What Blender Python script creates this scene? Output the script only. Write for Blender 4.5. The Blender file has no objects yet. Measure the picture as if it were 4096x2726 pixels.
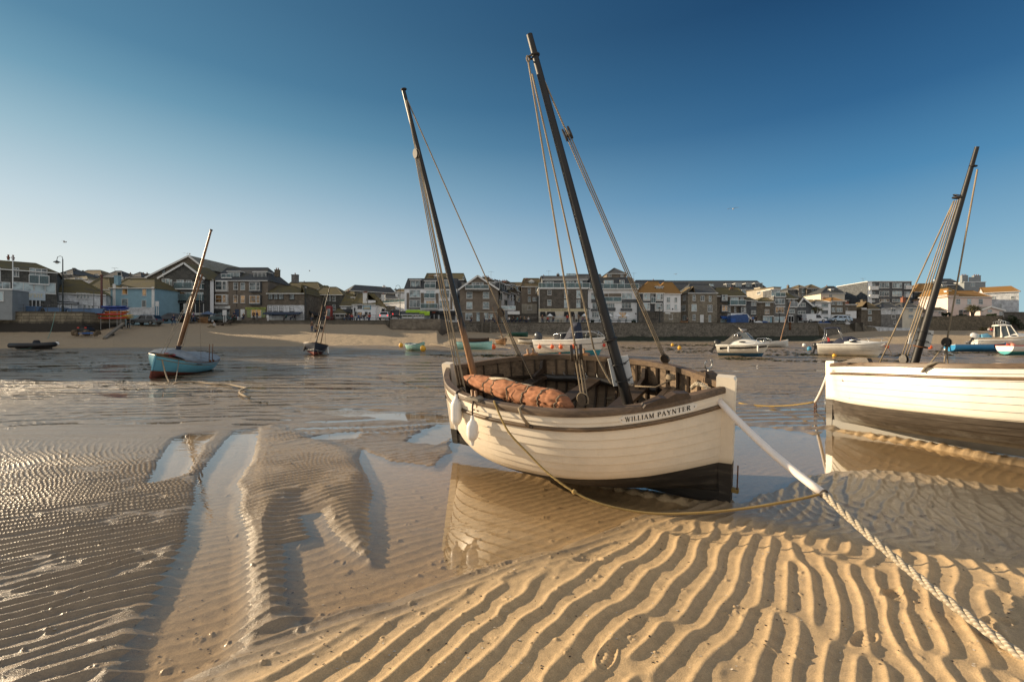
import bpy, bmesh, math, random
import numpy as np
from mathutils import Vector, Matrix
random.seed(7)
S = bpy.context.scene
COL = S.collection
# ---------------------------------------------------------------- camera
FP, CXP, CYP, EYE = 1820.0, 2048.0, 1363.0, 1.85      # focal length in photo pixels, centre, eye height
cam = bpy.data.cameras.new('camera'); co = bpy.data.objects.new('camera', cam); COL.objects.link(co)
cam.sensor_width = 36; cam.lens = 36 * FP / 4096; cam.clip_start = 0.05; cam.clip_end = 3000
co.location = (0, 0, EYE); co.rotation_euler = (math.pi / 2, 0, 0); S.camera = co
S.view_settings.view_transform = 'Standard'; S.view_settings.look = 'None'
S.view_settings.exposure = 0; S.view_settings.gamma = 1
S.render.engine = 'CYCLES'; S.cycles.max_bounces = 6; S.cycles.transparent_max_bounces = 12
S.cycles.sample_clamp_indirect = 6

def Wp(px, py, d):
    return Vector(((px - CXP) / FP * d, d, EYE - (py - CYP) / FP * d))
def prj(p): return (CXP + FP * p[0] / p[1], CYP - FP * (p[2] - EYE) / p[1])
def zm(ox, oy, w): 
    s = w / 2356.0
    return lambda x, y: (ox + x * s, oy + y * s)
Z1, Z2, Z3, Z4, Z5, Z6, Z7 = zm(0, 960, 700), zm(560, 960, 700), zm(1060, 1040, 700), zm(1560, 1040, 700), zm(2060, 1040, 700), zm(2660, 1040, 700), zm(3300, 1040, 796)
TF = 4096 / 2356.0
def ZT(x, y): return (x * TF, y * TF)

# ---------------------------------------------------------------- mesh builder
class MB:
    def __init__(s): s.v = []; s.f = []; s.m = []
    def add(s, vs, fs, mi=0):
        o = len(s.v); s.v += [tuple(p) for p in vs]
        for f in fs: s.f.append(tuple(o + i for i in f)); s.m.append(mi)
        return s
    def box(s, x0, x1, y0, y1, z0, z1, mi=0):
        v = [(x0,y0,z0),(x1,y0,z0),(x1,y1,z0),(x0,y1,z0),(x0,y0,z1),(x1,y0,z1),(x1,y1,z1),(x0,y1,z1)]
        return s.add(v, [(0,3,2,1),(4,5,6,7),(0,1,5,4),(1,2,6,5),(2,3,7,6),(3,0,4,7)], mi)
    def obox(s, c, ax, ay, az, mi=0):
        c = Vector(c); ax, ay, az = Vector(ax), Vector(ay), Vector(az)
        v = [c + a*ax + b*ay + d*az for d in (-1,1) for a, b in ((-1,-1),(1,-1),(1,1),(-1,1))]
        return s.add(v, [(0,3,2,1),(4,5,6,7),(0,1,5,4),(1,2,6,5),(2,3,7,6),(3,0,4,7)], mi)
    def bar(s, p, q, w, h, mi=0, up=(0,0,1)):
        p, q = Vector(p), Vector(q); d = q - p
        if d.length < 1e-6: return s
        x = d.cross(Vector(up))
        if x.length < 1e-4: x = Vector((1,0,0))
        x.normalize(); z = x.cross(d).normalized()
        return s.obox((p+q)/2, x*w/2, d/2, z*h/2, mi)
    def tube(s, pts, r, n=8, mi=0, cap=True):
        pts = [Vector(p) for p in pts]; N = len(pts)
        rs = r if isinstance(r, (list, tuple)) else [r]*N
        t0 = (pts[1]-pts[0]).normalized(); a = t0.orthogonal().normalized(); o = len(s.v)
        for i, p in enumerate(pts):
            t = (pts[min(i+1,N-1)] - pts[max(i-1,0)]).normalized()
            a = (a - t*a.dot(t)).normalized(); b = t.cross(a)
            for k in range(n):
                th = 2*math.pi*k/n
                s.v.append(tuple(p + (a*math.cos(th) + b*math.sin(th))*rs[i]))
        for i in range(N-1):
            for k in range(n):
                k2 = (k+1) % n
                s.f.append((o+i*n+k, o+i*n+k2, o+(i+1)*n+k2, o+(i+1)*n+k)); s.m.append(mi)
        if cap:
            s.f.append(tuple(o+k for k in range(n-1,-1,-1))); s.m.append(mi)
            s.f.append(tuple(o+(N-1)*n+k for k in range(n))); s.m.append(mi)
        return s
    def loft(s, rings, closed=True, cap=True, mi=0):
        n = len(rings[0]); o = len(s.v)
        for r in rings: s.v += [tuple(p) for p in r]
        for i in range(len(rings)-1):
            for k in range(n if closed else n-1):
                k2 = (k+1) % n
                s.f.append((o+i*n+k, o+i*n+k2, o+(i+1)*n+k2, o+(i+1)*n+k)); s.m.append(mi)
        if cap and closed:
            s.f.append(tuple(o+k for k in range(n-1,-1,-1))); s.m.append(mi)
            s.f.append(tuple(o+(len(rings)-1)*n+k for k in range(n))); s.m.append(mi)
        return s
    def prism(s, pts, y0, y1, mi=0):       # polygon in xz extruded along y
        n = len(pts)
        v = [(x,y0,z) for x,z in pts] + [(x,y1,z) for x,z in pts]
        f = [tuple(range(n)), tuple(range(2*n-1,n-1,-1))] + [(i,n+i,n+(i+1)%n,(i+1)%n) for i in range(n)]
        return s.add(v, f, mi)
    def sphere(s, c, r, n=12, m=8, sc=(1,1,1), mi=0):
        rings = []
        for i in range(m+1):
            ph = math.pi*i/m; rr = max(math.sin(ph), 1e-3)
            rings.append([(c[0]+r*sc[0]*rr*math.cos(2*math.pi*k/n), c[1]+r*sc[1]*rr*math.sin(2*math.pi*k/n), c[2]-r*sc[2]*math.cos(ph)) for k in range(n)])
        return s.loft(rings, mi=mi)
    def torus(s, c, R, r, ax=(0,0,1), n=16, m=6, mi=0, a0=0, a1=2*math.pi):
        ax = Vector(ax).normalized(); u = ax.orthogonal().normalized(); w = ax.cross(u); c = Vector(c)
        full = abs(a1-a0-2*math.pi) < 1e-6
        pts = [c + (u*math.cos(a0+(a1-a0)*i/n) + w*math.sin(a0+(a1-a0)*i/n))*R for i in range(n+1)]
        return s.tube(pts, r, m, mi, not full)
    def build(s, name, mats, parent=None, smooth=False, fix=True):
        me = bpy.data.meshes.new(name); me.from_pydata(s.v, [], s.f)
        for m in (mats if isinstance(mats, (list, tuple)) else [mats]): me.materials.append(m)
        if len(me.materials) > 1: me.polygons.foreach_set('material_index', s.m)
        if fix:
            b = bmesh.new(); b.from_mesh(me); bmesh.ops.recalc_face_normals(b, faces=b.faces); b.to_mesh(me); b.free()
        if smooth:
            me.polygons.foreach_set('use_smooth', [True]*len(me.polygons))
            if smooth != True: me.set_sharp_from_angle(angle=math.radians(smooth))
        me.update()
        o = bpy.data.objects.new(name, me); COL.objects.link(o)
        if parent: o.parent = parent
        return o

def tag(o, label=None, cat=None, group=None, kind=None):
    if label: o['label'] = label
    if cat: o['category'] = cat
    if group: o['group'] = group
    if kind: o['kind'] = kind
    return o
def thing(name, label, cat, loc=(0,0,0), rz=0, group=None, rot=None):
    o = bpy.data.objects.new(name, None); COL.objects.link(o); o.location = loc
    o.rotation_euler = rot if rot else (0,0,rz); o.empty_display_size = .2
    return tag(o, label, cat, group)
def dup(root, loc=None, rz=None, label=None, swap=None):
    def cp(o, par):
        c = o.copy(); COL.objects.link(c); c.parent = par
        if swap and o.data and any(m in swap for m in o.data.materials):
            c.data = o.data.copy()
            for i, m in enumerate(c.data.materials):
                if m in swap: c.data.materials[i] = swap[m]
        for ch in list(o.children): cp(ch, c)
        return c
    r = cp(root, None)
    if loc is not None: r.location = loc
    if rz is not None: r.rotation_euler = (0,0,rz)
    if label: r['label'] = label
    return r
def sag(p, q, s, n=24):
    p, q = Vector(p), Vector(q)
    return [p.lerp(q, i/n) - Vector((0,0,4*s*(i/n)*(1-i/n))) for i in range(n+1)]
def text_mesh(txt, size, name, m, parent, depth=.004, shear=0, spacing=1.0, align='CENTER'):
    cu = bpy.data.curves.new('t', 'FONT'); cu.body = txt; cu.size = size; cu.extrude = depth; cu.align_x = align
    cu.shear = shear; cu.space_character = spacing; cu.resolution_u = 2
    ob = bpy.data.objects.new('t', cu); COL.objects.link(ob)
    me = bpy.data.meshes.new_from_object(ob.evaluated_get(bpy.context.evaluated_depsgraph_get()))
    bpy.data.objects.remove(ob); me.name = name; me.materials.clear(); me.materials.append(m)
    o = bpy.data.objects.new(name, me); COL.objects.link(o)
    if parent: o.parent = parent
    return o

# ---------------------------------------------------------------- materials
MATS = {}
def nmat(name):
    m = bpy.data.materials.new(name); m.use_nodes = True
    nt = m.node_tree; nt.nodes.clear()
    out = nt.nodes.new('ShaderNodeOutputMaterial')
    def N(t, **k):
        n = nt.nodes.new('ShaderNode' + t)
        for a, b in k.items():
            if a.startswith('i_'):
                kk = a[2:]; kk = int(kk) if kk.isdigit() else kk.replace('_', ' ')
                n.inputs[kk].default_value = b
            else: setattr(n, a, b)
        return n
    return m, nt, out, N, nt.links.new
def ramp(N, stops, interp='LINEAR'):
    r = N('ValToRGB'); r.color_ramp.interpolation = interp; e = r.color_ramp.elements
    while len(e) < len(stops): e.new(.5)
    for i, (p, c) in enumerate(stops):
        e[i].position = p; e[i].color = (c[0], c[1], c[2], 1) if isinstance(c, (tuple, list)) else (c, c, c, 1)
    return r
def mixc(N, L, fac, a, b, mode='MIX'):
    n = N('Mix', data_type='RGBA', blend_type=mode)
    for sock, v in ((n.inputs[0], fac), (n.inputs[6], a), (n.inputs[7], b)):
        if hasattr(v, 'is_output'): L(v, sock)
        elif isinstance(v, (tuple, list)): sock.default_value = (v[0], v[1], v[2], 1)
        else: sock.default_value = v
    return n.outputs[2]
def mat(name, col, rough=.6, metal=0., var=.25, vs=3., bump=.0, bs=60., col2=None, spec=.5, emit=0, alpha=1, sc=(1,1,1), coat=0):
    if name in MATS: return MATS[name]
    m, nt, out, N, L = nmat(name)
    p = N('BsdfPrincipled', i_Roughness=rough, i_Metallic=metal)
    p.inputs['Specular IOR Level'].default_value = spec; p.inputs['Coat Weight'].default_value = coat
    tc = N('TexCoord'); mp = N('Mapping', i_Scale=sc); L(tc.outputs['Object'], mp.inputs[0])
    n = N('TexNoise', i_Scale=vs, i_Detail=6, i_Roughness=.65); L(mp.outputs[0], n.inputs['Vector'])
    c2 = col2 or tuple(c*(1-var) for c in col); r = ramp(N, [(.32, 0.), (.68, 1.)]); L(n.outputs[0], r.inputs[0])
    L(mixc(N, L, r.outputs[0], c2, tuple(min(1, c*(1+var*.3)) for c in col)), p.inputs['Base Color'])
    if bump:
        n2 = N('TexNoise', i_Scale=bs, i_Detail=4); L(mp.outputs[0], n2.inputs['Vector'])
        b = N('Bump', i_Strength=bump, i_Distance=.02); L(n2.outputs[0], b.inputs['Height']); L(b.outputs[0], p.inputs['Normal'])
    if emit: p.inputs['Emission Color'].default_value = (*col, 1); p.inputs['Emission Strength'].default_value = emit
    p.inputs['Alpha'].default_value = alpha
    L(p.outputs[0], out.inputs[0]); MATS[name] = m
    return m
def wallvec(N, L):
    tc = N('TexCoord'); sx = N('SeparateXYZ'); L(tc.outputs['Object'], sx.inputs[0])
    a = N('Math', operation='ADD'); L(sx.outputs[0], a.inputs[0]); L(sx.outputs[1], a.inputs[1])
    c = N('CombineXYZ'); L(a.outputs[0], c.inputs[0]); L(sx.outputs[2], c.inputs[1])
    return tc, sx, c
def stone(name, c1, c2, mortar, bw=.5, bh=.2, ms=.02, rough=.9, weed=None, distort=.12, bstr=.6):
    if name in MATS: return MATS[name]
    m, nt, out, N, L = nmat(name); p = N('BsdfPrincipled', i_Roughness=rough)
    tc, sx, c = wallvec(N, L)
    n0 = N('TexNoise', i_Scale=2.2, i_Detail=3); L(tc.outputs['Object'], n0.inputs['Vector'])
    va = N('VectorMath', operation='MULTIPLY_ADD'); L(n0.outputs[1], va.inputs[0]); va.inputs[1].default_value = (distort*2,)*3; L(c.outputs[0], va.inputs[2])
    b = N('TexBrick', i_Scale=1, i_Mortar_Size=ms, i_Mortar_Smooth=.3, i_Bias=0, i_Brick_Width=bw, i_Row_Height=bh)
    b.inputs['Color1'].default_value = (*c1, 1); b.inputs['Color2'].default_value = (*c2, 1); b.inputs['Mortar'].default_value = (*mortar, 1)
    b.offset = .5; b.squash = .8; b.squash_frequency = 3
    L(va.outputs[0], b.inputs['Vector'])
    n = N('TexNoise', i_Scale=1.3, i_Detail=8, i_Roughness=.7); L(tc.outputs['Object'], n.inputs['Vector'])
    r = ramp(N, [(.3, .45), (.7, 1.15)]); L(n.outputs[0], r.inputs[0])
    col = mixc(N, L, 1., b.outputs[0], r.outputs[0], 'MULTIPLY')
    if weed:    # (z level, softness, colour): tide-darkened foot of a wall
        ad = N('Math', operation='MULTIPLY_ADD'); L(n.outputs[0], ad.inputs[0]); ad.inputs[1].default_value = weed[1]; L(sx.outputs[2], ad.inputs[2])
        mr = N('MapRange', i_1=weed[0]+weed[1]*.5+.25, i_2=weed[0]+weed[1]*.5-.25); L(ad.outputs[0], mr.inputs[0])
        col = mixc(N, L, mr.outputs[0], col, weed[2])
    L(col, p.inputs['Base Color'])
    bp = N('Bump', i_Strength=bstr, i_Distance=.05); L(b.outputs['Fac'], bp.inputs['Height']); bp.invert = True
    L(bp.outputs[0], p.inputs['Normal']); L(p.outputs[0], out.inputs[0]); MATS[name] = m
    return m
def roofm(name, c1, moss, amt=.5):
    if name in MATS: return MATS[name]
    m, nt, out, N, L = nmat(name); p = N('BsdfPrincipled', i_Roughness=.85)
    tc, sx, c = wallvec(N, L)
    b = N('TexBrick', i_Scale=1, i_Mortar_Size=.012, i_Brick_Width=.35, i_Row_Height=.22)
    b.inputs['Color1'].default_value = (*c1, 1); b.inputs['Color2'].default_value = (*[q*.7 for q in c1], 1); b.inputs['Mortar'].default_value = (*[q*.4 for q in c1], 1)
    L(c.outputs[0], b.inputs['Vector'])
    n = N('TexNoise', i_Scale=.55, i_Detail=9, i_Roughness=.72); L(tc.outputs['Object'], n.inputs['Vector'])
    r = ramp(N, [(max(0, .62-amt*.5), 0.), (.9-amt*.45, 1.)]); L(n.outputs[0], r.inputs[0])
    n2 = N('TexNoise', i_Scale=5, i_Detail=5); L(tc.outputs['Object'], n2.inputs['Vector'])
    ms = mixc(N, L, n2.outputs[0], tuple(q*.55 for q in moss), moss)
    L(mixc(N, L, r.outputs[0], b.outputs[0], ms), p.inputs['Base Color'])
    L(p.outputs[0], out.inputs[0]); MATS[name] = m
    return m
def glassm(name, col, rough=.05, spec=.8):
    if name in MATS: return MATS[name]
    m, nt, out, N, L = nmat(name); p = N('BsdfPrincipled', i_Roughness=rough)
    p.inputs['Specular IOR Level'].default_value = spec
    oi = N('ObjectInfo'); tc = N('TexCoord'); v = N('VectorMath', operation='ADD'); L(tc.outputs['Object'], v.inputs[0]); L(oi.outputs['Random'], v.inputs[1])
    n = N('TexNoise', i_Scale=1.1, i_Detail=2); L(v.outputs[0], n.inputs['Vector'])
    w = N('Math', operation='MULTIPLY_ADD'); L(oi.outputs['Random'], w.inputs[0]); w.inputs[1].default_value = .35; L(n.outputs[0], w.inputs[2])
    r = ramp(N, [(.45, tuple(c*.25 for c in col)), (.62, col), (.82, tuple(min(.8, c*2.6+.02) for c in col))]); L(w.outputs[0], r.inputs[0])
    L(r.outputs[0], p.inputs['Base Color']); L(p.outputs[0], out.inputs[0]); MATS[name] = m
    return m
def clear(name, col=(.8,.95,.95), amt=.75):    # balustrade glass, windscreens
    if name in MATS: return MATS[name]
    m, nt, out, N, L = nmat(name)
    t = N('BsdfTransparent'); t.inputs[0].default_value = (*col, 1); g = N('BsdfPrincipled', i_Roughness=.05); g.inputs['Base Color'].default_value = (*[c*.5 for c in col], 1)
    mx = N('MixShader'); mx.inputs[0].default_value = amt; L(g.outputs[0], mx.inputs[1]); L(t.outputs[0], mx.inputs[2]); L(mx.outputs[0], out.inputs[0]); MATS[name] = m
    return m
def woodm(name, c1, c2, rough=.55, axis=0, sc=1.0, bump=.3):
    if name in MATS: return MATS[name]
    m, nt, out, N, L = nmat(name); p = N('BsdfPrincipled', i_Roughness=rough)
    tc = N('TexCoord'); s = [14*sc]*3; s[axis] = 1.2*sc; mp = N('Mapping', i_Scale=s); L(tc.outputs['Object'], mp.inputs[0])
    n = N('TexNoise', i_Scale=2.5, i_Detail=8, i_Roughness=.7); L(mp.outputs[0], n.inputs['Vector'])
    n3 = N('TexNoise', i_Scale=2.1, i_Detail=4); L(tc.outputs['Object'], n3.inputs['Vector'])
    a = N('Math', operation='ADD'); L(n.outputs[0], a.inputs[0]); L(n3.outputs[0], a.inputs[1])
    r = ramp(N, [(.36, 0.), (.66, 1.)]); h = N('Math', operation='MULTIPLY', i_1=.5); L(a.outputs[0], h.inputs[0]); L(h.outputs[0], r.inputs[0])
    L(mixc(N, L, r.outputs[0], c1, c2), p.inputs['Base Color'])
    b = N('Bump', i_Strength=bump, i_Distance=.01); L(n.outputs[0], b.inputs['Height']); L(b.outputs[0], p.inputs['Normal'])
    L(p.outputs[0], out.inputs[0]); MATS[name] = m
    return m
def ropem(name, c1, c2, sc=90):
    if name in MATS: return MATS[name]
    m, nt, out, N, L = nmat(name); p = N('BsdfPrincipled', i_Roughness=.9)
    tc = N('TexCoord'); w = N('TexWave', i_Scale=sc/6.28*1.0, i_Distortion=.6, bands_direction='DIAGONAL'); L(tc.outputs['Object'], w.inputs[0])
    n = N('TexNoise', i_Scale=4, i_Detail=6); L(tc.outputs['Object'], n.inputs['Vector'])
    c = mixc(N, L, w.outputs[1], c1, c2); c = mixc(N, L, n.outputs[0], c, tuple(q*.55 for q in c2))
    L(c, p.inputs['Base Color']); b = N('Bump', i_Strength=.8, i_Distance=.006); L(w.outputs[1], b.inputs['Height']); L(b.outputs[0], p.inputs['Normal'])
    L(p.outputs[0], out.inputs[0]); MATS[name] = m
    return m
# ---------------------------------------------------------------- terrain
_PY = np.array([0, 22, 30, 40, 50, 62, 95, 140]); _PZ = np.array([0, 0, .25, .55, .95, 1.25, 1.9, 2.])
_TB = np.array([(-2000,50,64,3.1),(0,50,64,3.1),(390,51,66,3.3),(450,51,68,3.9),(520,52,72,4.4),(640,52,74,4.6),(760,53,82,5.25),(900,54,86,5.3),(960,54,86,5.1),(1540,58,86,5.0),(1570,58,80,3.8),(1750,58,80,3.75),(1770,58,92,3.75),(1930,60,92,3.7),(2260,66,92,2.9),(2460,80,92,1.9),(3250,80,93,1.9),(3330,70,104,3.9),(3600,66,106,4.3),(4096,64,108,4.3),(7000,64,108,4.3)], float)
def terr(x, y):
    x = np.asarray(x, float); y = np.asarray(y, float)
    px = CXP + FP * x / np.maximum(y, .5)
    ds, dw, zw = (np.interp(px, _TB[:,0], _TB[:,k]) for k in (1,2,3))
    t = np.clip((y-ds)/(dw-ds), 0, 1); p0 = np.interp(np.minimum(y, ds), _PY, _PZ)
    return p0 + (zw-p0)*t*(.72+.28*t), t
def G(px, py):        # where the sight line through a photo pixel meets the ground
    lo = 1.5
    for d in np.concatenate([np.arange(1.5, 20, .02), np.arange(20, 115, .1)]):
        p = Wp(px, py, d)
        if p.z <= float(terr(p.x, p.y)[0]): return Vector((p.x, p.y, float(terr(p.x, p.y)[0])))
        lo = d
    return Wp(px, py, lo)
_tab = np.random.default_rng(11).random((6, 256, 256))
def vn(x, y, s, k=0, oct=1):
    r = 0; a = 1; tot = 0
    for o in range(oct):
        t = _tab[(k+o) % 6]; u = x/s + 17.3*o + 71*k; v = y/s + 9.1*o + 31*k
        i = np.floor(u).astype(int); j = np.floor(v).astype(int); fu = u-i; fv = v-j
        fu = fu*fu*(3-2*fu); fv = fv*fv*(3-2*fv); i0 = i & 255; i1 = (i+1) & 255; j0 = j & 255; j1 = (j+1) & 255
        r = r + a*((t[i0,j0]*(1-fu)+t[i1,j0]*fu)*(1-fv) + (t[i0,j1]*(1-fu)+t[i1,j1]*fu)*fv); tot += a; a *= .5; s = s/2
    return r/tot*2-1
def sst(a, b, x): t = np.clip((x-a)/(b-a), 0, 1); return t*t*(3-2*t)
def gpt(T): return np.array([[(t[0]*TF-CXP)/FP*d, d] for t in T for d in [FP*EYE/max(t[1]*TF-CYP, 20)]])
def sdf(P, x, y):     # signed distance, positive inside
    out = np.full(x.shape, -9.); x0, y0 = P.min(0)-1.2; x1, y1 = P.max(0)+1.2
    m = (x > x0) & (x < x1) & (y > y0) & (y < y1); X = x[m]; Y = y[m]
    if not X.size: return out
    d = np.full(X.shape, 1e9); ins = np.zeros(X.shape, bool)
    for i in range(len(P)):
        a = P[i]; b = P[(i+1) % len(P)]; e = b-a
        t = np.clip(((X-a[0])*e[0]+(Y-a[1])*e[1])/max(e@e, 1e-9), 0, 1)
        d = np.minimum(d, np.hypot(X-a[0]-t*e[0], Y-a[1]-t*e[1]))
        if a[1] != b[1]:
            c = (a[1] > Y) != (b[1] > Y); ins ^= c & (X < e[0]*(Y-a[1])/(b[1]-a[1])+a[0])
    out[m] = np.where(ins, d, -d); return out
# ripple fields: narrow-band noise turned into an even wave train with natural forks
def ripple_tile(lam, n=1024, size=12., seed=3, sr=.13, st=.16):
    r = np.random.default_rng(seed); f = np.fft.fftfreq(n, size/n); kx, ky = np.meshgrid(f, f, indexing='ij')
    k = np.hypot(kx, ky)+1e-9; th = np.arctan2(ky, kx)
    A = np.exp(-((k*lam-1)/sr)**2/2)*np.exp(-(th/st)**2/2)
    z = np.fft.ifft2(A*np.exp(2j*np.pi*r.random((n, n))))
    amp = np.abs(z); amp = amp/np.median(amp)
    return z/np.abs(z)*np.minimum(1, amp*1.5)**.6
_N = 1024; _SZ = 12.
def rip(tile, x, y, th, warp=.15, ws=1.7, k=0, lag=.35, sharp=0):
    wx = x+warp*vn(x, y, ws, k, 2); wy = y+warp*vn(x+50, y+20, ws, k+1, 2)
    u = wx*math.cos(th)+wy*math.sin(th); v = -wx*math.sin(th)+wy*math.cos(th)
    a = (u/_SZ*_N) % _N; b = (v/_SZ*_N) % _N
    i = a.astype(int); j = b.astype(int); fa = a-i; fb = b-j; i1 = (i+1) % _N; j1 = (j+1) % _N
    z = (tile[i,j]*(1-fa)+tile[i1,j]*fa)*(1-fb) + (tile[i,j1]*(1-fa)+tile[i1,j1]*fa)*fb
    am = np.abs(z); ph = np.angle(z); ph = ph+lag*np.sin(ph)          # steeper lee side
    if sharp: return am*(1.1-2.2*np.abs(np.sin(ph/2))**1.25)
    return am*(np.cos(ph)*.8+.2*np.cos(2*ph-.5))

POOLS = [
 [(545,990),(590,985),(590,1040),(546,1112),(556,1180),(566,1300),(572,1400),(548,1465),(545,1500),(440,1560),(250,1640),(285,1540),(340,1420),(385,1330),(430,1230),(455,1150),(462,1085),(520,1015)],
 [(340,1112),(400,1012),(430,998),(492,995),(455,1042),(430,1090),(380,1105)],
 [(650,1250),(720,1238),(700,1185),(735,1180),(790,1262),(855,1290),(852,1200),(858,1130),(822,1055),(835,1035),(900,1060),(1000,1075),(1040,1035),(1040,985),(1130,1000),(1300,1060),(1560,1120),(1667,1150),(1480,1186),(1400,1212),(1290,1262),(1180,1292),(1050,1322),(960,1355),(900,1383),(800,1400),(705,1432),(672,1390)],
 [(640,936),(800,940),(990,952),(1045,958),(1045,975),(930,966),(700,948)],
 [(690,1013),(740,1000),(825,992),(815,1006),(740,1014)],
 [(930,1016),(980,985),(1045,965),(1050,1000),(1000,1022)],
 [(1690,978),(1780,985),(1880,1000),(1925,984),(1960,990),(2150,1030),(2356,1075),(2500,1100),(2500,1140),(2250,1110),(2100,1085),(2000,1078),(1900,1082),(1830,1105),(1760,1135),(1690,1162),(1655,1150),(1560,1060)],
]
POOLS = [gpt(p) for p in POOLS]
BARP = gpt([(250,1625),(440,1560),(545,1500),(690,1445),(800,1402),(900,1383),(960,1353),(1050,1320),(1180,1290),(1290,1260),(1400,1208),(1480,1180),(1690,1170),(1900,1208),(2100,1238),(2356,1275),(2800,1330),(4200,1400),(4600,2600),(2600,2900),(600,2900),(-400,2400)])
RWET = gpt([(1655,1150),(1760,1120),(1850,1090),(2000,1070),(2356,1105),(2900,1160),(3300,1200),(3300,1350),(2356,1278),(2100,1240),(1900,1210),(1690,1172)])
LFLD = gpt([(-900,990),(250,975),(560,965),(530,1010),(470,1080),(455,1150),(430,1230),(385,1330),(340,1420),(250,1600),(-600,2200),(-2400,1500)])
RIDGE = gpt([(590,985),(640,975),(820,1035),(860,1090),(862,1290),(780,1250),(690,1140),(640,1200),(655,1300),(672,1400),(700,1440),(560,1490),(572,1400),(560,1180),(546,1112)])

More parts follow.
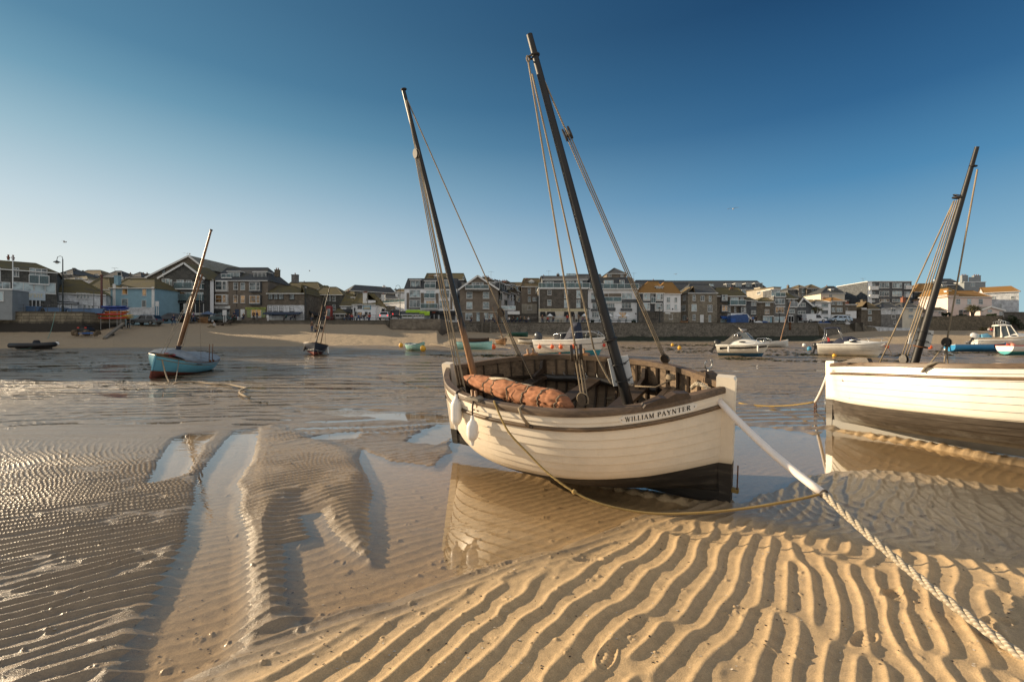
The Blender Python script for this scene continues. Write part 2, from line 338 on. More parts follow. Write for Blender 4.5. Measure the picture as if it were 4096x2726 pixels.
SAND = []
def build_sand():
    U = np.concatenate([np.linspace(-2.8, -1.22, 110), np.linspace(-1.2, 1.2, 1300), np.linspace(1.22, 2.8, 110)])
    iy = np.concatenate([np.linspace(1/1.25, 1/30., 980), 1/np.linspace(30.6, 64, 150), 1/np.linspace(64.5, 116, 110)])
    y = 1/iy; X = U[None,:]*y[:,None]; Y = np.repeat(y[:,None], U.size, 1)
    base, t = terr(X, Y); h = np.zeros_like(X); wet = np.ones_like(X)
    dy = np.gradient(y)[:,None]*np.ones_like(X)
    n = (y < 26).sum(); x_, y_ = X[:n], Y[:n]; cell = np.abs(dy[:n])
    tA = ripple_tile(.17, seed=3, sr=.13, st=.19); tB = ripple_tile(.13, seed=9, sr=.14, st=.13); tC = ripple_tile(.21, seed=21, sr=.16, st=.22); tF = ripple_tile(.62, seed=33, sr=.2, st=.2); tG = ripple_tile(1.2, seed=35, sr=.22, st=.22)
    def fade(l): return sst(l*.5, l*.26, cell)
    bar = sdf(BARP, x_, y_)+.10*vn(x_, y_, .7, 2, 2); rw = sdf(RWET, x_, y_)+.1*vn(x_, y_, .8, 1, 2); lf = sdf(LFLD, x_, y_)
    pool = np.full(x_.shape, -9.)
    for P in POOLS: pool = np.maximum(pool, sdf(P, x_, y_))
    pool = pool+.05*vn(x_, y_, .5, 3, 2)
    rd = sdf(RIDGE, x_, y_)
    far = sst(12.5, 17.5, y_)
    bm = sst(-.1, .6, bar); rm = sst(-.15, .2, rw)*(1-bm); lm = sst(-.2, .25, lf)*(1-bm)
    g = .016+.014*vn(x_, y_, 2.3, 4, 3)
    g = g*(1-lm)+lm*(.024+.02*vn(x_, y_, 1.9, 5, 3))
    g = g+.05*sst(-.05, .3, rd)
    g = g*(1-rm)+rm*(.020+.012*vn(x_, y_, 1.2, 2, 3))
    g = g*(1-far)+far*(.012-.010*sst(2, -9, x_)+.024*vn(x_*.4, y_, 2.4, 3, 4)+.022*vn(x_*.35, y_, .6, 1, 3))
    pm = sst(-.10, .13, pool); g = g*(1-pm)+pm*(-.045-.02*sst(.2, .9, pool))
    g = g*(1-bm)+bm*(.066+.03*vn(x_, y_, 1.5, 1, 3))
    # keel scours and piled sand along the two hulls are part of the sheet
    for (ax, ay, bx, by) in ((2.44, 5.2, -.9, 7.54), (6.85, 9.8, 8.45, 5.4)):
        ex, ey = bx-ax, by-ay; l2 = ex*ex+ey*ey; tt = np.clip(((x_-ax)*ex+(y_-ay)*ey)/l2, 0, 1)
        dd = np.hypot(x_-ax-tt*ex, y_-ay-tt*ey); sgn = (x_-ax)*ey-(y_-ay)*ex
        sd = np.where(sgn > 0, 1, -1)*(1 if ax < 4 else 1)
        lump = np.exp(-((dd-.24)/.13)**2)*(.075+.016*np.sin(tt*math.sqrt(l2)*34+2*vn(x_, y_, .3, 2))+.02*vn(x_, y_, .25, 1, 2))*sst(0, .1, tt)*sst(.75, .5, tt)
        side = (x_ < ax+tt*ex) | (y_ < ay+tt*ey)
        g = g+np.where(side, lump, 0)+.035*np.exp(-(dd/.16)**2)
    rA = rip(tA, x_, y_, math.atan2(-.62, .78), .16, 1.6, 0); rB = rip(tB, x_, y_, math.atan2(-.83, .56), .12, 1.5, 2, .3, 1)
    rC = rip(tC, x_, y_, math.atan2(-.90, .42), .35, 1.1, 4, .3, 1); rD = rip(tB, x_, y_, math.atan2(-.45, .9), .3, .9, 1, .1)
    flat = sst(-.35, .25, vn(x_, y_, .9, 5, 3)+.35)         # patches where the ripples die out
    a = (.0105+.0055*lm)*(1-pm*.72)*(.55+.45*flat)
    cen = (1-lm)*(1-bm)
    R = rB*fade(.13)*(1-.0*cen)
    R = R*(1-sst(6.5, 9.5, y_)*(1-lm))+rC*fade(.21)*1.5*sst(6.5, 9.5, y_)*(1-lm)
    R = R*(1-rm)+rm*(rA*1.0+rD*.5)*fade(.15)
    h_r = a*R*(1-.3*far)
    h_r = h_r*(1-bm)+bm*(.0145*rA*(.45+.55*flat)*fade(.17)*sst(.02, .5, bar))
    hn = g+h_r+.0022*vn(x_, y_, .07, 3, 2)*(cell < .03)+.0055*vn(x_, y_, .2, 5, 3)*bm
    # footprints, worm casts, paw marks
    r = np.random.default_rng(5)
    for k in range(420):
        if k < 6:   # a trail of shoe prints over the bar
            px_, py_ = r.uniform(700, 2300), r.uniform(1290, 1540); rad = .055
        else:
            px_, py_ = r.uniform(-100, 2356), 900+640*r.random()**1.3; rad = r.uniform(.015, .035)
        c = gpt([(px_, py_)])[0]
        if k >= 6: rad *= 1+.14*max(0, c[1]-3)
        iy0 = np.searchsorted(y_[:,0], c[1]-.25); iy1 = np.searchsorted(y_[:,0], c[1]+.25)
        if iy1 <= iy0: continue
        s_ = slice(iy0, iy1); ux = c[0]/c[1]; j0, j1 = np.searchsorted(U, ux-.3/c[1]), np.searchsorted(U, ux+.3/c[1]); q = slice(j0, j1)
        xx, yy = x_[s_,q]-c[0], y_[s_,q]-c[1]; an = r.uniform(-.7, .7)+.5; a_, b_ = xx*math.cos(an)+yy*math.sin(an), -xx*math.sin(an)+yy*math.cos(an)
        if k < 6:
            e = (a_/.12)**2+(b_/.048)**2; hn[s_,q] += np.exp(-((e-1.15)/.35)**2)*.008-np.exp(-(e/.9)**3)*.016*(1+.15*np.sin(a_*180))
        else:
            e = np.hypot(a_, b_)/rad; hn[s_,q] += np.exp(-e**2)*.007*(1+1.3*vn(xx*1+c[0], yy+c[1], .018, 2))
    hn = hn+.021*rip(tF, x_*.6, y_, -1.35, .5, 2.5, 1, .3, 1)*fade(.62)*sst(7.8, 10.5, y_)*(1-pm)+.024*rip(tG, x_*.55, y_, -1.4, .8, 4, 3, .3, 1)*sst(14, 19, y_)
    h[:n] = hn
    yf, xf = Y[n:], X[n:]; tf = t[n:]
    fl = 1-sst(0, .12, tf)
    # far flats: shallow runnels; beach above them: trampled dry sand
    h[n:] = fl*(.004-.016*sst(0, -14, xf)+.024*vn(xf*.5, yf, 4, 3, 4)+.020*vn(xf*.4, yf, 1.1, 1, 3)+.030*rip(tG, xf*.45, yf*.75, -1.4, .8, 4, 3, .3, 1))+(1-fl)*(.05*vn(xf, yf, 2.2, 2, 3)+.05*vn(xf, yf, .8, 4, 2))
    w = np.clip(.95-.6*pm*(1-far), 0, 1); w = w*(1-bm)+bm*(.30-.25*sst(.07, .12, hn)+.2*vn(x_, y_, 1.4, 2, 2)*.5)
    w = w-(1-bm)*.25*sst(.03, .06, hn)
    wet[:n] = w; wet[n:] = 1-sst(.0, .08, tf+.03*vn(xf, yf, 9, 2, 2))
    Z = base+h; SAND.append((U, y, Z))
    nr, nc = X.shape; V = np.stack([X, Y, Z], -1).reshape(-1, 3).astype(np.float32)
    idx = np.arange(nr*nc).reshape(nr, nc)
    Q = np.stack([idx[:-1,:-1], idx[:-1,1:], idx[1:,1:], idx[1:,:-1]], -1).reshape(-1, 4).astype(np.int32)
    me = bpy.data.meshes.new('sand'); me.vertices.add(len(V)); me.vertices.foreach_set('co', V.ravel())
    me.loops.add(Q.size); me.loops.foreach_set('vertex_index', Q.ravel()); me.polygons.add(len(Q))
    me.polygons.foreach_set('loop_start', np.arange(0, Q.size, 4, dtype=np.int32)); me.polygons.foreach_set('loop_total', np.full(len(Q), 4, np.int32))
    me.polygons.foreach_set('use_smooth', np.ones(len(Q), bool)); me.update(calc_edges=True)
    at = me.attributes.new('wet', 'FLOAT', 'POINT'); at.data.foreach_set('value', wet.ravel().astype(np.float32))
    o = bpy.data.objects.new('sand', me); COL.objects.link(o); tag(o, kind='structure')
    # material
    m, nt, out, N, L = nmat('sand'); p = N('BsdfPrincipled')
    ge = N('NewGeometry'); wa = N('Attribute', attribute_name='wet')
    n1 = N('TexNoise', i_Scale=.9, i_Detail=8, i_Roughness=.65); L(ge.outputs['Position'], n1.inputs['Vector'])
    n2 = N('TexNoise', i_Scale=140, i_Detail=3, i_Roughness=.7); L(ge.outputs['Position'], n2.inputs['Vector'])
    n3 = N('TexNoise', i_Scale=14, i_Detail=6, i_Roughness=.7); L(ge.outputs['Position'], n3.inputs['Vector'])
    dfar = N('SeparateXYZ'); L(ge.outputs['Position'], dfar.inputs[0]); df = N('MapRange', i_1=30., i_2=60.); L(dfar.outputs[1], df.inputs[0])
    dry = mixc(N, L, n1.outputs[0], (.56,.385,.20), (.70,.505,.28)); dry = mixc(N, L, df.outputs[0], dry, (.42,.325,.215)); wt = mixc(N, L, n1.outputs[0], (.21,.152,.092), (.37,.275,.17))
    r3 = ramp(N, [(.3, .8), (.7, 1.12)]); L(n3.outputs[0], r3.inputs[0]); r2 = ramp(N, [(.25, .66), (.75, 1.25)]); L(n2.outputs[0], r2.inputs[0])
    ad = N('Math', operation='MULTIPLY_ADD', i_1=.5); L(n1.outputs[0], ad.inputs[0]); L(wa.outputs['Fac'], ad.inputs[2])
    wr = N('MapRange', i_1=.35, i_2=1.05); L(ad.outputs[0], wr.inputs[0])
    c = mixc(N, L, wr.outputs[0], dry, wt); c = mixc(N, L, 1., c, r3.outputs[0], 'MULTIPLY'); c = mixc(N, L, 1., c, r2.outputs[0], 'MULTIPLY')
    L(c, p.inputs['Base Color'])
    ro = N('MapRange', i_3=.92, i_4=.36); L(wr.outputs[0], ro.inputs[0]); L(ro.outputs[0], p.inputs['Roughness']); p.inputs['Specular IOR Level'].default_value = .45
    cs = N('SeparateXYZ'); L(ge.outputs['Position'], cs.inputs[0]); cm = N('MapRange', i_1=9., i_2=18., i_3=.5, i_4=.08); L(cs.outputs[1], cm.inputs[0]); cw = N('Math', operation='MULTIPLY'); L(cm.outputs[0], cw.inputs[1]); L(wr.outputs[0], cw.inputs[0]); L(cw.outputs[0], p.inputs['Coat Weight']); p.inputs['Coat Roughness'].default_value = .16
    n4 = N('TexNoise', i_Scale=3.5, i_Detail=5, i_Roughness=.6); mp = N('Mapping', i_Scale=(.7, 1.6, 1)); L(ge.outputs['Position'], mp.inputs[0]); L(mp.outputs[0], n4.inputs['Vector'])
    b0 = N('Bump', i_Distance=.22); L(n4.outputs[0], b0.inputs['Height'])
    sy = N('SeparateXYZ'); L(ge.outputs['Position'], sy.inputs[0]); mb = N('MapRange', i_1=9., i_2=17., i_3=0., i_4=.9); L(sy.outputs[1], mb.inputs[0]); L(mb.outputs[0], b0.inputs['Strength'])
    b1 = N('Bump', i_Strength=.6, i_Distance=.007); L(n2.outputs[0], b1.inputs['Height']); L(b0.outputs[0], b1.inputs['Normal'])
    b2 = N('Bump', i_Strength=.35, i_Distance=.02); L(n3.outputs[0], b2.inputs['Height']); L(b1.outputs[0], b2.inputs['Normal'])
    bc = N('Bump', i_Strength=.25, i_Distance=.12); L(n4.outputs[0], bc.inputs['Height']); L(bc.outputs[0], p.inputs['Coat Normal']); L(b2.outputs[0], p.inputs['Normal']); L(p.outputs[0], out.inputs[0]); me.materials.append(m)
    return o
build_sand()

def build_water():
    U = np.linspace(-2.8, 2.8, 90); y = np.concatenate([np.linspace(1.2, 20, 14), np.linspace(22, 74, 60)])
    X = U[None,:]*y[:,None]; Y = np.repeat(y[:,None], U.size, 1)
    Z = np.interp(Y, _PY, _PZ)-.012*sst(14, 30, Y)
    V = np.stack([X, Y, Z], -1).reshape(-1, 3); nr, nc = X.shape; i = np.arange(nr*nc).reshape(nr, nc)
    Q = np.stack([i[:-1,:-1], i[:-1,1:], i[1:,1:], i[1:,:-1]], -1).reshape(-1, 4)
    me = bpy.data.meshes.new('water'); me.from_pydata(V.tolist(), [], Q.tolist()); me.polygons.foreach_set('use_smooth', [True]*len(me.polygons))
    o = bpy.data.objects.new('water', me); COL.objects.link(o); tag(o, kind='structure')
    m, nt, out, N, L = nmat('water')
    ge = N('NewGeometry'); n = N('TexNoise', i_Scale=5., i_Detail=3); mp = N('Mapping', i_Scale=(.5, 1.4, 1)); L(ge.outputs['Position'], mp.inputs[0]); L(mp.outputs[0], n.inputs['Vector'])
    b = N('Bump', i_Distance=.06); L(n.outputs[0], b.inputs['Height']); sy = N('SeparateXYZ'); L(ge.outputs['Position'], sy.inputs[0]); mb = N('MapRange', i_1=10., i_2=24., i_3=.05, i_4=1.); L(sy.outputs[1], mb.inputs[0]); mq = N('Mapping', i_Scale=(.22, .8, 1)); L(ge.outputs['Position'], mq.inputs[0]); nq = N('TexNoise', i_Scale=1.3, i_Detail=4, i_Roughness=.6); L(mq.outputs[0], nq.inputs['Vector']); rq = ramp(N, [(.46, .06), (.56, 1.)]); L(nq.outputs[0], rq.inputs[0]); ml = N('Math', operation='MULTIPLY'); L(rq.outputs[0], ml.inputs[0]); L(mb.outputs[0], ml.inputs[1]); L(ml.outputs[0], b.inputs['Strength'])
    t = N('BsdfTransparent'); t.inputs[0].default_value = (.93, .90, .85, 1); g = N('BsdfGlossy', i_Roughness=.015); L(b.outputs[0], g.inputs['Normal'])
    dp = N('VectorMath', operation='DOT_PRODUCT'); L(b.outputs[0], dp.inputs[0]); L(ge.outputs['Incoming'], dp.inputs[1])      # Schlick, alike from both sides
    ab = N('Math', operation='ABSOLUTE'); L(dp.outputs['Value'], ab.inputs[0]); om = N('Math', operation='SUBTRACT', i_0=1., use_clamp=True); L(ab.outputs[0], om.inputs[1])
    po = N('Math', operation='POWER', i_1=3.5); L(om.outputs[0], po.inputs[0]); f = N('Math', operation='MULTIPLY_ADD', i_1=.95, i_2=.02); L(po.outputs[0], f.inputs[0])
    mx = N('MixShader'); L(f.outputs[0], mx.inputs[0]); L(t.outputs[0], mx.inputs[1]); L(g.outputs[0], mx.inputs[2]); L(mx.outputs[0], out.inputs[0])
    me.materials.append(m)
build_water()
# ---------------------------------------------------------------- hulls
class Hull:
    """Lines of a small wooden boat. x forward, z up from the keel's foot; stern = half-breadth of the transom as a share of the beam (0: double ended)."""
    def __init__(s, L, B, zb, zm, zs, p=2.58, q=1., stern=0., zk=.13, nm=2.2, n0=1.06):
        s.L, s.B, s.zb, s.zm, s.zs, s.p, s.q, s.st, s.zk, s.nm, s.n0 = L, B, zb, zm, zs, p, q, stern, zk, nm, n0
    def b(s, u):
        k = s.B/2*max(0, 1-abs(u)**s.p)**s.q
        return max(k, s.B/2*(s.st+(1-s.st)*max(0, 1-abs(u)**s.p)**s.q)) if u < 0 and s.st else k
    def sheer(s, u): return s.zm+((s.zb if u > 0 else s.zs)-s.zm)*abs(u)**1.9
    def pt(s, u, t, side, off=0.):
        f = max(0, 1-u*u)**.8 if not (s.st and u < 0) else 1.
        n = s.n0+(s.nm-s.n0)*f; b = s.b(u); z = s.zk+(s.sheer(u)-s.zk)*t
        y = b*max(0, 1-(1-t)**n)**(1/n)
        return Vector((u*s.L/2, side*(max(0, y+off)), z))
    def nrm(s, u, t, side):
        e = .01; a = s.pt(min(u+e, .999), t, side)-s.pt(max(u-e, -.999), t, side); c = s.pt(u, min(t+e, 1), side)-s.pt(u, max(t-e, .001), side)
        n = a.cross(c).normalized(); return n if n.y*side > 0 else -n
    def skin(s, mb, K=10, e=.008, nu=56, mi=0, t0=0., inner=0, lap=0):
        us = [math.sin(math.pi/2*(2*i/nu-1)) for i in range(nu+1)]
        if s.st: us = [-1+(u+1) for u in us]
        for side in (-1, 1):
            for k in range(K):
                ta, tb = t0+(1-t0)*(k/K)**.92, t0+(1-t0)*((k+1)/K)**.92
                rings = []
                for u in us:
                    m = min(1, s.b(u)/.25)
                    rings.append([s.pt(u, ta+(tb-ta)*j/3, side, -inner*m+e*m*(1-j/3)) for j in range(4)])
                mb.loft(rings, closed=False, cap=False, mi=mi)
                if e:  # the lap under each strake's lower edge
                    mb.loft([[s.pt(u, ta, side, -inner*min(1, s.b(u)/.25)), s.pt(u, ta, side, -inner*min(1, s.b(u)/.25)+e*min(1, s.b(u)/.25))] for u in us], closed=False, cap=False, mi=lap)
        if s.st:
            pl = [s.pt(-1, j/16, 1, -inner) for j in range(17)]; pr = [s.pt(-1, j/16, -1, -inner) for j in range(16, -1, -1)]
            d = Vector((inner, 0, 0)); mb.add([p+d for p in pl+pr], [tuple(range(34))], mi)
    def edge(s, mb, w, h, over=.02, mi=0, nu=48, side=None, dz=0.):
        for sd in ((-1, 1) if side is None else (side,)):
            rings = []
            for i in range(nu+1):
                u = math.sin(math.pi/2*(2*i/nu-1)); c = s.pt(u, 1, sd); t = s.nrm(max(-.985, min(.985, u)), .97, sd); t.z = 0; t.normalize()
                m = 1 if s.st and u < 0 else min(1, .35+s.b(u)/.25*.65); c = c+Vector((0, 0, dz)); o_ = over
                a = c+t*o_; bq = c-t*(w*m-o_)
                rings.append([a+Vector((0,0,-h*.4)), a+Vector((0,0,h*.3)), a-t*.012+Vector((0,0,h*.6)), bq+Vector((0,0,h*.6)), bq+Vector((0,0,-h*.4))])
            mb.loft(rings, mi=mi)
    def strake(s, mb, dz, r, side, nu=48, mi=0, out=.008):
        pts = []
        for i in range(nu+1):
            u = .985*math.sin(math.pi/2*(2*i/nu-1)); t = 1-dz/(s.sheer(u)-s.zk); pts.append(s.pt(u, t, side, out))
        mb.tube(pts, r, 6, mi)
    def on(s, u, dz, side, off=.004):
        t = 1-dz/(s.sheer(u)-s.zk); return s.pt(u, t, side)+s.nrm(u, t, side)*off

def hullpaint(name, top, bot, wl, slope=0., streak=.35, wear=(.42,.40,.36), low=.0):
    m, nt, out, N, L = nmat(name); p = N('BsdfPrincipled', i_Roughness=.38)
    tc = N('TexCoord'); sx = N('SeparateXYZ'); L(tc.outputs['Object'], sx.inputs[0])
    mp = N('Mapping', i_Scale=(1.3, 1.3, 9)); L(tc.outputs['Object'], mp.inputs[0])
    n = N('TexNoise', i_Scale=2.2, i_Detail=8, i_Roughness=.68); L(mp.outputs[0], n.inputs['Vector'])
    n2 = N('TexNoise', i_Scale=2.6, i_Detail=7, i_Roughness=.7); L(tc.outputs['Object'], n2.inputs['Vector'])
    n3 = N('TexNoise', i_Scale=45, i_Detail=3); L(tc.outputs['Object'], n3.inputs['Vector'])
    r = ramp(N, [(.3, tuple(c*.86 for c in top)), (.6, top)]); L(n2.outputs[0], r.inputs[0])
    rb = ramp(N, [(.34, tuple(c*.55 for c in bot)), (.55, bot), (.80, tuple(b_*(1-streak)+w_*streak for b_, w_ in zip(bot, wear)))]); L(n.outputs[0], rb.inputs[0])
    cb = rb.outputs[0]
    if low:   # scoured pale foot
        a2 = N('Math', operation='MULTIPLY_ADD', i_1=-.5); L(n2.outputs[0], a2.inputs[0]); L(sx.outputs[2], a2.inputs[2])
        mr2 = N('MapRange', i_1=low-.25+.08, i_2=low-.25-.08); L(a2.outputs[0], mr2.inputs[0]); cb = mixc(N, L, mr2.outputs[0], cb, wear)
    ms = N('Mapping', i_Scale=(16, 16, .8)); L(tc.outputs['Object'], ms.inputs[0]); n5 = N('TexNoise', i_Scale=1.6, i_Detail=5, i_Roughness=.6); L(ms.outputs[0], n5.inputs['Vector']); r5 = ramp(N, [(.58, 0.), (.80, .28)]); L(n5.outputs[0], r5.inputs[0])
    tp = mixc(N, L, r5.outputs[0], r.outputs[0], tuple(c*q for c, q in zip(top, (.72,.62,.48))))
    a = N('Math', operation='MULTIPLY_ADD', i_1=-slope); L(sx.outputs[0], a.inputs[0]); L(sx.outputs[2], a.inputs[2])
    mr = N('MapRange', i_1=wl-.003, i_2=wl+.003); L(a.outputs[0], mr.inputs[0])
    ad = N('Math', operation='MULTIPLY_ADD', i_1=-.16); L(n2.outputs[0], ad.inputs[0]); L(a.outputs[0], ad.inputs[2]); sc_ = N('MapRange', i_1=wl-.10, i_2=wl+.0, i_3=.75, i_4=0.); L(ad.outputs[0], sc_.inputs[0]); tp = mixc(N, L, sc_.outputs[0], tp, tuple(c*q for c, q in zip(top, (.55,.50,.40))))
    L(mixc(N, L, mr.outputs[0], cb, tp), p.inputs['Base Color'])
    b = N('Bump', i_Strength=.12, i_Distance=.004); L(n3.outputs[0], b.inputs['Height']); L(b.outputs[0], p.inputs['Normal'])
    ro = N('MapRange', i_3=.62, i_4=.36); L(mr.outputs[0], ro.inputs[0]); L(ro.outputs[0], p.inputs['Roughness'])
    L(p.outputs[0], out.inputs[0]); MATS[name] = m; return m
M_tar = woodm('tarred_wood', (.012,.009,.007), (.085,.055,.034), .5)
M_tarz = woodm('tarred_rib', (.015,.011,.008), (.10,.066,.04), .5, 2)
M_plank = woodm('inside_plank', (.05,.034,.02), (.34,.235,.145), .6)
M_rail = woodm('rail_wood', (.045,.028,.017), (.20,.135,.082), .5)
M_strk = woodm('strake_wood', (.055,.034,.018), (.25,.16,.085), .5)
M_thole = woodm('thole_wood', (.16,.07,.025), (.42,.22,.09), .5, 2)
M_spar = woodm('black_spar', (.003,.003,.003), (.012,.010,.009), .5, 2)
M_oilw = woodm('oiled_spar', (.10,.045,.018), (.34,.17,.07), .4, 2)
M_grey = woodm('weathered_wood', (.10,.085,.065), (.30,.26,.20), .7)
M_rope = ropem('rope_tan', (.66,.54,.37), (.34,.26,.17), 300)
M_ropey = ropem('rope_yellow', (.66,.47,.17), (.32,.21,.07), 260)
M_ropew = ropem('rope_pale', (.74,.66,.52), (.42,.35,.25), 120)
M_roped = ropem('rope_dark', (.20,.165,.125), (.09,.07,.055), 260)
M_iron = mat('iron', (.05,.045,.042), .55, .7, .4, 20)
M_rust = mat('rusty_iron', (.16,.07,.03), .8, .3, .5, 25)
M_galv = mat('galvanised', (.36,.36,.35), .45, .8, .2, 12)
M_block = mat('block_wood', (.03,.022,.016), .45, 0, .5, 14)
M_white = mat('white_paint', (.80,.77,.70), .4, 0, .12, 3)
M_fend = mat('fender_vinyl', (.82,.80,.76), .35, 0, .10, 5)
M_hose = mat('chafe_hose', (.82,.76,.71), .45, 0, .10, 4)
M_board = mat('notice_back', (.66,.68,.68), .5, 0, .08, 3)
M_black = mat('black_plastic', (.012,.012,.013), .4, 0, .2, 5)
M_seamshade = mat('seam_shade', (.38,.30,.21), .8, 0, .3, 6)  # caulk tone, darkened to paint in the shade under each lap
M_ink = mat('black_lettering', (.02,.02,.02), .5, 0, 0, 5)

# serif capitals drawn as strokes on a unit-high grid: (x0,y0,x1,y1,width)
TK, TN, SF = .22, .10, .06
def _st(x, w=TK): return [(x,0,x,1,w),(x-.14,SF/2,x+.14,SF/2,SF),(x-.14,1-SF/2,x+.14,1-SF/2,SF)]
def _arc(cx, cy, rx, ry, a0, a1, w, n=9): 
    P = [(cx+rx*math.cos(math.radians(a0+(a1-a0)*i/n)), cy+ry*math.sin(math.radians(a0+(a1-a0)*i/n))) for i in range(n+1)]
    return [(*P[i], *P[i+1], w*(.55+.45*abs(math.cos(math.radians(a0+(a1-a0)*(i+.5)/n))))) for i in range(n)]
GL = {
 'W': (1.25, [(.12,1,.40,0,TK),(.40,0,.64,.9,TN),(.56,1,.86,0,TK),(.86,0,1.12,1,TN),(0,.98,.26,.98,SF),(.46,.98,.70,.98,SF),(1.0,.98,1.24,.98,SF)]),
 'I': (.42, _st(.21)), 'L': (.72, _st(.2)+[(.2,SF/2,.68,SF/2,SF),(.66,0,.66,.26,SF)]),
 'A': (.95, [(.14,0,.45,1,TN),(.45,1,.80,0,TK),(.24,.32,.68,.32,SF),(.02,SF/2,.26,SF/2,SF),(.64,SF/2,.94,SF/2,SF)]),
 'M': (1.12, [(.18,0,.18,1,TN),(.18,1,.54,.05,TK),(.54,.05,.90,1,TN),(.92,0,.92,1,TK),(.04,SF/2,.32,SF/2,SF),(.76,SF/2,1.08,SF/2,SF),(.04,1-SF/2,.2,1-SF/2,SF),(.9,1-SF/2,1.08,1-SF/2,SF)]),
 'P': (.78, _st(.2)+_arc(.42,.74,.25,.24,90,-90,TK)+[(.2,.98,.44,.98,SF),(.2,.5,.44,.5,SF)]),
 'Y': (.92, [(.12,1,.46,.45,TK),(.46,.45,.80,1,TN),(.46,0,.46,.47,TK),(.32,SF/2,.6,SF/2,SF),(0,.98,.26,.98,SF),(.68,.98,.92,.98,SF)]),
 'N': (1.0, [(.16,0,.16,1,TN),(.16,1,.82,0,TK),(.82,0,.82,1,TN),(.02,SF/2,.30,SF/2,SF),(.02,.98,.22,.98,SF),(.68,.98,.96,.98,SF)]),
 'T': (.86, _st(.43)+[(.04,.975,.82,.975,SF),(.05,.75,.05,1,SF),(.81,.75,.81,1,SF)]),
 'E': (.76, _st(.2)+[(.2,.975,.66,.975,SF),(.2,.52,.55,.52,SF),(.2,SF/2,.68,SF/2,SF),(.65,.78,.65,1,SF),(.67,0,.67,.24,SF),(.54,.40,.54,.64,SF)]),
 'R': (.88, _st(.2)+_arc(.42,.75,.24,.23,90,-90,TK)+[(.2,.98,.44,.98,SF),(.2,.52,.44,.52,SF),(.42,.5,.74,.02,TK),(.66,SF/2,.88,SF/2,SF)]),
 'V': (.92, [(.12,1,.46,0,TK),(.46,0,.80,1,TN),(0,.98,.26,.98,SF),(.68,.98,.92,.98,SF)]),
 'S': (.66, _arc(.33,.75,.21,.22,30,250,TK)+_arc(.33,.27,.23,.25,80,-150,TK)), ' ': (.42, []), '.': (.2, [(.06,.06,.14,.06,.14)]),
}
def serif_width(t, sp=.1): return sum(GL[c][0]+sp for c in t)-sp
def serif(mb, t, put, h, sp=.1, sub=4, mi=0):          # put(a, z): from the flat lettering to a point on the surface
    a = 0
    for c in t:
        w, ss = GL[c]
        for x0, y0, x1, y1, k in ss:
            dx, dy = x1-x0, y1-y0; l = math.hypot(dx, dy) or 1; nx, ny = -dy/l*k/2, dx/l*k/2
            v = []; n = sub
            for i in range(n+1):
                f = i/n; v += [put((a+x0+dx*f+nx)*h, (y0+dy*f+ny)*h), put((a+x0+dx*f-nx)*h, (y0+dy*f-ny)*h)]
            mb.add(v, [(2*i, 2*i+1, 2*i+3, 2*i+2) for i in range(n)], mi)
        a += w+sp
def bolt(mb, p, n, r=.008): mb.sphere(p, r, 6, 4)

def pulley(name, parent, c, ax, r, mat_=None, nsheave=2, wd=None, face=(0,1,0)):
    """wooden block hung along ax: cheeks, sheaves and strop"""
    ax = Vector(ax).normalized(); sd = ax.cross(Vector(face));
    if sd.length < .1: sd = ax.cross(Vector((1,0,0)))
    sd.normalize(); w = ax.cross(sd).normalized(); c = Vector(c); wd = wd or r*.75
    mb = MB()
    for k in range(nsheave+1):
        o = w*(k/nsheave*2-1)*wd/2; rings = []
        for e in (-.14, .14):
            rings.append([c+o+w*wd*e+ax*r*1.25*math.cos(a)+sd*r*.85*math.sin(a) for a in [2*math.pi*i/16 for i in range(16)]])
        mb.loft(rings)
    b = mb.build(name, mat_ or M_block, parent, 40)
    s2 = MB()
    for k in range(nsheave):
        o = w*((k+.5)/nsheave*2-1)*wd/2; s2.loft([[c+o+w*wd*e+ax*r*.6*math.cos(a)+sd*r*.6*math.sin(a) for a in [2*math.pi*i/12 for i in range(12)]] for e in (-.1, .1)])
    s2.build('sheave', M_galv, b, 40)
    s3 = MB(); s3.torus(c, r*1.12, r*.10, w, 20, 5); s3.build('strop', M_rope, b, True)
    return b

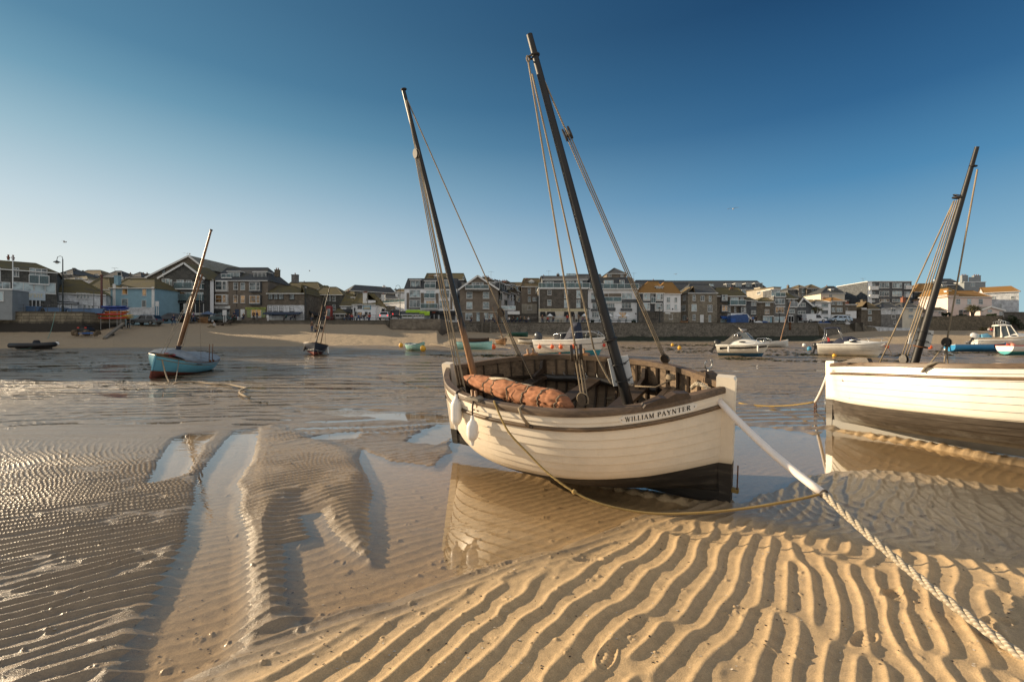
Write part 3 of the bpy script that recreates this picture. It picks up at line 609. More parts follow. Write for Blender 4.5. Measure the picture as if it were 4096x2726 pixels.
def lugger_body(root, H_, paint, names):
    """the parts that both white luggers share"""
    mb = MB(); H_.skin(mb, 11, .018, 64, lap=1); mb.build('hull', [paint, M_seamshade], root, 35)
    mb = MB(); H_.skin(mb, 12, .004, 48, t0=.05, inner=.035); mb.build('lining', M_plank, root, 35)
    mb = MB(); mb.box(-H_.L/2+.02, H_.L/2-.02, -.045, .045, 0, .17); mb.build('keel', paint, root)
    for nm, sg, hh in (('stem', 1, H_.zb+.14), ('sternpost', -1, H_.zs+.10)):
        mb = MB(); x = sg*H_.L/2; w = .055
        mb.prism([(x-sg*.06,0),(x+sg*.055,-.01),(x+sg*.07,hh*.5),(x+sg*.085,hh-.03),(x+sg*.07,hh),(x-sg*.10,hh),(x-sg*.10,hh-.2)], -w, w); mb.build(nm, paint, root)
    for sd in (-1, 1):
        mb = MB(); H_.edge(mb, .09, .07, .028, side=sd); mb.build('gunwale', M_rail, root, 40)
        mb = MB(); H_.strake(mb, .175, .027, sd); mb.build('rubbing_strake', M_strk, root, True)
        for k in range(23):
            u = -.90+1.8*k/22; mb = MB(); r0 = []
            for j in range(11):
                t = .12+.86*j/10; p = H_.pt(u, t, sd, -.036); n = H_.nrm(u, t, sd); n = n if n.length else Vector((0,sd,0)); x = Vector((.014,0,0))
                r0.append([p-x, p+x, p+x-n*.026, p-x-n*.026])
            mb.loft(r0); mb.build('rib', M_tarz, root, 40)
        mb = MB(); pts = []
        for i in range(25):
            u = -.93+1.86*i/24; t = 1-.30/(H_.sheer(u)-H_.zk); pts.append(H_.pt(u, t, sd, -.07))
        mb.tube(pts, .028, 4); mb.build('stringer', M_tar, root)
    for x, w, z in ((.80,.22,1.03), (.02,.2,1.0), (-.86,.2,1.0), (-1.50,.2,1.06)):
        u = x/(H_.L/2); b = H_.b(u)*.93; mb = MB(); mb.box(x-w/2, x+w/2, -b, b, z-.045, z); mb.build('thwart', M_tar, root)
    mb = MB()
    for k in range(9):
        y = -.52+.13*k; mb.box(-1.35, 1.25, y+.006, y+.124, .34+.02*abs(k-4), .36+.02*abs(k-4))
    mb.build('bottom_boards', M_plank, root)
    mb = MB(); Xs = [1.18+.075*i for i in range(9)]          # foredeck bench
    for i in range(8):
        b0, b1 = H_.b(Xs[i]/(H_.L/2))*.9, H_.b(Xs[i+1]/(H_.L/2))*.88
        mb.add([(Xs[i],-b0,1.10),(Xs[i+1]-.006,-b1,1.10),(Xs[i+1]-.006,b1,1.10),(Xs[i],b0,1.10),(Xs[i],-b0,1.07),(Xs[i+1]-.006,-b1,1.07),(Xs[i+1]-.006,b1,1.07),(Xs[i],b0,1.07)], [(0,1,2,3),(7,6,5,4),(0,4,5,1),(1,5,6,2),(2,6,7,3),(3,7,4,0)])
    mb.build('foredeck', M_tar, root)

def mast(root, base, top, r0, r1, mats, foot=.35, ring=None, name='mast', oil=None):
    base, top = Vector(base), Vector(top); d = (top-base).normalized(); f = base-d*((base.z-foot)/d.z)
    mb = MB(); n = 20; P = [f.lerp(top, i/n) for i in range(n+1)]; R = [r0+(r1-r0)*max(0, (i/n-.1)/.9)**1.15 for i in range(n+1)]
    mb.tube(P, R, 14); o = mb.build(name, mats, root, 60)
    return o, d

def near_rail(root, H_, side, px, dz=.03):
    mw = root.matrix_world; best = None
    for i in range(400):
        u = -.97+1.94*i/399; p = mw @ (H_.pt(u, 1, side)+Vector((0,0,dz)))
        e = abs(prj(p)[0]-px)
        if best is None or e < best[0]: best = (e, H_.pt(u, 1, side)+Vector((0,0,dz)), u)
    return best[1], best[2]
def unproj(root, px, py, y=None, z=None):
    inv = root.matrix_world.inverted(); o = inv @ Vector((0,0,EYE)); d = (inv @ Wp(px, py, 10))-o
    t = (y-o.y)/d.y if y is not None else (z-o.z)/d.z
    return o+d*t
def along(root, a, b, px, py):
    best = None
    for i in range(201):
        p = Vector(a).lerp(Vector(b), i/200); q = prj(root.matrix_world @ p); e = (q[0]-px)**2+(q[1]-py)**2
        if best is None or e < best[0]: best = (e, p)
    return best[1]
def ropeline(root, name, a, b, r, m=None, s=.0, n=10, lab=None):
    mb = MB(); mb.tube(sag(a, b, s, n), r, 6); o = mb.build(name, m or M_rope, root, True)
    if lab: o['label'] = lab
    return o
def T(x, y): return (x*TF, y*TF)

# ---- the lugger in the middle of the picture
def pose(root, foot, foot_local, heel, trim, yaw):
    R = Matrix.Rotation(yaw, 4, 'Z') @ Matrix.Rotation(trim, 4, 'Y') @ Matrix.Rotation(heel, 4, 'X')
    t = Vector(foot)-R @ Vector(foot_local); M = Matrix.Translation(t) @ R
    root.matrix_world = M; root.rotation_euler = R.to_euler(); root.location = t; bpy.context.view_layer.update()
H1 = Hull(4.094, 2.298, 1.393, 1.283, 1.252, 2.578, .995, nm=3.0)
lug = thing('lugger', 'cream and black two-masted wooden lugger with open dark interior, heeled over beside its pool', 'sailing boat')
pose(lug, (2.441, 5.195, -.02), (H1.L/2, 0, 0), .224, .050, -.611)
P1 = hullpaint('lugger_paint', (.80,.71,.57), (.028,.024,.020), .395, .073, .45, (.20,.17,.13))
lugger_body(lug, H1, P1, 0)
def lugger_fit():
    r = lug
    fm, fd = mast(r, unproj(r, *T(1443,920), y=0), unproj(r, *T(1218,80), y=0), .067, .036, M_spar); fm['label'] = 'black taller foremast'
    mm, md = mast(r, unproj(r, *T(1090,860), y=0), unproj(r, *T(928,206), y=0), .053, .027, None, .5); mm['label'] = 'mizzen mast, black above and oiled brown below'
    # mizzen: brown foot, black head
    m, nt, out, N, L = nmat('mizzen_spar'); p = N('BsdfPrincipled', i_Roughness=.4); tc = N('TexCoord'); sx = N('SeparateXYZ'); L(tc.outputs['Object'], sx.inputs[0])
    mp = N('Mapping', i_Scale=(20,20,1.5)); L(tc.outputs['Object'], mp.inputs[0]); n = N('TexNoise', i_Scale=2, i_Detail=7); L(mp.outputs[0], n.inputs['Vector'])
    a = N('Math', operation='MULTIPLY_ADD', i_1=.9); L(n.outputs[0], a.inputs[0]); L(sx.outputs[2], a.inputs[2]); mr = N('MapRange', i_1=2.15, i_2=2.55); L(a.outputs[0], mr.inputs[0])
    br = mixc(N, L, n.outputs[0], (.12,.05,.018), (.46,.24,.10)); bk = mixc(N, L, n.outputs[0], (.004,.004,.004), (.016,.013,.011)); L(mixc(N, L, mr.outputs[0], br, bk), p.inputs['Base Color']); L(p.outputs[0], out.inputs[0])
    mm.data.materials[0] = m
    def onmast(px, py): return unproj(r, px*TF, py*TF, y=0)
    # mast irons
    for c, d, R_ in ((onmast(1229,129), fd, .058), (onmast(1403,781), fd, .085)):
        mb = MB(); mb.torus(c, R_, .012, d); mb.build('mast_band', M_iron, fm, True)
    mb = MB(); mb.torus(onmast(929,206), .034, .010, md); mb.build('mast_band', M_iron, mm, True)
    # foremast tackle to the far rail
    a = onmast(1252,185); e, _ = near_rail(r, H1, 1, 1530*TF, .10); b = along(r, a, e, *T(1306,309)); c = along(r, a, e, *T(1527,832))
    pulley('tackle_block', r, b, e-a, .062, None, 2, .07, (1,.6,0)); pulley('tackle_block', r, c, e-a, .055, None, 2)
    ropeline(r, 'pendant', a, b, .010)
    for k in (-1, 0, 1):
        o = Vector((.022*k, .012*k, 0)); ropeline(r, 'tackle_fall', b+o, c+o*.8, .0075)
    ropeline(r, 'lashing', c, e-Vector((0,0,.30)), .010)
    # halyard to a hanging block and down to the near rail
    a = onmast(1225,142)+Vector((-.02,-.06,0)); e, ue = near_rail(r, H1, -1, 1341*TF, .0); e = e+Vector((0,.10,.03)); b = along(r, a, e, *T(1326,811)); c = along(r, a, e, *T(1341,906))
    b = r.matrix_world.inverted() @ (Wp(1326*TF, 811*TF, (r.matrix_world @ b).y)); c = r.matrix_world.inverted() @ (Wp(1341*TF, 917*TF, (r.matrix_world @ c).y))
    pulley('tackle_block', r, b, Vector((0,0,1)), .075, None, 2, .10, (1,.6,0)); pulley('tackle_block', r, c, Vector((0,0,1)), .06, None, 1, .05)
    ropeline(r, 'halyard', a, b, .011)
    mb = MB(); mb.torus(a+Vector((0,0,.02)), .03, .010, (1,0,0)); mb.build('rope_eye', M_rope, r, True)
    for k in (-1, 1): ropeline(r, 'tackle_fall', b+Vector((.02*k,0,-.03)), c+Vector((.018*k,0,.04)), .0085)
    ropeline(r, 'tackle_fall', b+Vector((.05,0,-.02)), c+Vector((.06,0,-.05)), .0075)
    a = onmast(1238,170)+Vector((-.05,-.05,0)); b = onmast(1389,800)+Vector((-.09,-.09,0)); ropeline(r, 'hoisting_rope', a, b, .011, s=-.02)
    ropeline(r, 'hoisting_rope', b, onmast(1424,880)+Vector((-.05,-.09,0)), .011, s=.03)
    # mizzen tackles
    a = onmast(938,232)+Vector((0,-.03,0)); e, _ = near_rail(r, H1, -1, 1052*TF, -.02); e += Vector((.05,.06,-.12)); b = along(r, a, e, *T(958,354))
    pulley('tackle_block', r, b, e-b, .055, None, 2); ropeline(r, 'pendant', a, b, .009)
    for k in range(4): ropeline(r, 'tackle_fall', b+Vector((.012*(k-1.5),.01*(k-1.5),0)), e+Vector((.035*(k-1.5),.012*(k-1.5),.25 if k < 3 else 0)), .0075)
    pulley('tackle_block', r, e+Vector((0,0,.16)), Vector((0,0,1)), .05, None, 2)
    a = onmast(936,228); e, _ = near_rail(r, H1, 1, 1200*TF, .02); b = along(r, a, e, *T(1153,718)); c = along(r, a, e, *T(1194,815))
    b = r.matrix_world.inverted() @ Wp(1153*TF, 718*TF, (r.matrix_world @ b).y); c = r.matrix_world.inverted() @ Wp(1195*TF, 822*TF, (r.matrix_world @ c).y)
    ropeline(r, 'pendant', a, b, .009); pulley('tackle_block', r, b, c-b, .06, None, 2); pulley('tackle_block', r, c, c-b, .05, None, 1, .04)
    for k in (-1, 0, 1): ropeline(r, 'tackle_fall', b+Vector((.02*k,.01*k,0)), c+Vector((.016*k,.008*k,0)), .007)
    ropeline(r, 'lashing', c, c+(c-b).normalized()*.3, .008, M_roped)
    ropeline(r, 'downhaul', b, r.matrix_world.inverted() @ Wp(1232*TF, 885*TF, (r.matrix_world @ c).y-.4), .008, M_roped, .02)
    # name board on the bow
    def us(px, dz, side=-1):
        best = None
        for i in range(600):
            u = -.98+1.96*i/599; q = prj(r.matrix_world @ H1.on(u, dz, side)); e_ = abs(q[0]-px*TF)
            if best is None or e_ < best[0]: best = (e_, u)
        return best[1]
    u0, u1 = us(1425, .09), us(1603, .085)
    def arcput(ua, ub, side, off, zc):
        n = 60; P = [H1.on(ua+(ub-ua)*i/n, zc, side, 0) for i in range(n+1)]; S_ = [0]
        for i in range(n): S_.append(S_[-1]+(P[i+1]-P[i]).length)
        def put(a, z):
            f = min(max(a, 0), S_[-1])/S_[-1]; u = ua+(ub-ua)*f; return H1.on(u, zc-z, side, off)
        return put, S_[-1]
    put, ln = arcput(u0, u1, -1, .012, .088)
    mb = MB(); n = 40; hh = .046; ring = []
    for i in range(n+1):
        a = ln*i/n; k = hh if 1 < i < n-1 else hh*.55
        ring.append([put(a, -k), put(a, k), put(a, k)-(put(a, k)-H1.on(u0+(u1-u0)*i/n, .088-k, -1, -.004)), H1.on(u0+(u1-u0)*i/n, .088+k, -1, -.004)])
    mb.loft(ring)
    put2, _ = arcput(u0, u1, -1, .0145, .088); t = 'WILLIAM PAYNTER'; w = serif_width(t, .12); h = ln*.84/w
    serif(mb, t, lambda a, z: put2(a+ln*.08, z-h/2), h, .12, mi=1); [mb.sphere(put2(q, 0), .006, 6, 4, mi=1) for q in (ln*.035, ln*.965)]
    mb.build('name_board', [M_white, M_ink], r, 30)
    # gudgeon bar on the forefoot post
    mb = MB(); x = H1.L/2+.085; mb.tube([(x+.03,-.01,.22),(x+.035,-.01,.52)], .008, 6); mb.build('gudgeon_bar', M_rust, r, True)
    mb = MB(); mb.box(x-.03, x+.045, -.03, .03, .19, .23); mb.build('gudgeon', mat('brass', (.4,.28,.1), .5, .6, .3, 20), r)
    mb = MB(); mb.prism([(H1.L/2-.1,0),(H1.L/2+.13,-.03),(H1.L/2+.05,.07),(H1.L/2-.02,.08)], -.05, .05); mb.build('skeg_shoe', M_black, r)
    # rail fittings
    def chock(px, side, ln_, nm='chock', hgt=.075, m_=M_tar):
        p, u = near_rail(r, H1, side, px*TF, .03); q = H1.pt(min(u+.02,.99), 1, side)-H1.pt(u-.02, 1, side); q.normalize(); s_ = Vector((-q.y, q.x, 0))
        mb = MB(); prof = [(-1,0),(-.9,.35),(-.25,.8),(0,.62),(.35,1),(.9,.75),(1,.1)]
        v0 = [p+q*(a*ln_/2)+Vector((0,0,b*hgt))+s_*.04 for a, b in prof]; v1 = [p+q*(a*ln_/2)+Vector((0,0,b*hgt))-s_*.055 for a, b in prof]; n = len(prof)
        mb.add(v0+v1, [tuple(range(n)), tuple(range(2*n-1, n-1, -1))]+[(i, n+i, n+(i+1) % n, (i+1) % n) for i in range(n)]); return mb.build(nm, m_, r)
    chock(1530, -1, .52, hgt=.09); chock(1626, 1, .34)
    p, u = near_rail(r, H1, 1, 1630*TF, .10); mb = MB()
    mb.tube([p-Vector((0,0,.05)), p+Vector((0,0,.03))], .012, 6); pts = []
    for i in range(15):
        a = math.radians(128+284*i/14); pts.append(p+Vector((.0,.05*math.cos(a),.085+.055*math.sin(a)))+Vector((.05*math.cos(a)*.6,0,0)))
    mb.tube(pts, .011, 6); mb.build('crutch', M_galv, r, True)
    for px, side, nm in ((1093,-1,0),(1222,1,1),(1338,1,1)):
        for k in (-1, 1):
            p, u = near_rail(r, H1, side, (px+k*(4 if side < 0 else 6))*TF, .0); mb = MB(); mb.tube([p-Vector((0,0,.12)), p+Vector((0,0,.14))], [.014,.018], 6); mb.build('thole_pin', M_thole, r, True)
        chock(px, side, .26, 'thole_pad', .045, M_thole if nm else M_grey)
    # strop hanging over the near rail, with a thimble
    p, u = near_rail(r, H1, -1, 1196*TF, .035); q = H1.on(u+.055, .16, -1, .03); mb = MB(); mb.tube([p+Vector((0,.05,0)), p+Vector((.02,-.05,.005)), p+Vector((.06,-.075,-.06)), q], .017, 7); mb.build('rail_strop', M_rope, r, True)
    mb = MB(); mb.torus(q+Vector((.03,0,-.005)), .022, .006, (0,1,.2)); mb.build('thimble', M_iron, r, True)
    # padded roll and hooks along the far side
    mb = MB(); pts = []; 
    for i in range(14):
        u = -.45+.95*i/13; pts.append(H1.pt(u, .72, 1, -.12)+Vector((0,0,.01*math.sin(i*2.1))))
    mb.tube(pts, .055, 10); mb.build('side_roll', mat('black_vinyl', (.03,.026,.022), .35, 0, .4, 6, .3, 12), r, True)
    for i in range(9):
        u = -.35+.09*i; p = H1.pt(u, .80, 1, -.08); mb = MB(); mb.tube([p, p+Vector((.02,-.02,-.04)), p+Vector((.045,-.03,-.06)), p+Vector((.05,-.03,-.035))], .005, 5); mb.build('hook', M_galv, r, True)
    for x in (.80, -.86):   # thwart knees
        for sd in (-1, 1):
            b_ = H1.b(x/(H1.L/2)); mb = MB(); P = [(0,1.03),(-.02,1.24),(-.06,1.24),(-.10,1.12),(-.34,1.06),(-.34,1.03)]
            v = [Vector((x+o, sd*(b_-.05+a), z)) for o in (-.025,.025) for a, z in P]; n = 6
            mb.add(v, [tuple(range(n)), tuple(range(2*n-1, n-1, -1))]+[(i, n+i, n+(i+1) % n, (i+1) % n) for i in range(n)]); mb.build('knee', M_tar, r)
    # belayed coils
    mb = MB(); p = unproj(r, *T(1543,870), y=.62)
    for k in range(4): mb.torus(p+Vector((0,0,.014*k)), .055-.004*k, .011, (.1,.1,1))
    mb.tube([p+Vector((.03,-.04,0)), p+Vector((-.16,-.12,-.10)), p+Vector((-.42,-.16,-.10))], .011, 6); mb.build('belayed_coil', M_rope, r, True)
    return onmast, fd
onmast, fdir = lugger_fit()

def free(root, o):      # keep world place while standing at top level
    o.matrix_world = root.matrix_world.copy(); return o
def fender(p, h, r, lab):
    t = thing('fender', lab, 'fender', p, group='white fenders of the middle lugger'); mb = MB()
    prof = [(0,0),(.018,.0),(.022,.03),(.028,.06),(.05,.075),(r*.86,.10),(r*.97,.12),(r,.15),(r,h-.15),(r*.97,h-.12),(r*.86,h-.10),(.05,h-.075),(.028,h-.06),(.022,h-.03),(.018,h),(0,h)]
    mb.loft([[(a*math.cos(2*math.pi*i/16), a*math.sin(2*math.pi*i/16), -h+z) for i in range(16)] for a, z in prof], cap=False); mb.build('fender_body', M_fend, t, 60)
    mb = MB(); mb.torus((0,0,-.012), .013, .006, (0,1,0)); mb.build('eyelet', M_iron, t, True)
    return t
def lugger_things():
    r = lug; mw = r.matrix_world
    for px, y0, y1, dx, lab in ((1050,906,987,.10,'white cylindrical fender at the stern corner of the middle lugger, higher of the two'),(1087,955,1024,.13,'white cylindrical fender on a longer lanyard below the thole pins, lower of the two')):
        p, u = near_rail(r, H1, -1, (px+4)*TF, 0); n = H1.nrm(u, .8, -1); w = mw @ (p+n*dx); d = w.y
        a, b = Wp(px*TF, y0*TF, d), Wp(px*TF, y1*TF, d); t = fender(a, a.z-b.z, .072, lab)
        up = mw @ (p+Vector((0,0,.05))); mb = MB(); q = a-a; top = up-a
        mb.tube([(0,0,-.01), (.0,0,top.z*.5), tuple(top*.9), tuple(top), tuple(top+Vector((.03,.09,.0)))], .011, 6); mb.build('lanyard', M_roped, t, True)
    # furled tan sail along the near side
    ax = [(1066,872,-.10),(1084,874,-.17),(1110,882,-.28),(1140,890,-.38),(1172,898,-.48),(1205,907,-.56),(1240,915,-.63),(1272,922,-.70),(1300,931,-.76),(1316,936,-.79)]
    P = [mw @ unproj(r, x*TF, y*TF, y=yy) for x, y, yy in ax]
    R = [.05,.10,.13,.13,.15,.15,.155,.14,.095,.03]
    t = thing('furled_sail', 'tan canvas sail furled and lashed with rope, lying inside the lugger\'s near side', 'sail', P[4])
    n = 120; m_ = 44; rings = []; rs = random.Random(4)
    Q = [Vector(p)-P[4] for p in P]
    def cat(a, i, f):
        g = lambda k: a[max(0, min(len(a)-1, k))]
        return .5*((2*g(i))+(g(i+1)-g(i-1))*f+(2*g(i-1)-5*g(i)+4*g(i+1)-g(i+2))*f*f+(3*g(i)-g(i-1)-3*g(i+1)+g(i+2))*f**3)
    ties = [.16,.30,.37,.50,.62,.74,.86]
    TH, KK = np.meshgrid(np.arange(m_)*2*math.pi/m_, np.arange(n+1)); fold = .17*(1-np.abs(vn(np.cos(TH)*1.1+KK*.035, np.sin(TH)*1.1+KK*.05, .55, 1, 2))*2)-.10*np.abs(vn(np.cos(TH)*2+KK*.09, np.sin(TH)*2-KK*.07, .7, 3, 2))*2
    for k in range(n+1):
        s_ = k/n*(len(Q)-1); i = min(int(s_), len(Q)-2); c = cat(Q, i, s_-i); rr = cat(R, i, s_-i)
        d = (cat(Q, i, min(1, s_-i+.05))-cat(Q, i, max(0, s_-i-.05))).normalized(); a = d.cross(Vector((0,0,1))).normalized(); b = a.cross(d)
        pin = 1-.05*sum(math.exp(-((k/n-q)/.008)**2) for q in ties)
        rings.append([c+(a*math.cos(th)*1.12+b*math.sin(th)*.85)*rr*pin*(1+.05*math.sin(2*th+k*.11)+fold[k][int(round(th/(2*math.pi)*m_)) % m_]-.05*math.exp(-((k % 17-8)/2.)**2)*(math.sin(th*3+k) > 0)) for th in [2*math.pi*j/m_ for j in range(m_)]])
    mb = MB(); mb.loft(rings); mb.build('canvas', mat('tan_canvas', (.38,.155,.07), .85, 0, .3, 4, .3, 12), t, True)
    for q in ties:
        k = int(q*n); mb = MB(); mb.tube([p+(p-Q[0]*0-sum(rings[k], Vector())/m_)*.03 for p in [Vector(x) for x in rings[k]]]+[Vector(rings[k][0])], .0095, 6, cap=False); mb.build('lashing', M_rope, t, True)
    def top(k, th=math.pi/2): j = int(th/(2*math.pi)*m_) % m_; return Vector(rings[k][j])*1.0+Vector((0,0,.008))
    mb = MB(); mb.tube([top(int(n*.30),1.3), top(int(n*.34),1.5)+Vector((0,0,.006)), top(int(n*.42),1.7), top(int(n*.5),1.9), top(int(n*.56),2.1), top(int(n*.64),2.2)], .013, 6); mb.tube([top(int(n*.64),2.2), top(int(n*.67),2.5), top(int(n*.70),2.9), top(int(n*.73),3.3)], .014, 6)
    mb.tube([top(int(n*.33),1.2), top(int(n*.44),1.4)+Vector((0,0,.012)), top(int(n*.50),1.9)], .011, 6); mb.torus(top(int(n*.5),1.9), .03, .011, (0,0,1)); mb.build('heaving_rope', M_ropew, t, True)
    # notice board lashed to the foremast
    c = mw @ onmast(1428, 856); t = thing('notice_board', 'pale blank board lashed with black ties to the middle lugger\'s foremast', 'board', c)
    t.rotation_euler = (.16, -.20, -.25); mb = MB(); mb.box(-.125, .125, .075, .083, -.18, .18); o = mb.build('panel', M_board, t); bv = o.modifiers.new('b', 'BEVEL'); bv.width = .02; bv.limit_method = 'ANGLE'
    for z in (.10, -.11):
        mb = MB(); mb.torus((0,.01,z), .088, .006, (.05,.08,1)); mb.tube([(.08,.05,z),(.13,.03,z+.03)], .005, 5); mb.build('tie', M_black, t, True)
    # loose coil on the bottom boards
    p = unproj(r, *T(1408,921), z=.62); mb = MB()
    for k in range(6): mb.torus(Vector((.02*math.sin(k*2), .02*math.cos(k*3), .018*k)), .10-.006*(k % 3), .012, (.25*math.sin(k), .2*math.cos(k*2), 1))
    mb.tube([(.1,0,.05),(.25,-.1,.03),(.4,.05,.02),(.3,.2,.03)], .012, 6)
    o = mb.build('rope_coil', M_rope, None, True); o.matrix_world = mw @ Matrix.Translation(p); tag(o, 'untidy coil of tan rope lying in the middle lugger\'s bilge behind the foremast', 'rope')
    # mooring warp with a chafe hose, and the thin yellow line made fast to it
    F_ = mw @ unproj(r, *T(1629,893), y=.02); K = Wp(1895*TF, 1135*TF, 3.95); E = Wp(2420*TF, 1524*TF, 2.42); E.z = .06
    pts = [F_.lerp(K, i/12)-Vector((0,0,.10*4*(i/12)*(1-i/12)*.6)) for i in range(13)]
    # bend the run so that it hangs on the sight line of the photograph's rope
    t = thing('mooring_warp', 'thick pale twisted mooring rope, white hose over its top, from middle lugger\'s bow to sand', 'rope', F_)
    Lc = [p-F_ for p in pts]; a0 = Lc[1]+(Lc[0]-Lc[1])*.2
    mb = MB(); mb.tube(Lc[1:], .036, 14); mb.build('chafe_hose', M_hose, t, True)
    run = [pts[-1]-F_+(E-K)*(i/10)-Vector((0,0,.05*4*(i/10)*(1-i/10))) for i in range(11)]; X_ = run[-1]; run += [X_+Vector((.35*k, -.22*k, -.015)) for k in (1, 2, 3, 4)]; fine = []
    for i in range(14): fine += [run[i].lerp(run[i+1], k/14) for k in range(14)]
    mb = MB(); d = (run[10]-run[0]).normalized(); u = d.orthogonal().normalized(); v = d.cross(u)
    for s_ in range(3): mb.tube([p+(u*math.cos(k*.26+s_*2.094)+v*math.sin(k*.26+s_*2.094))*.0155 for k, p in enumerate(fine)], .0165, 7)
    mb.build('strands', M_ropew, t, True)
    bow = [mw.inverted() @ F_+Vector(q) for q in ((-.20,.10,-.05),(-.14,.06,.02),(-.07,.02,.03),(0,0,0))]; bow = [mw @ q-F_ for q in bow]+[Lc[1]]; fb = []
    for i in range(4): fb += [bow[i].lerp(bow[i+1], k/8) for k in range(8)]
    mb = MB()
    for s_ in range(3): mb.tube([p+(u*math.cos(k*.9+s_*2.094)+v*math.sin(k*.9+s_*2.094))*.014 for k, p in enumerate(fb)], .016, 6)
    mb.build('bow_turns', M_ropew, t, True)
    mb = MB(); mb.torus(run[0], .03, .012, d); mb.build('seizing', M_roped, t, True)
    # thin line: from rail, down, along the sand and up to the seizing
    p, u_ = near_rail(r, H1, -1, 1139*TF, .035); a = mw @ p; ctrl = [(1139,948,None),(1168,990,.0),(1215,1042,.0),(1260,1087,.0),(1321,1131,.0),(1376,1156,.0),(1440,1172,.0),(1500,1180,.0),(1560,1181,.0),(1640,1177,.0),(1720,1168,.0),(1800,1155,.0),(1850,1145,.0),(1893,1134,.0)]
    d0, d1 = a.y-.08, K.y; P = [a+Vector((0,.06,0)), a+Vector((0,-.03,.0))]
    for i, (x, y, _) in enumerate(ctrl[1:]):
        f = (i+1)/(len(ctrl)-1); g = [0,.13,.26,.38,.53,.62,.70,.76,.81,.87,.92,.96,.98,1][i+1]
        q = Wp(x*TF, y*TF, d0+(d1-d0)*g); 
        if q.z < .012: dd = FP*(EYE-.015)/(y*TF-CYP); q = Wp(x*TF, y*TF, dd)
        P.append(q)
    t = thing('thin_line', 'thin yellow rope drooping from the lugger\'s rail over the pool to the thick warp', 'rope', P[1]); mb = MB(); fine = []
    for i in range(len(P)-1): fine += [cat(P, i, k/8) for k in range(8)]
    fine.append(P[-1]); mb.tube([q-P[1] for q in fine], .0115, 7); mb.build('line', M_ropey, t, True)
    mb = MB(); mb.sphere(P[5]-P[1], .026, 8, 6); mb.build('knot', M_ropey, t, True)
lugger_things()

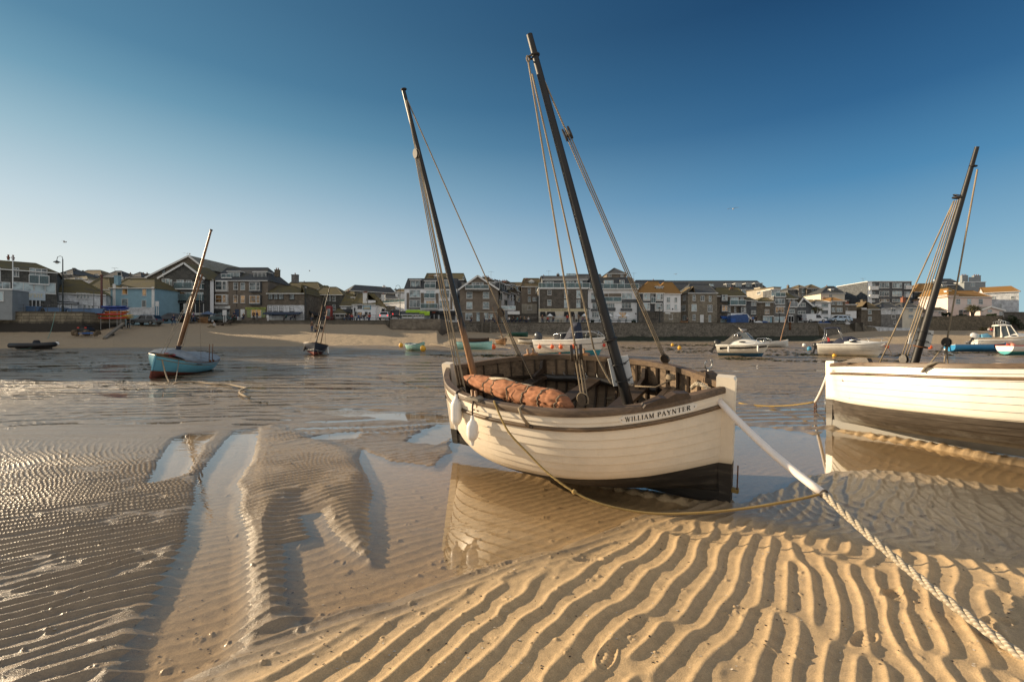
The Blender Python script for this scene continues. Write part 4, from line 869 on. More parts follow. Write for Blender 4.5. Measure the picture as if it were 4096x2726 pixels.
# ---- the lugger at the right edge
def lugger_right():
    sc = (1.16, 1.10, 1.055); H2 = Hull(H1.L*sc[0], H1.B*sc[1], 1.393*sc[2], 1.283*sc[2], 1.252*sc[2], 2.578, .995, nm=2.8)
    r = thing('lugger', 'white and black wooden lugger lying at the right edge, its post lettered ST IVES', 'sailing boat')
    pose(r, (6.86, 9.80, 0), (-H2.L/2, 0, 0), -.045, -.022, -1.215)
    P2 = hullpaint('white_lugger_paint', (.84,.80,.70), (.075,.060,.046), .60, 0, .4, (.22,.21,.185), .24)
    lugger_body(r, H2, P2, 0)
    base, top = unproj(r, *T(2103,838), y=0), unproj(r, *T(2248,338), y=0)
    m, d = mast(r, base, top, .070, .032, M_spar)
    def om(px, py): return unproj(r, px*TF, py*TF, y=0)
    c = om(2205,455); mb = MB(); mb.torus(c, .075, .014, d); mb.torus(c+Vector((0,0,.035)), .07, .010, d+Vector((.2,.1,0))); mb.build('mast_hoop', M_iron, m, True)
    mb = MB(); mb.torus(om(2118,797), .095, .014, d); mb.build('mast_hoop', M_rust, m, True)
    mb = MB(); mb.torus(om(2239,382), .05, .010, d); mb.build('mast_band', M_iron, m, True)
    def wp(px, py, dd): return r.matrix_world.inverted() @ Wp(px*TF, py*TF, dd)
    yb = (r.matrix_world @ base).y
    a = c+Vector((-.06,.0,-.03)); ropeline(r, 'shroud', a, wp(2023,836,yb+.55), .012)
    b = wp(2080,826,yb+.1); pulley('tackle_block', r, b, (0,0,1), .07, None, 2)
    for k in (-1, 0, 1): ropeline(r, 'tackle_fall', a+Vector((.03*k+.03,0,0)), b+Vector((.035*k,.02*k,.03)), .0095)
    t = om(2240,392)+Vector((.05,0,0)); b = wp(2178,787,yb-.2); ropeline(r, 'halyard', t, b, .013); pulley('tackle_block', r, b, (0,0,1), .07, None, 1, .05)
    for x, y in ((2140,836),(2172,840),(2181,840)): ropeline(r, 'tackle_fall', b, wp(x, y, yb-.25), .011)
    ln = .42; u0 = -1+.13/(H2.L/2)
    def pt_(a, z): return H2.on(u0+a/(H2.L/2)*.97, .115-z, -1, .010)
    mb = MB(); ring = [[H2.on(u0+(.42*i/12)/(H2.L/2)*.97, .115-k, -1, o) for k, o in ((-.05,-.004),(-.05,.007),(.05,.007),(.05,-.004))] for i in range(13)]; mb.loft(ring)
    t_ = 'ST IVES'; h = .052; w = serif_width(t_, .12)*h; serif(mb, t_, lambda a_, z: pt_(a_+(.42-w)/2, z-h/2), h, .12, mi=1); mb.build('name_board', [M_white, mat('grey_lettering', (.10,.09,.08), .6, 0, .2, 5)], r, 30)
    p, u = near_rail(r, H2, -1, 2150*TF, .04); q = H2.on(u-.06, .10, -1, .03); mb = MB(); mb.tube([p+Vector((.1,.06,0)), p+Vector((.03,-.03,.01)), p+Vector((-.05,-.06,-.03)), q], .022, 7); mb.build('rail_strop', M_grey, r, True)
    mb = MB(); mb.sphere(H2.on(-.62, .62, -1, .004), .022, 10, 6, (1,.4,1)); mb.build('skin_fitting', M_white, r, True)
    mb = MB(); x = -H2.L/2-.085; mb.tube([(x-.02,-.01,.30),(x-.03,-.01,.64)], .008, 6); mb.build('gudgeon_bar', M_galv, r, True)
    mb = MB(); p, u = near_rail(r, H2, -1, 1980*TF, .03); mb.prism([(p.x-.35,p.z),(p.x-.05,p.z+.10),(p.x+.12,p.z+.09),(p.x+.16,p.z)], p.y-.02, p.y+.10); mb.build('chock', M_tar, r)
    # board on its mast
    c = r.matrix_world @ om(2124, 776); t = thing('notice_board', 'white blank board tied to the right-hand lugger\'s mast with black cord', 'board', c)
    t.rotation_euler = (.0, .2, -.35); mb = MB(); mb.box(-.17, .17, .085, .095, -.155, .155); o = mb.build('panel', M_white, t); bv = o.modifiers.new('b', 'BEVEL'); bv.width = .02; bv.limit_method = 'ANGLE'
    for z in (.09, -.07): mb = MB(); mb.torus((0,.01,z), .092, .006, (.05,.1,1)); mb.tube([(.08,.05,z),(.15,.02,z-.02)], .005, 5); mb.build('tie', M_black, t, True)
    # mooring at its post
    A = r.matrix_world @ Vector((-H2.L/2-.05, -.03, 1.12)); B = Wp(1876*TF, 924*TF, 11.6); C = Wp(1700*TF, 928*TF, FP*EYE/(928*TF-CYP)); C.z = .02; D = Wp(1915*TF, 961*TF, 10.2)
    t = thing('mooring_warp', 'hosed mooring rope with rusty shackle at the post of the lugger lettered ST IVES', 'rope', B)
    mb = MB(); mb.tube([p-B for p in sag(A, B, .05, 8)], .035, 10); mb.build('chafe_hose', M_hose, t, True)
    mb = MB(); mb.tube([p-B for p in sag(B, C, .10, 14)], .022, 7); mb.build('line', M_ropey, t, True)
    mb = MB(); q = Vector((0,0,-.02))
    for k in range(4): mb.torus(q+Vector((0,0,-.07*k-.05)), .035, .012, ((1,0,0),(0,1,0))[k % 2])
    mb.build('shackle', M_rust, t, True)
    mb = MB(); mb.tube([p-B for p in sag(B-Vector((0,0,.26)), D, .05, 8)], .014, 6); mb.build('chain', M_roped, t, True)
lugger_right()
# ---------------------------------------------------------------- the other boats
M_gel = mat('gelcoat', (.80,.78,.72), .25, 0, .10, 2, coat=.3)
M_navy = mat('navy_canvas', (.018,.024,.05), .75, 0, .3, 5, .3, 30)
M_dcan = mat('dark_canvas', (.02,.02,.025), .8, 0, .3, 5, .3, 30)
M_gcan = mat('grey_canvas', (.09,.085,.08), .85, 0, .3, 5, .3, 30)
M_steel = mat('steel_rail', (.62,.62,.62), .25, .9, .1, 5)
M_smoke = mat('smoked_window', (.012,.014,.018), .08, 0, .2, 2)
M_scr = clear('windscreen', (.55,.62,.66), .6)
M_orange = mat('orange_float', (.85,.14,.035), .4, 0, .15, 4)
M_yellow = mat('yellow_float', (.80,.42,.03), .45, 0, .2, 4)
M_red = mat('red_float', (.62,.05,.03), .45, 0, .2, 4)
M_motor = mat('motor_cowl', (.05,.055,.065), .3, 0, .15, 4)
M_motorw = mat('motor_cowl_white', (.6,.6,.6), .3, 0, .15, 4)
M_wood = woodm('boat_wood', (.12,.06,.025), (.34,.19,.085), .55)
M_bldr = ropem('thin_cord', (.45,.40,.32), (.25,.21,.16), 200)
def setpose(r, loc, yaw, heel=0, trim=0):
    r.location = loc; r.rotation_euler = (Matrix.Rotation(yaw, 4, 'Z') @ Matrix.Rotation(trim, 4, 'Y') @ Matrix.Rotation(heel, 4, 'X')).to_euler()
    r.matrix_world = Matrix.Translation(loc) @ r.rotation_euler.to_matrix().to_4x4(); bpy.context.view_layer.update()
def open_boat(name, label, cat, px, py, L, B, zs, yaw, heel, paint, rail_m, inner, stern=.5, thw=2, group=None, nm=1.9, p=2.4, K=6, e=.012):
    H_ = Hull(L, B, zs[0], zs[1], zs[2], p, 1, stern, .06, nm); g = G(px, py); r = thing(name, label, cat, g, group=group); setpose(r, g-Vector((0,0,.03)), yaw, heel)
    mb = MB(); H_.skin(mb, K, e, 26); mb.build('hull', paint, r, 40)
    mb = MB(); H_.skin(mb, 4, 0, 22, t0=.10, inner=.03); mb.build('lining', inner, r, 40)
    mb = MB(); H_.edge(mb, .06, .05, .025, nu=30)
    if stern:
        b = H_.b(-1); mb.box(-L/2-.03, -L/2+.035, -b, b, H_.sheer(-1)-.02, H_.sheer(-1)+.03)
    mb.build('gunwale', rail_m, r, 40)
    mb = MB(); mb.prism([(L/2-.05,.02),(L/2+.05,.04),(L/2+.06,zs[0]+.04),(L/2-.05,zs[0]+.05)], -.03, .03); mb.box(-L/2, L/2-.02, -.025, .025, 0, .09); mb.build('keel', paint, r)
    for i in range(thw):
        x = -L*.28+L*.5*i/max(1, thw-1); b = H_.b(x/(L/2))*.93; mb = MB(); mb.box(x-.1, x+.1, -b, b, zs[1]*.66, zs[1]*.66+.03); mb.build('thwart', inner if inner != M_white else M_grey, r)
    return r, H_
def hp(name, top, bot, wl, slope=0): return hullpaint(name, top, bot, wl, slope, .15)
# blue cutter with a cover
def blue_boat():
    L, B = 5.2, 2.45; r, H_ = open_boat('sailing_boat', 'pale blue clinker boat with grey canvas cover and varnished mast, lying on wet sand', 'sailing boat', 622, 1513, L, B, (1.18,.98,1.02), -1.40, .0, hp('ariel_paint', (.17,.46,.58), (.26,.07,.04), .36, .02), M_strk, M_wood, .55, 0, nm=2.0)
    f = r.matrix_world @ Vector((L/2,0,0)); d = r.location-f; d.z = 0; r.location = G(600, 1516)+d; setpose(r, r.location, -1.40, -.22)
    mb = MB(); N_ = 22; rings = []
    for i in range(N_+1):
        u = -1+1.62*i/N_; b = H_.b(u)+.035; z = H_.sheer(u)+.02; x = u*L/2; rz = z+.16+.32*math.exp(-((x-.75)/.34)**2)-.10*max(0, u-.3)
        rings.append([Vector((x, b*math.sin(a*math.pi/2), z-.10*(abs(a) > .99)+(rz-z)*(1-abs(a)**1.25)+.018*math.sin(i*1.7+a*5)*(1-abs(a)))) for a in [-1+2*j/16 for j in range(17)]])
    mb.loft(rings, closed=False, cap=False); mb.build('cover', mat('blue_grey_canvas', (.25,.29,.33), .8, 0, .35, 3, .5, 8), r, 60)
    mb = MB(); mb.loft([[Vector((.78+.13*s*math.cos(a), .13*s*math.sin(a), z)) for a in [2*math.pi*i/12 for i in range(12)]] for z, s in ((1.30,1.2),(1.42,1),(1.52,.9),(1.62,1.15))]); mb.build('mast_collar', M_navy, r, 50)
    m = mast(r, (.80,0,1.5), (.42,0,8.0), .08, .05, M_oilw, .4)[0]; mb = MB(); mb.tube([(.42,0,7.98),(.415,0,8.05)], .07, 10); mb.build('mast_cap', M_black, m, True)
    mb = MB(); mb.tube([(.70,.04,1.7),(.40,.10,5.6)], .045, 8); mb.build('yard', M_oilw, r, True)
    ropeline(r, 'halyard', (.5,-.06,5.6), (.78,-.10,1.6), .010, M_bldr); ropeline(r, 'halyard', (.44,.08,5.4), (.70,.16,1.55), .010, M_bldr)
    for s in (-1, 1): ropeline(r, 'shroud', (.48,0,5.4), (.1,s*.9,1.05), .008, M_bldr)
    ropeline(r, 'forestay', (.50,0,5.2), (2.25,0,1.25), .011, M_bldr); ropeline(r, 'forestay', (.52,-.03,4.9), (1.75,-.1,1.2), .011, M_bldr)
    mb = MB(); mb.tube([(1.3,.12,1.2),(2.75,.10,1.24)], .045, 8); mb.build('bowsprit', M_wood, r, True)
    mb = MB(); mb.box(1.05, 1.95, -.42, .42, 1.06, 1.09); mb.build('foredeck', M_strk, r)
    mb = MB(); mb.tube([(1.55,.05,1.14),(1.35,.2,1.16),(1.15,-.1,1.17),(1.5,-.2,1.15)], .07, 8); mb.build('red_bundle', mat('red_cloth', (.42,.04,.04), .8, 0, .3, 9), r, True)
    mb = MB(); H_.strake(mb, .16, .02, 1); mb.build('rubbing_strake', M_rope, r, True)
    for x in (-.55, -.15): mb = MB(); b = H_.b(x/(L/2)); mb.tube([(x,b-.02,1.0),(x+.05,b-.18,1.95)], .018, 6); mb.sphere((x,b+.02,1.04), .07, 8, 6); mb.build('thole_post', M_rust, r, True)
    t = text_mesh('ARIEL', .17, 'lettering', M_ink, r, .002); p = H_.on(.30, .085, 1, .03); n = H_.nrm(.30, .9, 1); n.z = 0; x = Vector((0,0,1)).cross(n).normalized()
    t.matrix_local = Matrix(((x.x,0,n.x,p.x),(x.y,0,n.y,p.y),(x.z,1,n.z,p.z-.06),(0,0,0,1)))
    w = r.matrix_world; a = w @ Vector((2.2,.05,1.12)); mid = G(700, 1535); c = G(905, 1542); e = G(985, 1560); e2 = G(1000, 1600); t = thing('mooring_line', 'tan mooring rope from the blue boat, trailing over the sand in a loop', 'rope', mid)
    mb = MB(); q = [p-mid for p in sag(a, mid, .5, 12)]+[p-mid+Vector((0,.25*math.sin(i*.6),.03)) for i, p in enumerate([mid.lerp(c, i/10) for i in range(1, 11)])]+[c.lerp(e, i/5)-mid+Vector((.0,0,.03)) for i in range(1, 6)]+[e.lerp(e2, i/6)-mid+Vector((-.3*math.sin(i/6*3.1),0,.03)) for i in range(1, 7)]
    mb.tube([p+Vector((0,0,.05*min(1, i/12))) for i, p in enumerate(q)], .034, 6); mb.build('line', M_rope, t, True)
    a = w @ Vector((1.6,.55,1.1)); t = thing('mooring_line', 'second thin rope hanging from the blue boat\'s bow quarter to the same trailing rope', 'rope', mid); mb = MB(); mb.tube([p-mid for p in sag(a, mid, .1, 8)], .02, 6); mb.build('line', M_bldr, t, True)
blue_boat()
def dark_boat():
    L, B = 4.4, 2.1; r, H_ = open_boat('sailing_boat', 'small navy sailing boat with red bottom and two brown spars, bow towards the viewer', 'sailing boat', 1248, 1418, L, B, (1.2,1.02,1.05), -1.25, .10, hp('navy_paint', (.02,.024,.04), (.30,.075,.05), .34), M_wood, M_wood, .5, 2)
    f = r.matrix_world @ Vector((L/2,0,0)); d = r.location-f; d.z = 0; g = G(1249, 1423); setpose(r, g+d, -1.2, -.12)
    mast(r, (.9,0,1.1), (.50,.55,6.4), .06, .035, M_spar, .3); mast(r, (-1.2,.35,1.0), (-1.3,.55,4.3), .05, .03, M_oilw, .4, name='mizzen_spar')
    mb = MB(); mb.tube([(1.0,-.05,1.6),(.45,.12,4.6)], .04, 6); mb.build('yard', M_wood, r, True)
    ropeline(r, 'shroud', (.42,.22,5.6), (1.9,-.5,1.0), .012, M_bldr); ropeline(r, 'shroud', (.40,.25,5.9), (-.5,.8,.95), .012, M_bldr)
    mb = MB(); H_.strake(mb, .62, .012, 1); H_.strake(mb, .62, .012, -1); mb.build('boot_line', M_white, r, True)
    ropeline(r, 'bow_line', (1.9,0,1.1), (1.95,.5,.02), .02, M_rope, .1)
    w = r.matrix_world
    for p, m_, lab in ((w @ Vector((.3,.95,.95)), M_fend, 'white and navy tube fender hanging from the navy boat\'s right quarter'), (w @ Vector((.9,-.75,1.05)), M_gcan, 'dark grey tube fender at the navy boat\'s left bow')):
        t = thing('fender', lab, 'fender', p); mb = MB(); mb.loft([[(a*math.cos(2*math.pi*i/12), a*math.sin(2*math.pi*i/12), z) for i in range(12)] for a, z in ((.03,.05),(.10,-.02),(.11,-.1),(.11,-.6),(.09,-.68),(.03,-.74))]); mb.build('fender_body', m_, t, 60); mb = MB(); mb.sphere((0,0,-.72), .07, 8, 6); mb.build('fender_tip', M_navy, t, True); mb = MB(); mb.tube([(0,0,.04),(0,0,.2)], .012, 5); mb.build('lanyard', M_bldr, t, True)
        t.rotation_euler = (0, -.15 if m_ == M_fend else .35, 0)
dark_boat()
M_mint = hp('mint_paint', (.30,.55,.47), (.34,.60,.52), .10); M_mintin = mat('pale_inside', (.62,.66,.64), .6, 0, .2, 4)
M_teal = mat('teal_rail', (.05,.16,.20), .5, 0, .2, 5)
r, h = open_boat('rowing_boat', 'pale mint rowing boat between two yellow buoys, bow towards the viewer', 'rowing boat', 1665, 1401, 3.4, 1.35, (.92,.66,.78), -.85, .10, M_mint, M_teal, M_mintin, .5, 2)
r, h = open_boat('rowing_boat', 'long pale mint rowing boat lying side-on beside an orange buoy', 'rowing boat', 1893, 1397, 4.0, 1.4, (.95,.62,.82), -.12, -.28, hp('mint_paint_side', (.34,.62,.54), (.36,.64,.56), .1), M_teal, M_mintin, .5, 3)
r, h = open_boat('rowing_boat', 'dark brown dinghy half hidden behind the long mint rowing boat', 'rowing boat', 1912, 1372, 3.1, 1.3, (.8,.66,.72), .05, .1, hp('brown_paint', (.06,.04,.03), (.05,.035,.025), .1), M_tar, M_tar, .6, 1)
r, h = open_boat('rowing_boat', 'small brown wooden dinghy with a thin leaning mast', 'rowing boat', 2008, 1378, 2.9, 1.4, (.95,.76,.82), -1.2, .12, hp('varnish', (.22,.12,.055), (.16,.09,.045), .12), M_wood, M_wood, .6, 1)
mast(r, (.6,0,1), (.9,-1.1,5.3), .05, .03, M_wood, .3)
r, h = open_boat('rowing_boat', 'small white dinghy with dark inside, near the stone quay wall', 'rowing boat', 2112, 1374, 2.9, 1.4, (.85,.68,.75), -.5, .12, hp('white_dinghy', (.70,.68,.62), (.05,.05,.05), .16), M_tar, M_tar, .6, 1)
r, h = open_boat('rowing_boat', 'dark green plastic dinghy drawn up at the foot of the quay wall', 'rowing boat', 2072, 1345, 3.6, 1.6, (.8,.74,.78), .1, 0, hp('green_paint', (.02,.10,.075), (.02,.09,.07), .1), M_teal, M_teal, .8, 1)
r, h = open_boat('rowing_boat', 'white dinghy with one leaning brown mast behind the white speedboat', 'rowing boat', 3095, 1389, 3.6, 1.4, (.95,.75,.8), .1, 0, hp('white_dinghy2', (.72,.70,.64), (.5,.48,.43), .1), M_white, M_wood, .6, 1)
mast(r, (.9,0,1), (2.2,0,5.6), .055, .04, M_oilw, .3)

def powerboat(name, label, px0, px1, py, fb, paint, B=2.2, yaw=.0, group=None, heel=0, sheer=.25, over=.7):
    g = G((px0+px1)/2, py); L = ((px1-px0)/FP*g.y-B*.2*abs(math.sin(yaw)))/(math.cos(yaw)+max(0, g.x/g.y)*abs(math.sin(yaw))); r = thing(name, label, 'motor boat', g, group=group); setpose(r, g-Vector((0,0,.04)), yaw, heel)
    H_ = Hull(L, B, fb+sheer, fb, fb*.97, 2.9, 1, .86, .03, 1.45, 1.0)
    mb = MB(); nu = 30; us = [-1+2*(i/nu)**.9 for i in range(nu+1)]
    def P(u, t, sd):
        p = H_.pt(u, t, sd); p.x = u*L/2-over*(1-t)**1.2*max(0, u-.1)**2*1.1; k = .06*math.sin(math.pi*min(1, t*1.5))*(t > .45); p.y += sd*k*.5; return p
    for sd in (-1, 1): mb.loft([[P(u, j/10, sd) for j in range(11)] for u in us], closed=False, cap=False)
    mb.add([P(-1, j/10, 1) for j in range(11)]+[P(-1, j/10, -1) for j in range(10, -1, -1)], [tuple(range(22))])
    mb.build('hull', paint, r, 50)
    mb = MB(); rings = []       # deck moulding, crowned
    for u in us: b = H_.b(u)+.03; z = H_.sheer(u); rings.append([Vector((u*L/2, b*a, z+.05*(1-a*a))) for a in (-1,-.6,-.2,.2,.6,1)])
    mb.loft(rings, closed=False, cap=False); H_.edge(mb, .10, .08, .05, nu=30); b = H_.b(-1); mb.box(-L/2-.05, -L/2+.05, -b, b, fb-.10, fb+.06)
    mb.build('deck', M_gel, r, 40); return r, H_, L, P
def sect(mb, st, mi=0, n=10):      # st: (x, half width at foot, half width at top, z foot, z top) -> rounded trunk
    rings = []
    for x, w0, w1, z0, z1 in st:
        pr = [(-w0, z0), (-w1, z0+(z1-z0)*.72), (-w1*.82, z0+(z1-z0)*.93), (-w1*.45, z1), (w1*.45, z1), (w1*.82, z0+(z1-z0)*.93), (w1, z0+(z1-z0)*.72), (w0, z0)]
        rings.append([Vector((x, a, b)) for a, b in pr])
    mb.loft(rings, closed=False, cap=False, mi=mi)
    for rg in (rings[0], rings[-1]): mb.add(rg, [tuple(range(len(rg)))], mi)
def outboard(r, x, z, m_, s=1., tilt=.3):
    t = thing('outboard', None, None, (x,0,z)); t.parent = r; t.rotation_euler = (0, tilt, 0)
    mb = MB(); mb.loft([[Vector((-.30*s+.24*s*k*math.cos(a)*1.5, .17*s*k*math.sin(a), zz*s)) for a in [2*math.pi*i/14 for i in range(14)]] for zz, k in ((.02,.7),(.08,.95),(.30,1.05),(.44,.9),(.50,.55))]); mb.build('cowl', m_, t, 50)
    mb = MB(); mb.box(-.40*s, -.22*s, -.06*s, .06*s, -.62*s, .05*s); mb.box(-.52*s, -.16*s, -.04*s, .04*s, -.75*s, -.62*s); mb.box(-.24*s, .02, -.1*s, .1*s, -.15*s, .02); mb.build('motor_leg', M_black, t)
    mb = MB()
    for k in range(3): a = k*2.094; mb.obox((-.56*s, .10*s*math.cos(a), -.69*s+.10*s*math.sin(a)), (.01,0,0), Vector((0, .07*math.cos(a), .07*math.sin(a)))*s, Vector((.02, -.04*math.sin(a), .04*math.cos(a)))*s)
    mb.build('propeller', M_galv, t)
def ballfender(p, rr, m_, lab, group=None, name='fender', cat='fender'):
    t = thing(name, lab, cat, p, group=group); mb = MB(); mb.sphere((0,0,0), rr, 14, 10, (1,1,1.12)); mb.build('float', m_, t, True)
    mb = MB(); mb.tube([(0,0,rr*1.05),(0,0,rr*1.3)], rr*.22, 6); mb.tube([(0,0,rr*1.2),(0,.1,rr*2.1)], .012, 5); mb.build('lanyard', M_roped, t, True); return t
def motorboat():
    r, H_, L, P = powerboat('motorboat', 'white open motorboat with teal bottom, bow rail and a row of orange ball fenders', 2142, 2420, 1423, 1.42, hp('teal_bottom', (.78,.76,.70), (.04,.26,.33), .42, .07), 2.3, yaw=-.66, sheer=.22)
    outboard(r, -L/2+.1, 1.30, M_motor, 1.25, .55)
    mb = MB(); z = 1.5; h = [(-L*.18,z),(-L*.16,z+.42),(-L*.05,z+.52),(L*.16,z+.62),(L*.36,z+.66),(L*.47,z+.28)]
    for sd in (-1, 1):
        q = [Vector((x, sd*min(.98, H_.b(min(.96, x/(L/2)))*.92+.02), zz)) for x, zz in h]; mb.tube(q, .025, 6)
        for i in (2, 3, 4): mb.tube([q[i], q[i]-Vector((.12,0,.58))], .02, 5)
    mb.build('bow_rail', M_steel, r, True)
    mb = MB(); sect(mb, [(-L*.20,.55,.5,1.42,1.75),(-L*.16,.6,.5,1.42,1.95),(-L*.08,.6,.5,1.42,2.0),(-L*.05,.55,.4,1.42,1.8)]); mb.build('seat_cover', M_dcan, r, 50)
    mb = MB(); sect(mb, [(-L*.06,.55,.3,1.45,1.7),(L*.03,.62,.35,1.45,2.7),(L*.05,.62,.4,1.45,2.95),(L*.13,.6,.4,1.45,2.95),(L*.145,.6,.5,1.45,1.7)]); mb.build('console_cover', M_navy, r, 50)
    mb = MB(); H_.strake(mb, .42, .018, -1); mb.build('rubbing_line', M_smoke, r, True)
    w = r.matrix_world
    for i, (x, lab) in enumerate(((375,'first orange ball fender from the motorboat\'s stern'),(572,'second orange ball fender from the motorboat\'s stern'),(703,'third orange ball fender from the motorboat\'s stern, amidships'),(880,'fourth orange ball fender, nearest the motorboat\'s bow rail'))):
        u = (x-260)/960*2-1; p = H_.on(u*.98, .48, -1, .20); ballfender(w @ p, .17, M_orange, lab, 'orange fenders along the white motorboat')
    ballfender(w @ Vector((L/2-.05,-.1,1.0)), .13, M_red, 'small red float hanging under the motorboat\'s bow'); ballfender(G(2240,1423)+Vector((0,0,.12)), .16, M_orange, 'orange buoy lying on the sand under the motorboat', name='buoy', cat='buoy')
motorboat()
def speedboat():
    r, H_, L, P = powerboat('speedboat', 'white speedboat with dark side stripe, grey stern cover and a gull on its windscreen', 2866, 3082, 1424, 1.02, hp('blue_boot', (.80,.77,.68), (.03,.12,.22), .33, .01), 2.1, yaw=-.68, sheer=.16)
    outboard(r, -L/2, .78, M_black, 1.0, .6); z = 1.02
    mb = MB(); sect(mb, [(-L*.22,.78,.70,z,z+.50),(-L*.16,.80,.72,z,z+.62),(0,.84,.7,z,z+.60),(L*.14,.78,.6,z+.02,z+.52),(L*.28,.62,.45,z+.05,z+.36),(L*.40,.36,.22,z+.09,z+.18),(L*.44,.2,.1,z+.12,z+.14)]); mb.build('cabin_top', M_gel, r, 50)
    mb = MB(); sect(mb, [(-L*.46,.80,.65,z,z+.10),(-L*.36,.84,.7,z,z+.30),(-L*.26,.84,.72,z,z+.62),(-L*.18,.80,.70,z+.3,z+.95),(-L*.06,.76,.62,z+.5,z+1.06),(0,.7,.55,z+.6,z+1.05)]); mb.build('stern_cover', M_gcan, r, 50)
    mb = MB()
    for sd in (-1, 1): mb.add([(-L*.20,sd*.72,z+.56),(L*.17,sd*.60,z+.52),(L*.06,sd*.55,z+1.04),(-L*.06,sd*.62,z+1.08)], [(0,1,2,3)])
    mb.add([(L*.17,-.60,z+.52),(L*.20,0,z+.54),(L*.08,0,z+1.05),(L*.06,-.55,z+1.04)], [(0,1,2,3)]); mb.add([(L*.17,.60,z+.52),(L*.20,0,z+.54),(L*.08,0,z+1.05),(L*.06,.55,z+1.04)], [(0,1,2,3)]); wd = mb.build('windscreen', M_scr, r)
    mb = MB()
    for sd in (-1, 1): mb.tube([(-L*.20,sd*.725,z+.58),(-L*.06,sd*.63,z+1.09),(L*.06,sd*.56,z+1.05),(L*.17,sd*.61,z+.52)], .022, 5); mb.tube([(-L*.09,sd*.68,z+.98),(-L*.06,sd*.7,z+.54)], .03, 5)
    mb.build('screen_frame', M_steel, wd, True)
    mb = MB(); mb.sphere((L*.02,-.815,z+.27), .28, 14, 6, (1,.12,.22)); mb.build('side_window', M_smoke, r, True)
    for sd in (-1, 1):
        mb = MB(); mb.loft([[H_.on(u, dz, sd, .03) for dz in (.30+.10*(1-k), .30, .16)] for k, u in [(min(1, max(0, (u+.85)/.25)), u) for u in [-.85+1.75*i/24 for i in range(25)]]], closed=False, cap=False); mb.build('side_stripe', M_smoke, r, True, fix=False)
    mb = MB(); h = [(L*.26,z+.15),(L*.30,z+.55),(L*.42,z+.58),(L*.52,z+.45),(L*.50,z+.2)]
    for sd in (-1, 1): q = [Vector((x, sd*(H_.b(min(.9, x/(L/2)))*.8+.05), zz)) for x, zz in h]; mb.tube(q, .022, 6); mb.tube([q[2], q[2]-Vector((.15,0,.42))], .018, 5)
    mb.build('bow_rail', M_steel, r, True)
    w = r.matrix_world
    for u, lab in ((-.46,'white tube fender near the stern of the speedboat with the gull'), (.60,'white and navy tube fender near the bow of the speedboat with the gull')):
        t = thing('fender', lab, 'fender', w @ H_.on(u, .08, -1, .14)); mb = MB(); mb.loft([[(a*math.cos(2*math.pi*i/12), a*math.sin(2*math.pi*i/12), zz) for i in range(12)] for a, zz in ((.02,.05),(.06,-.02),(.065,-.42),(.05,-.48),(.02,-.52))]); mb.build('fender_body', M_fend, t, 60); mb = MB(); mb.tube([(0,0,.03),(0,.08,.2)], .01, 5); mb.build('lanyard', M_bldr, t, True)
    ballfender(G(2887,1418)+Vector((0,0,.14)), .17, M_red, 'red ball buoy on the sand under the speedboat\'s stern', name='buoy', cat='buoy')
    return w @ Vector((.02,-.45,z+1.07))
gull_spot = speedboat()
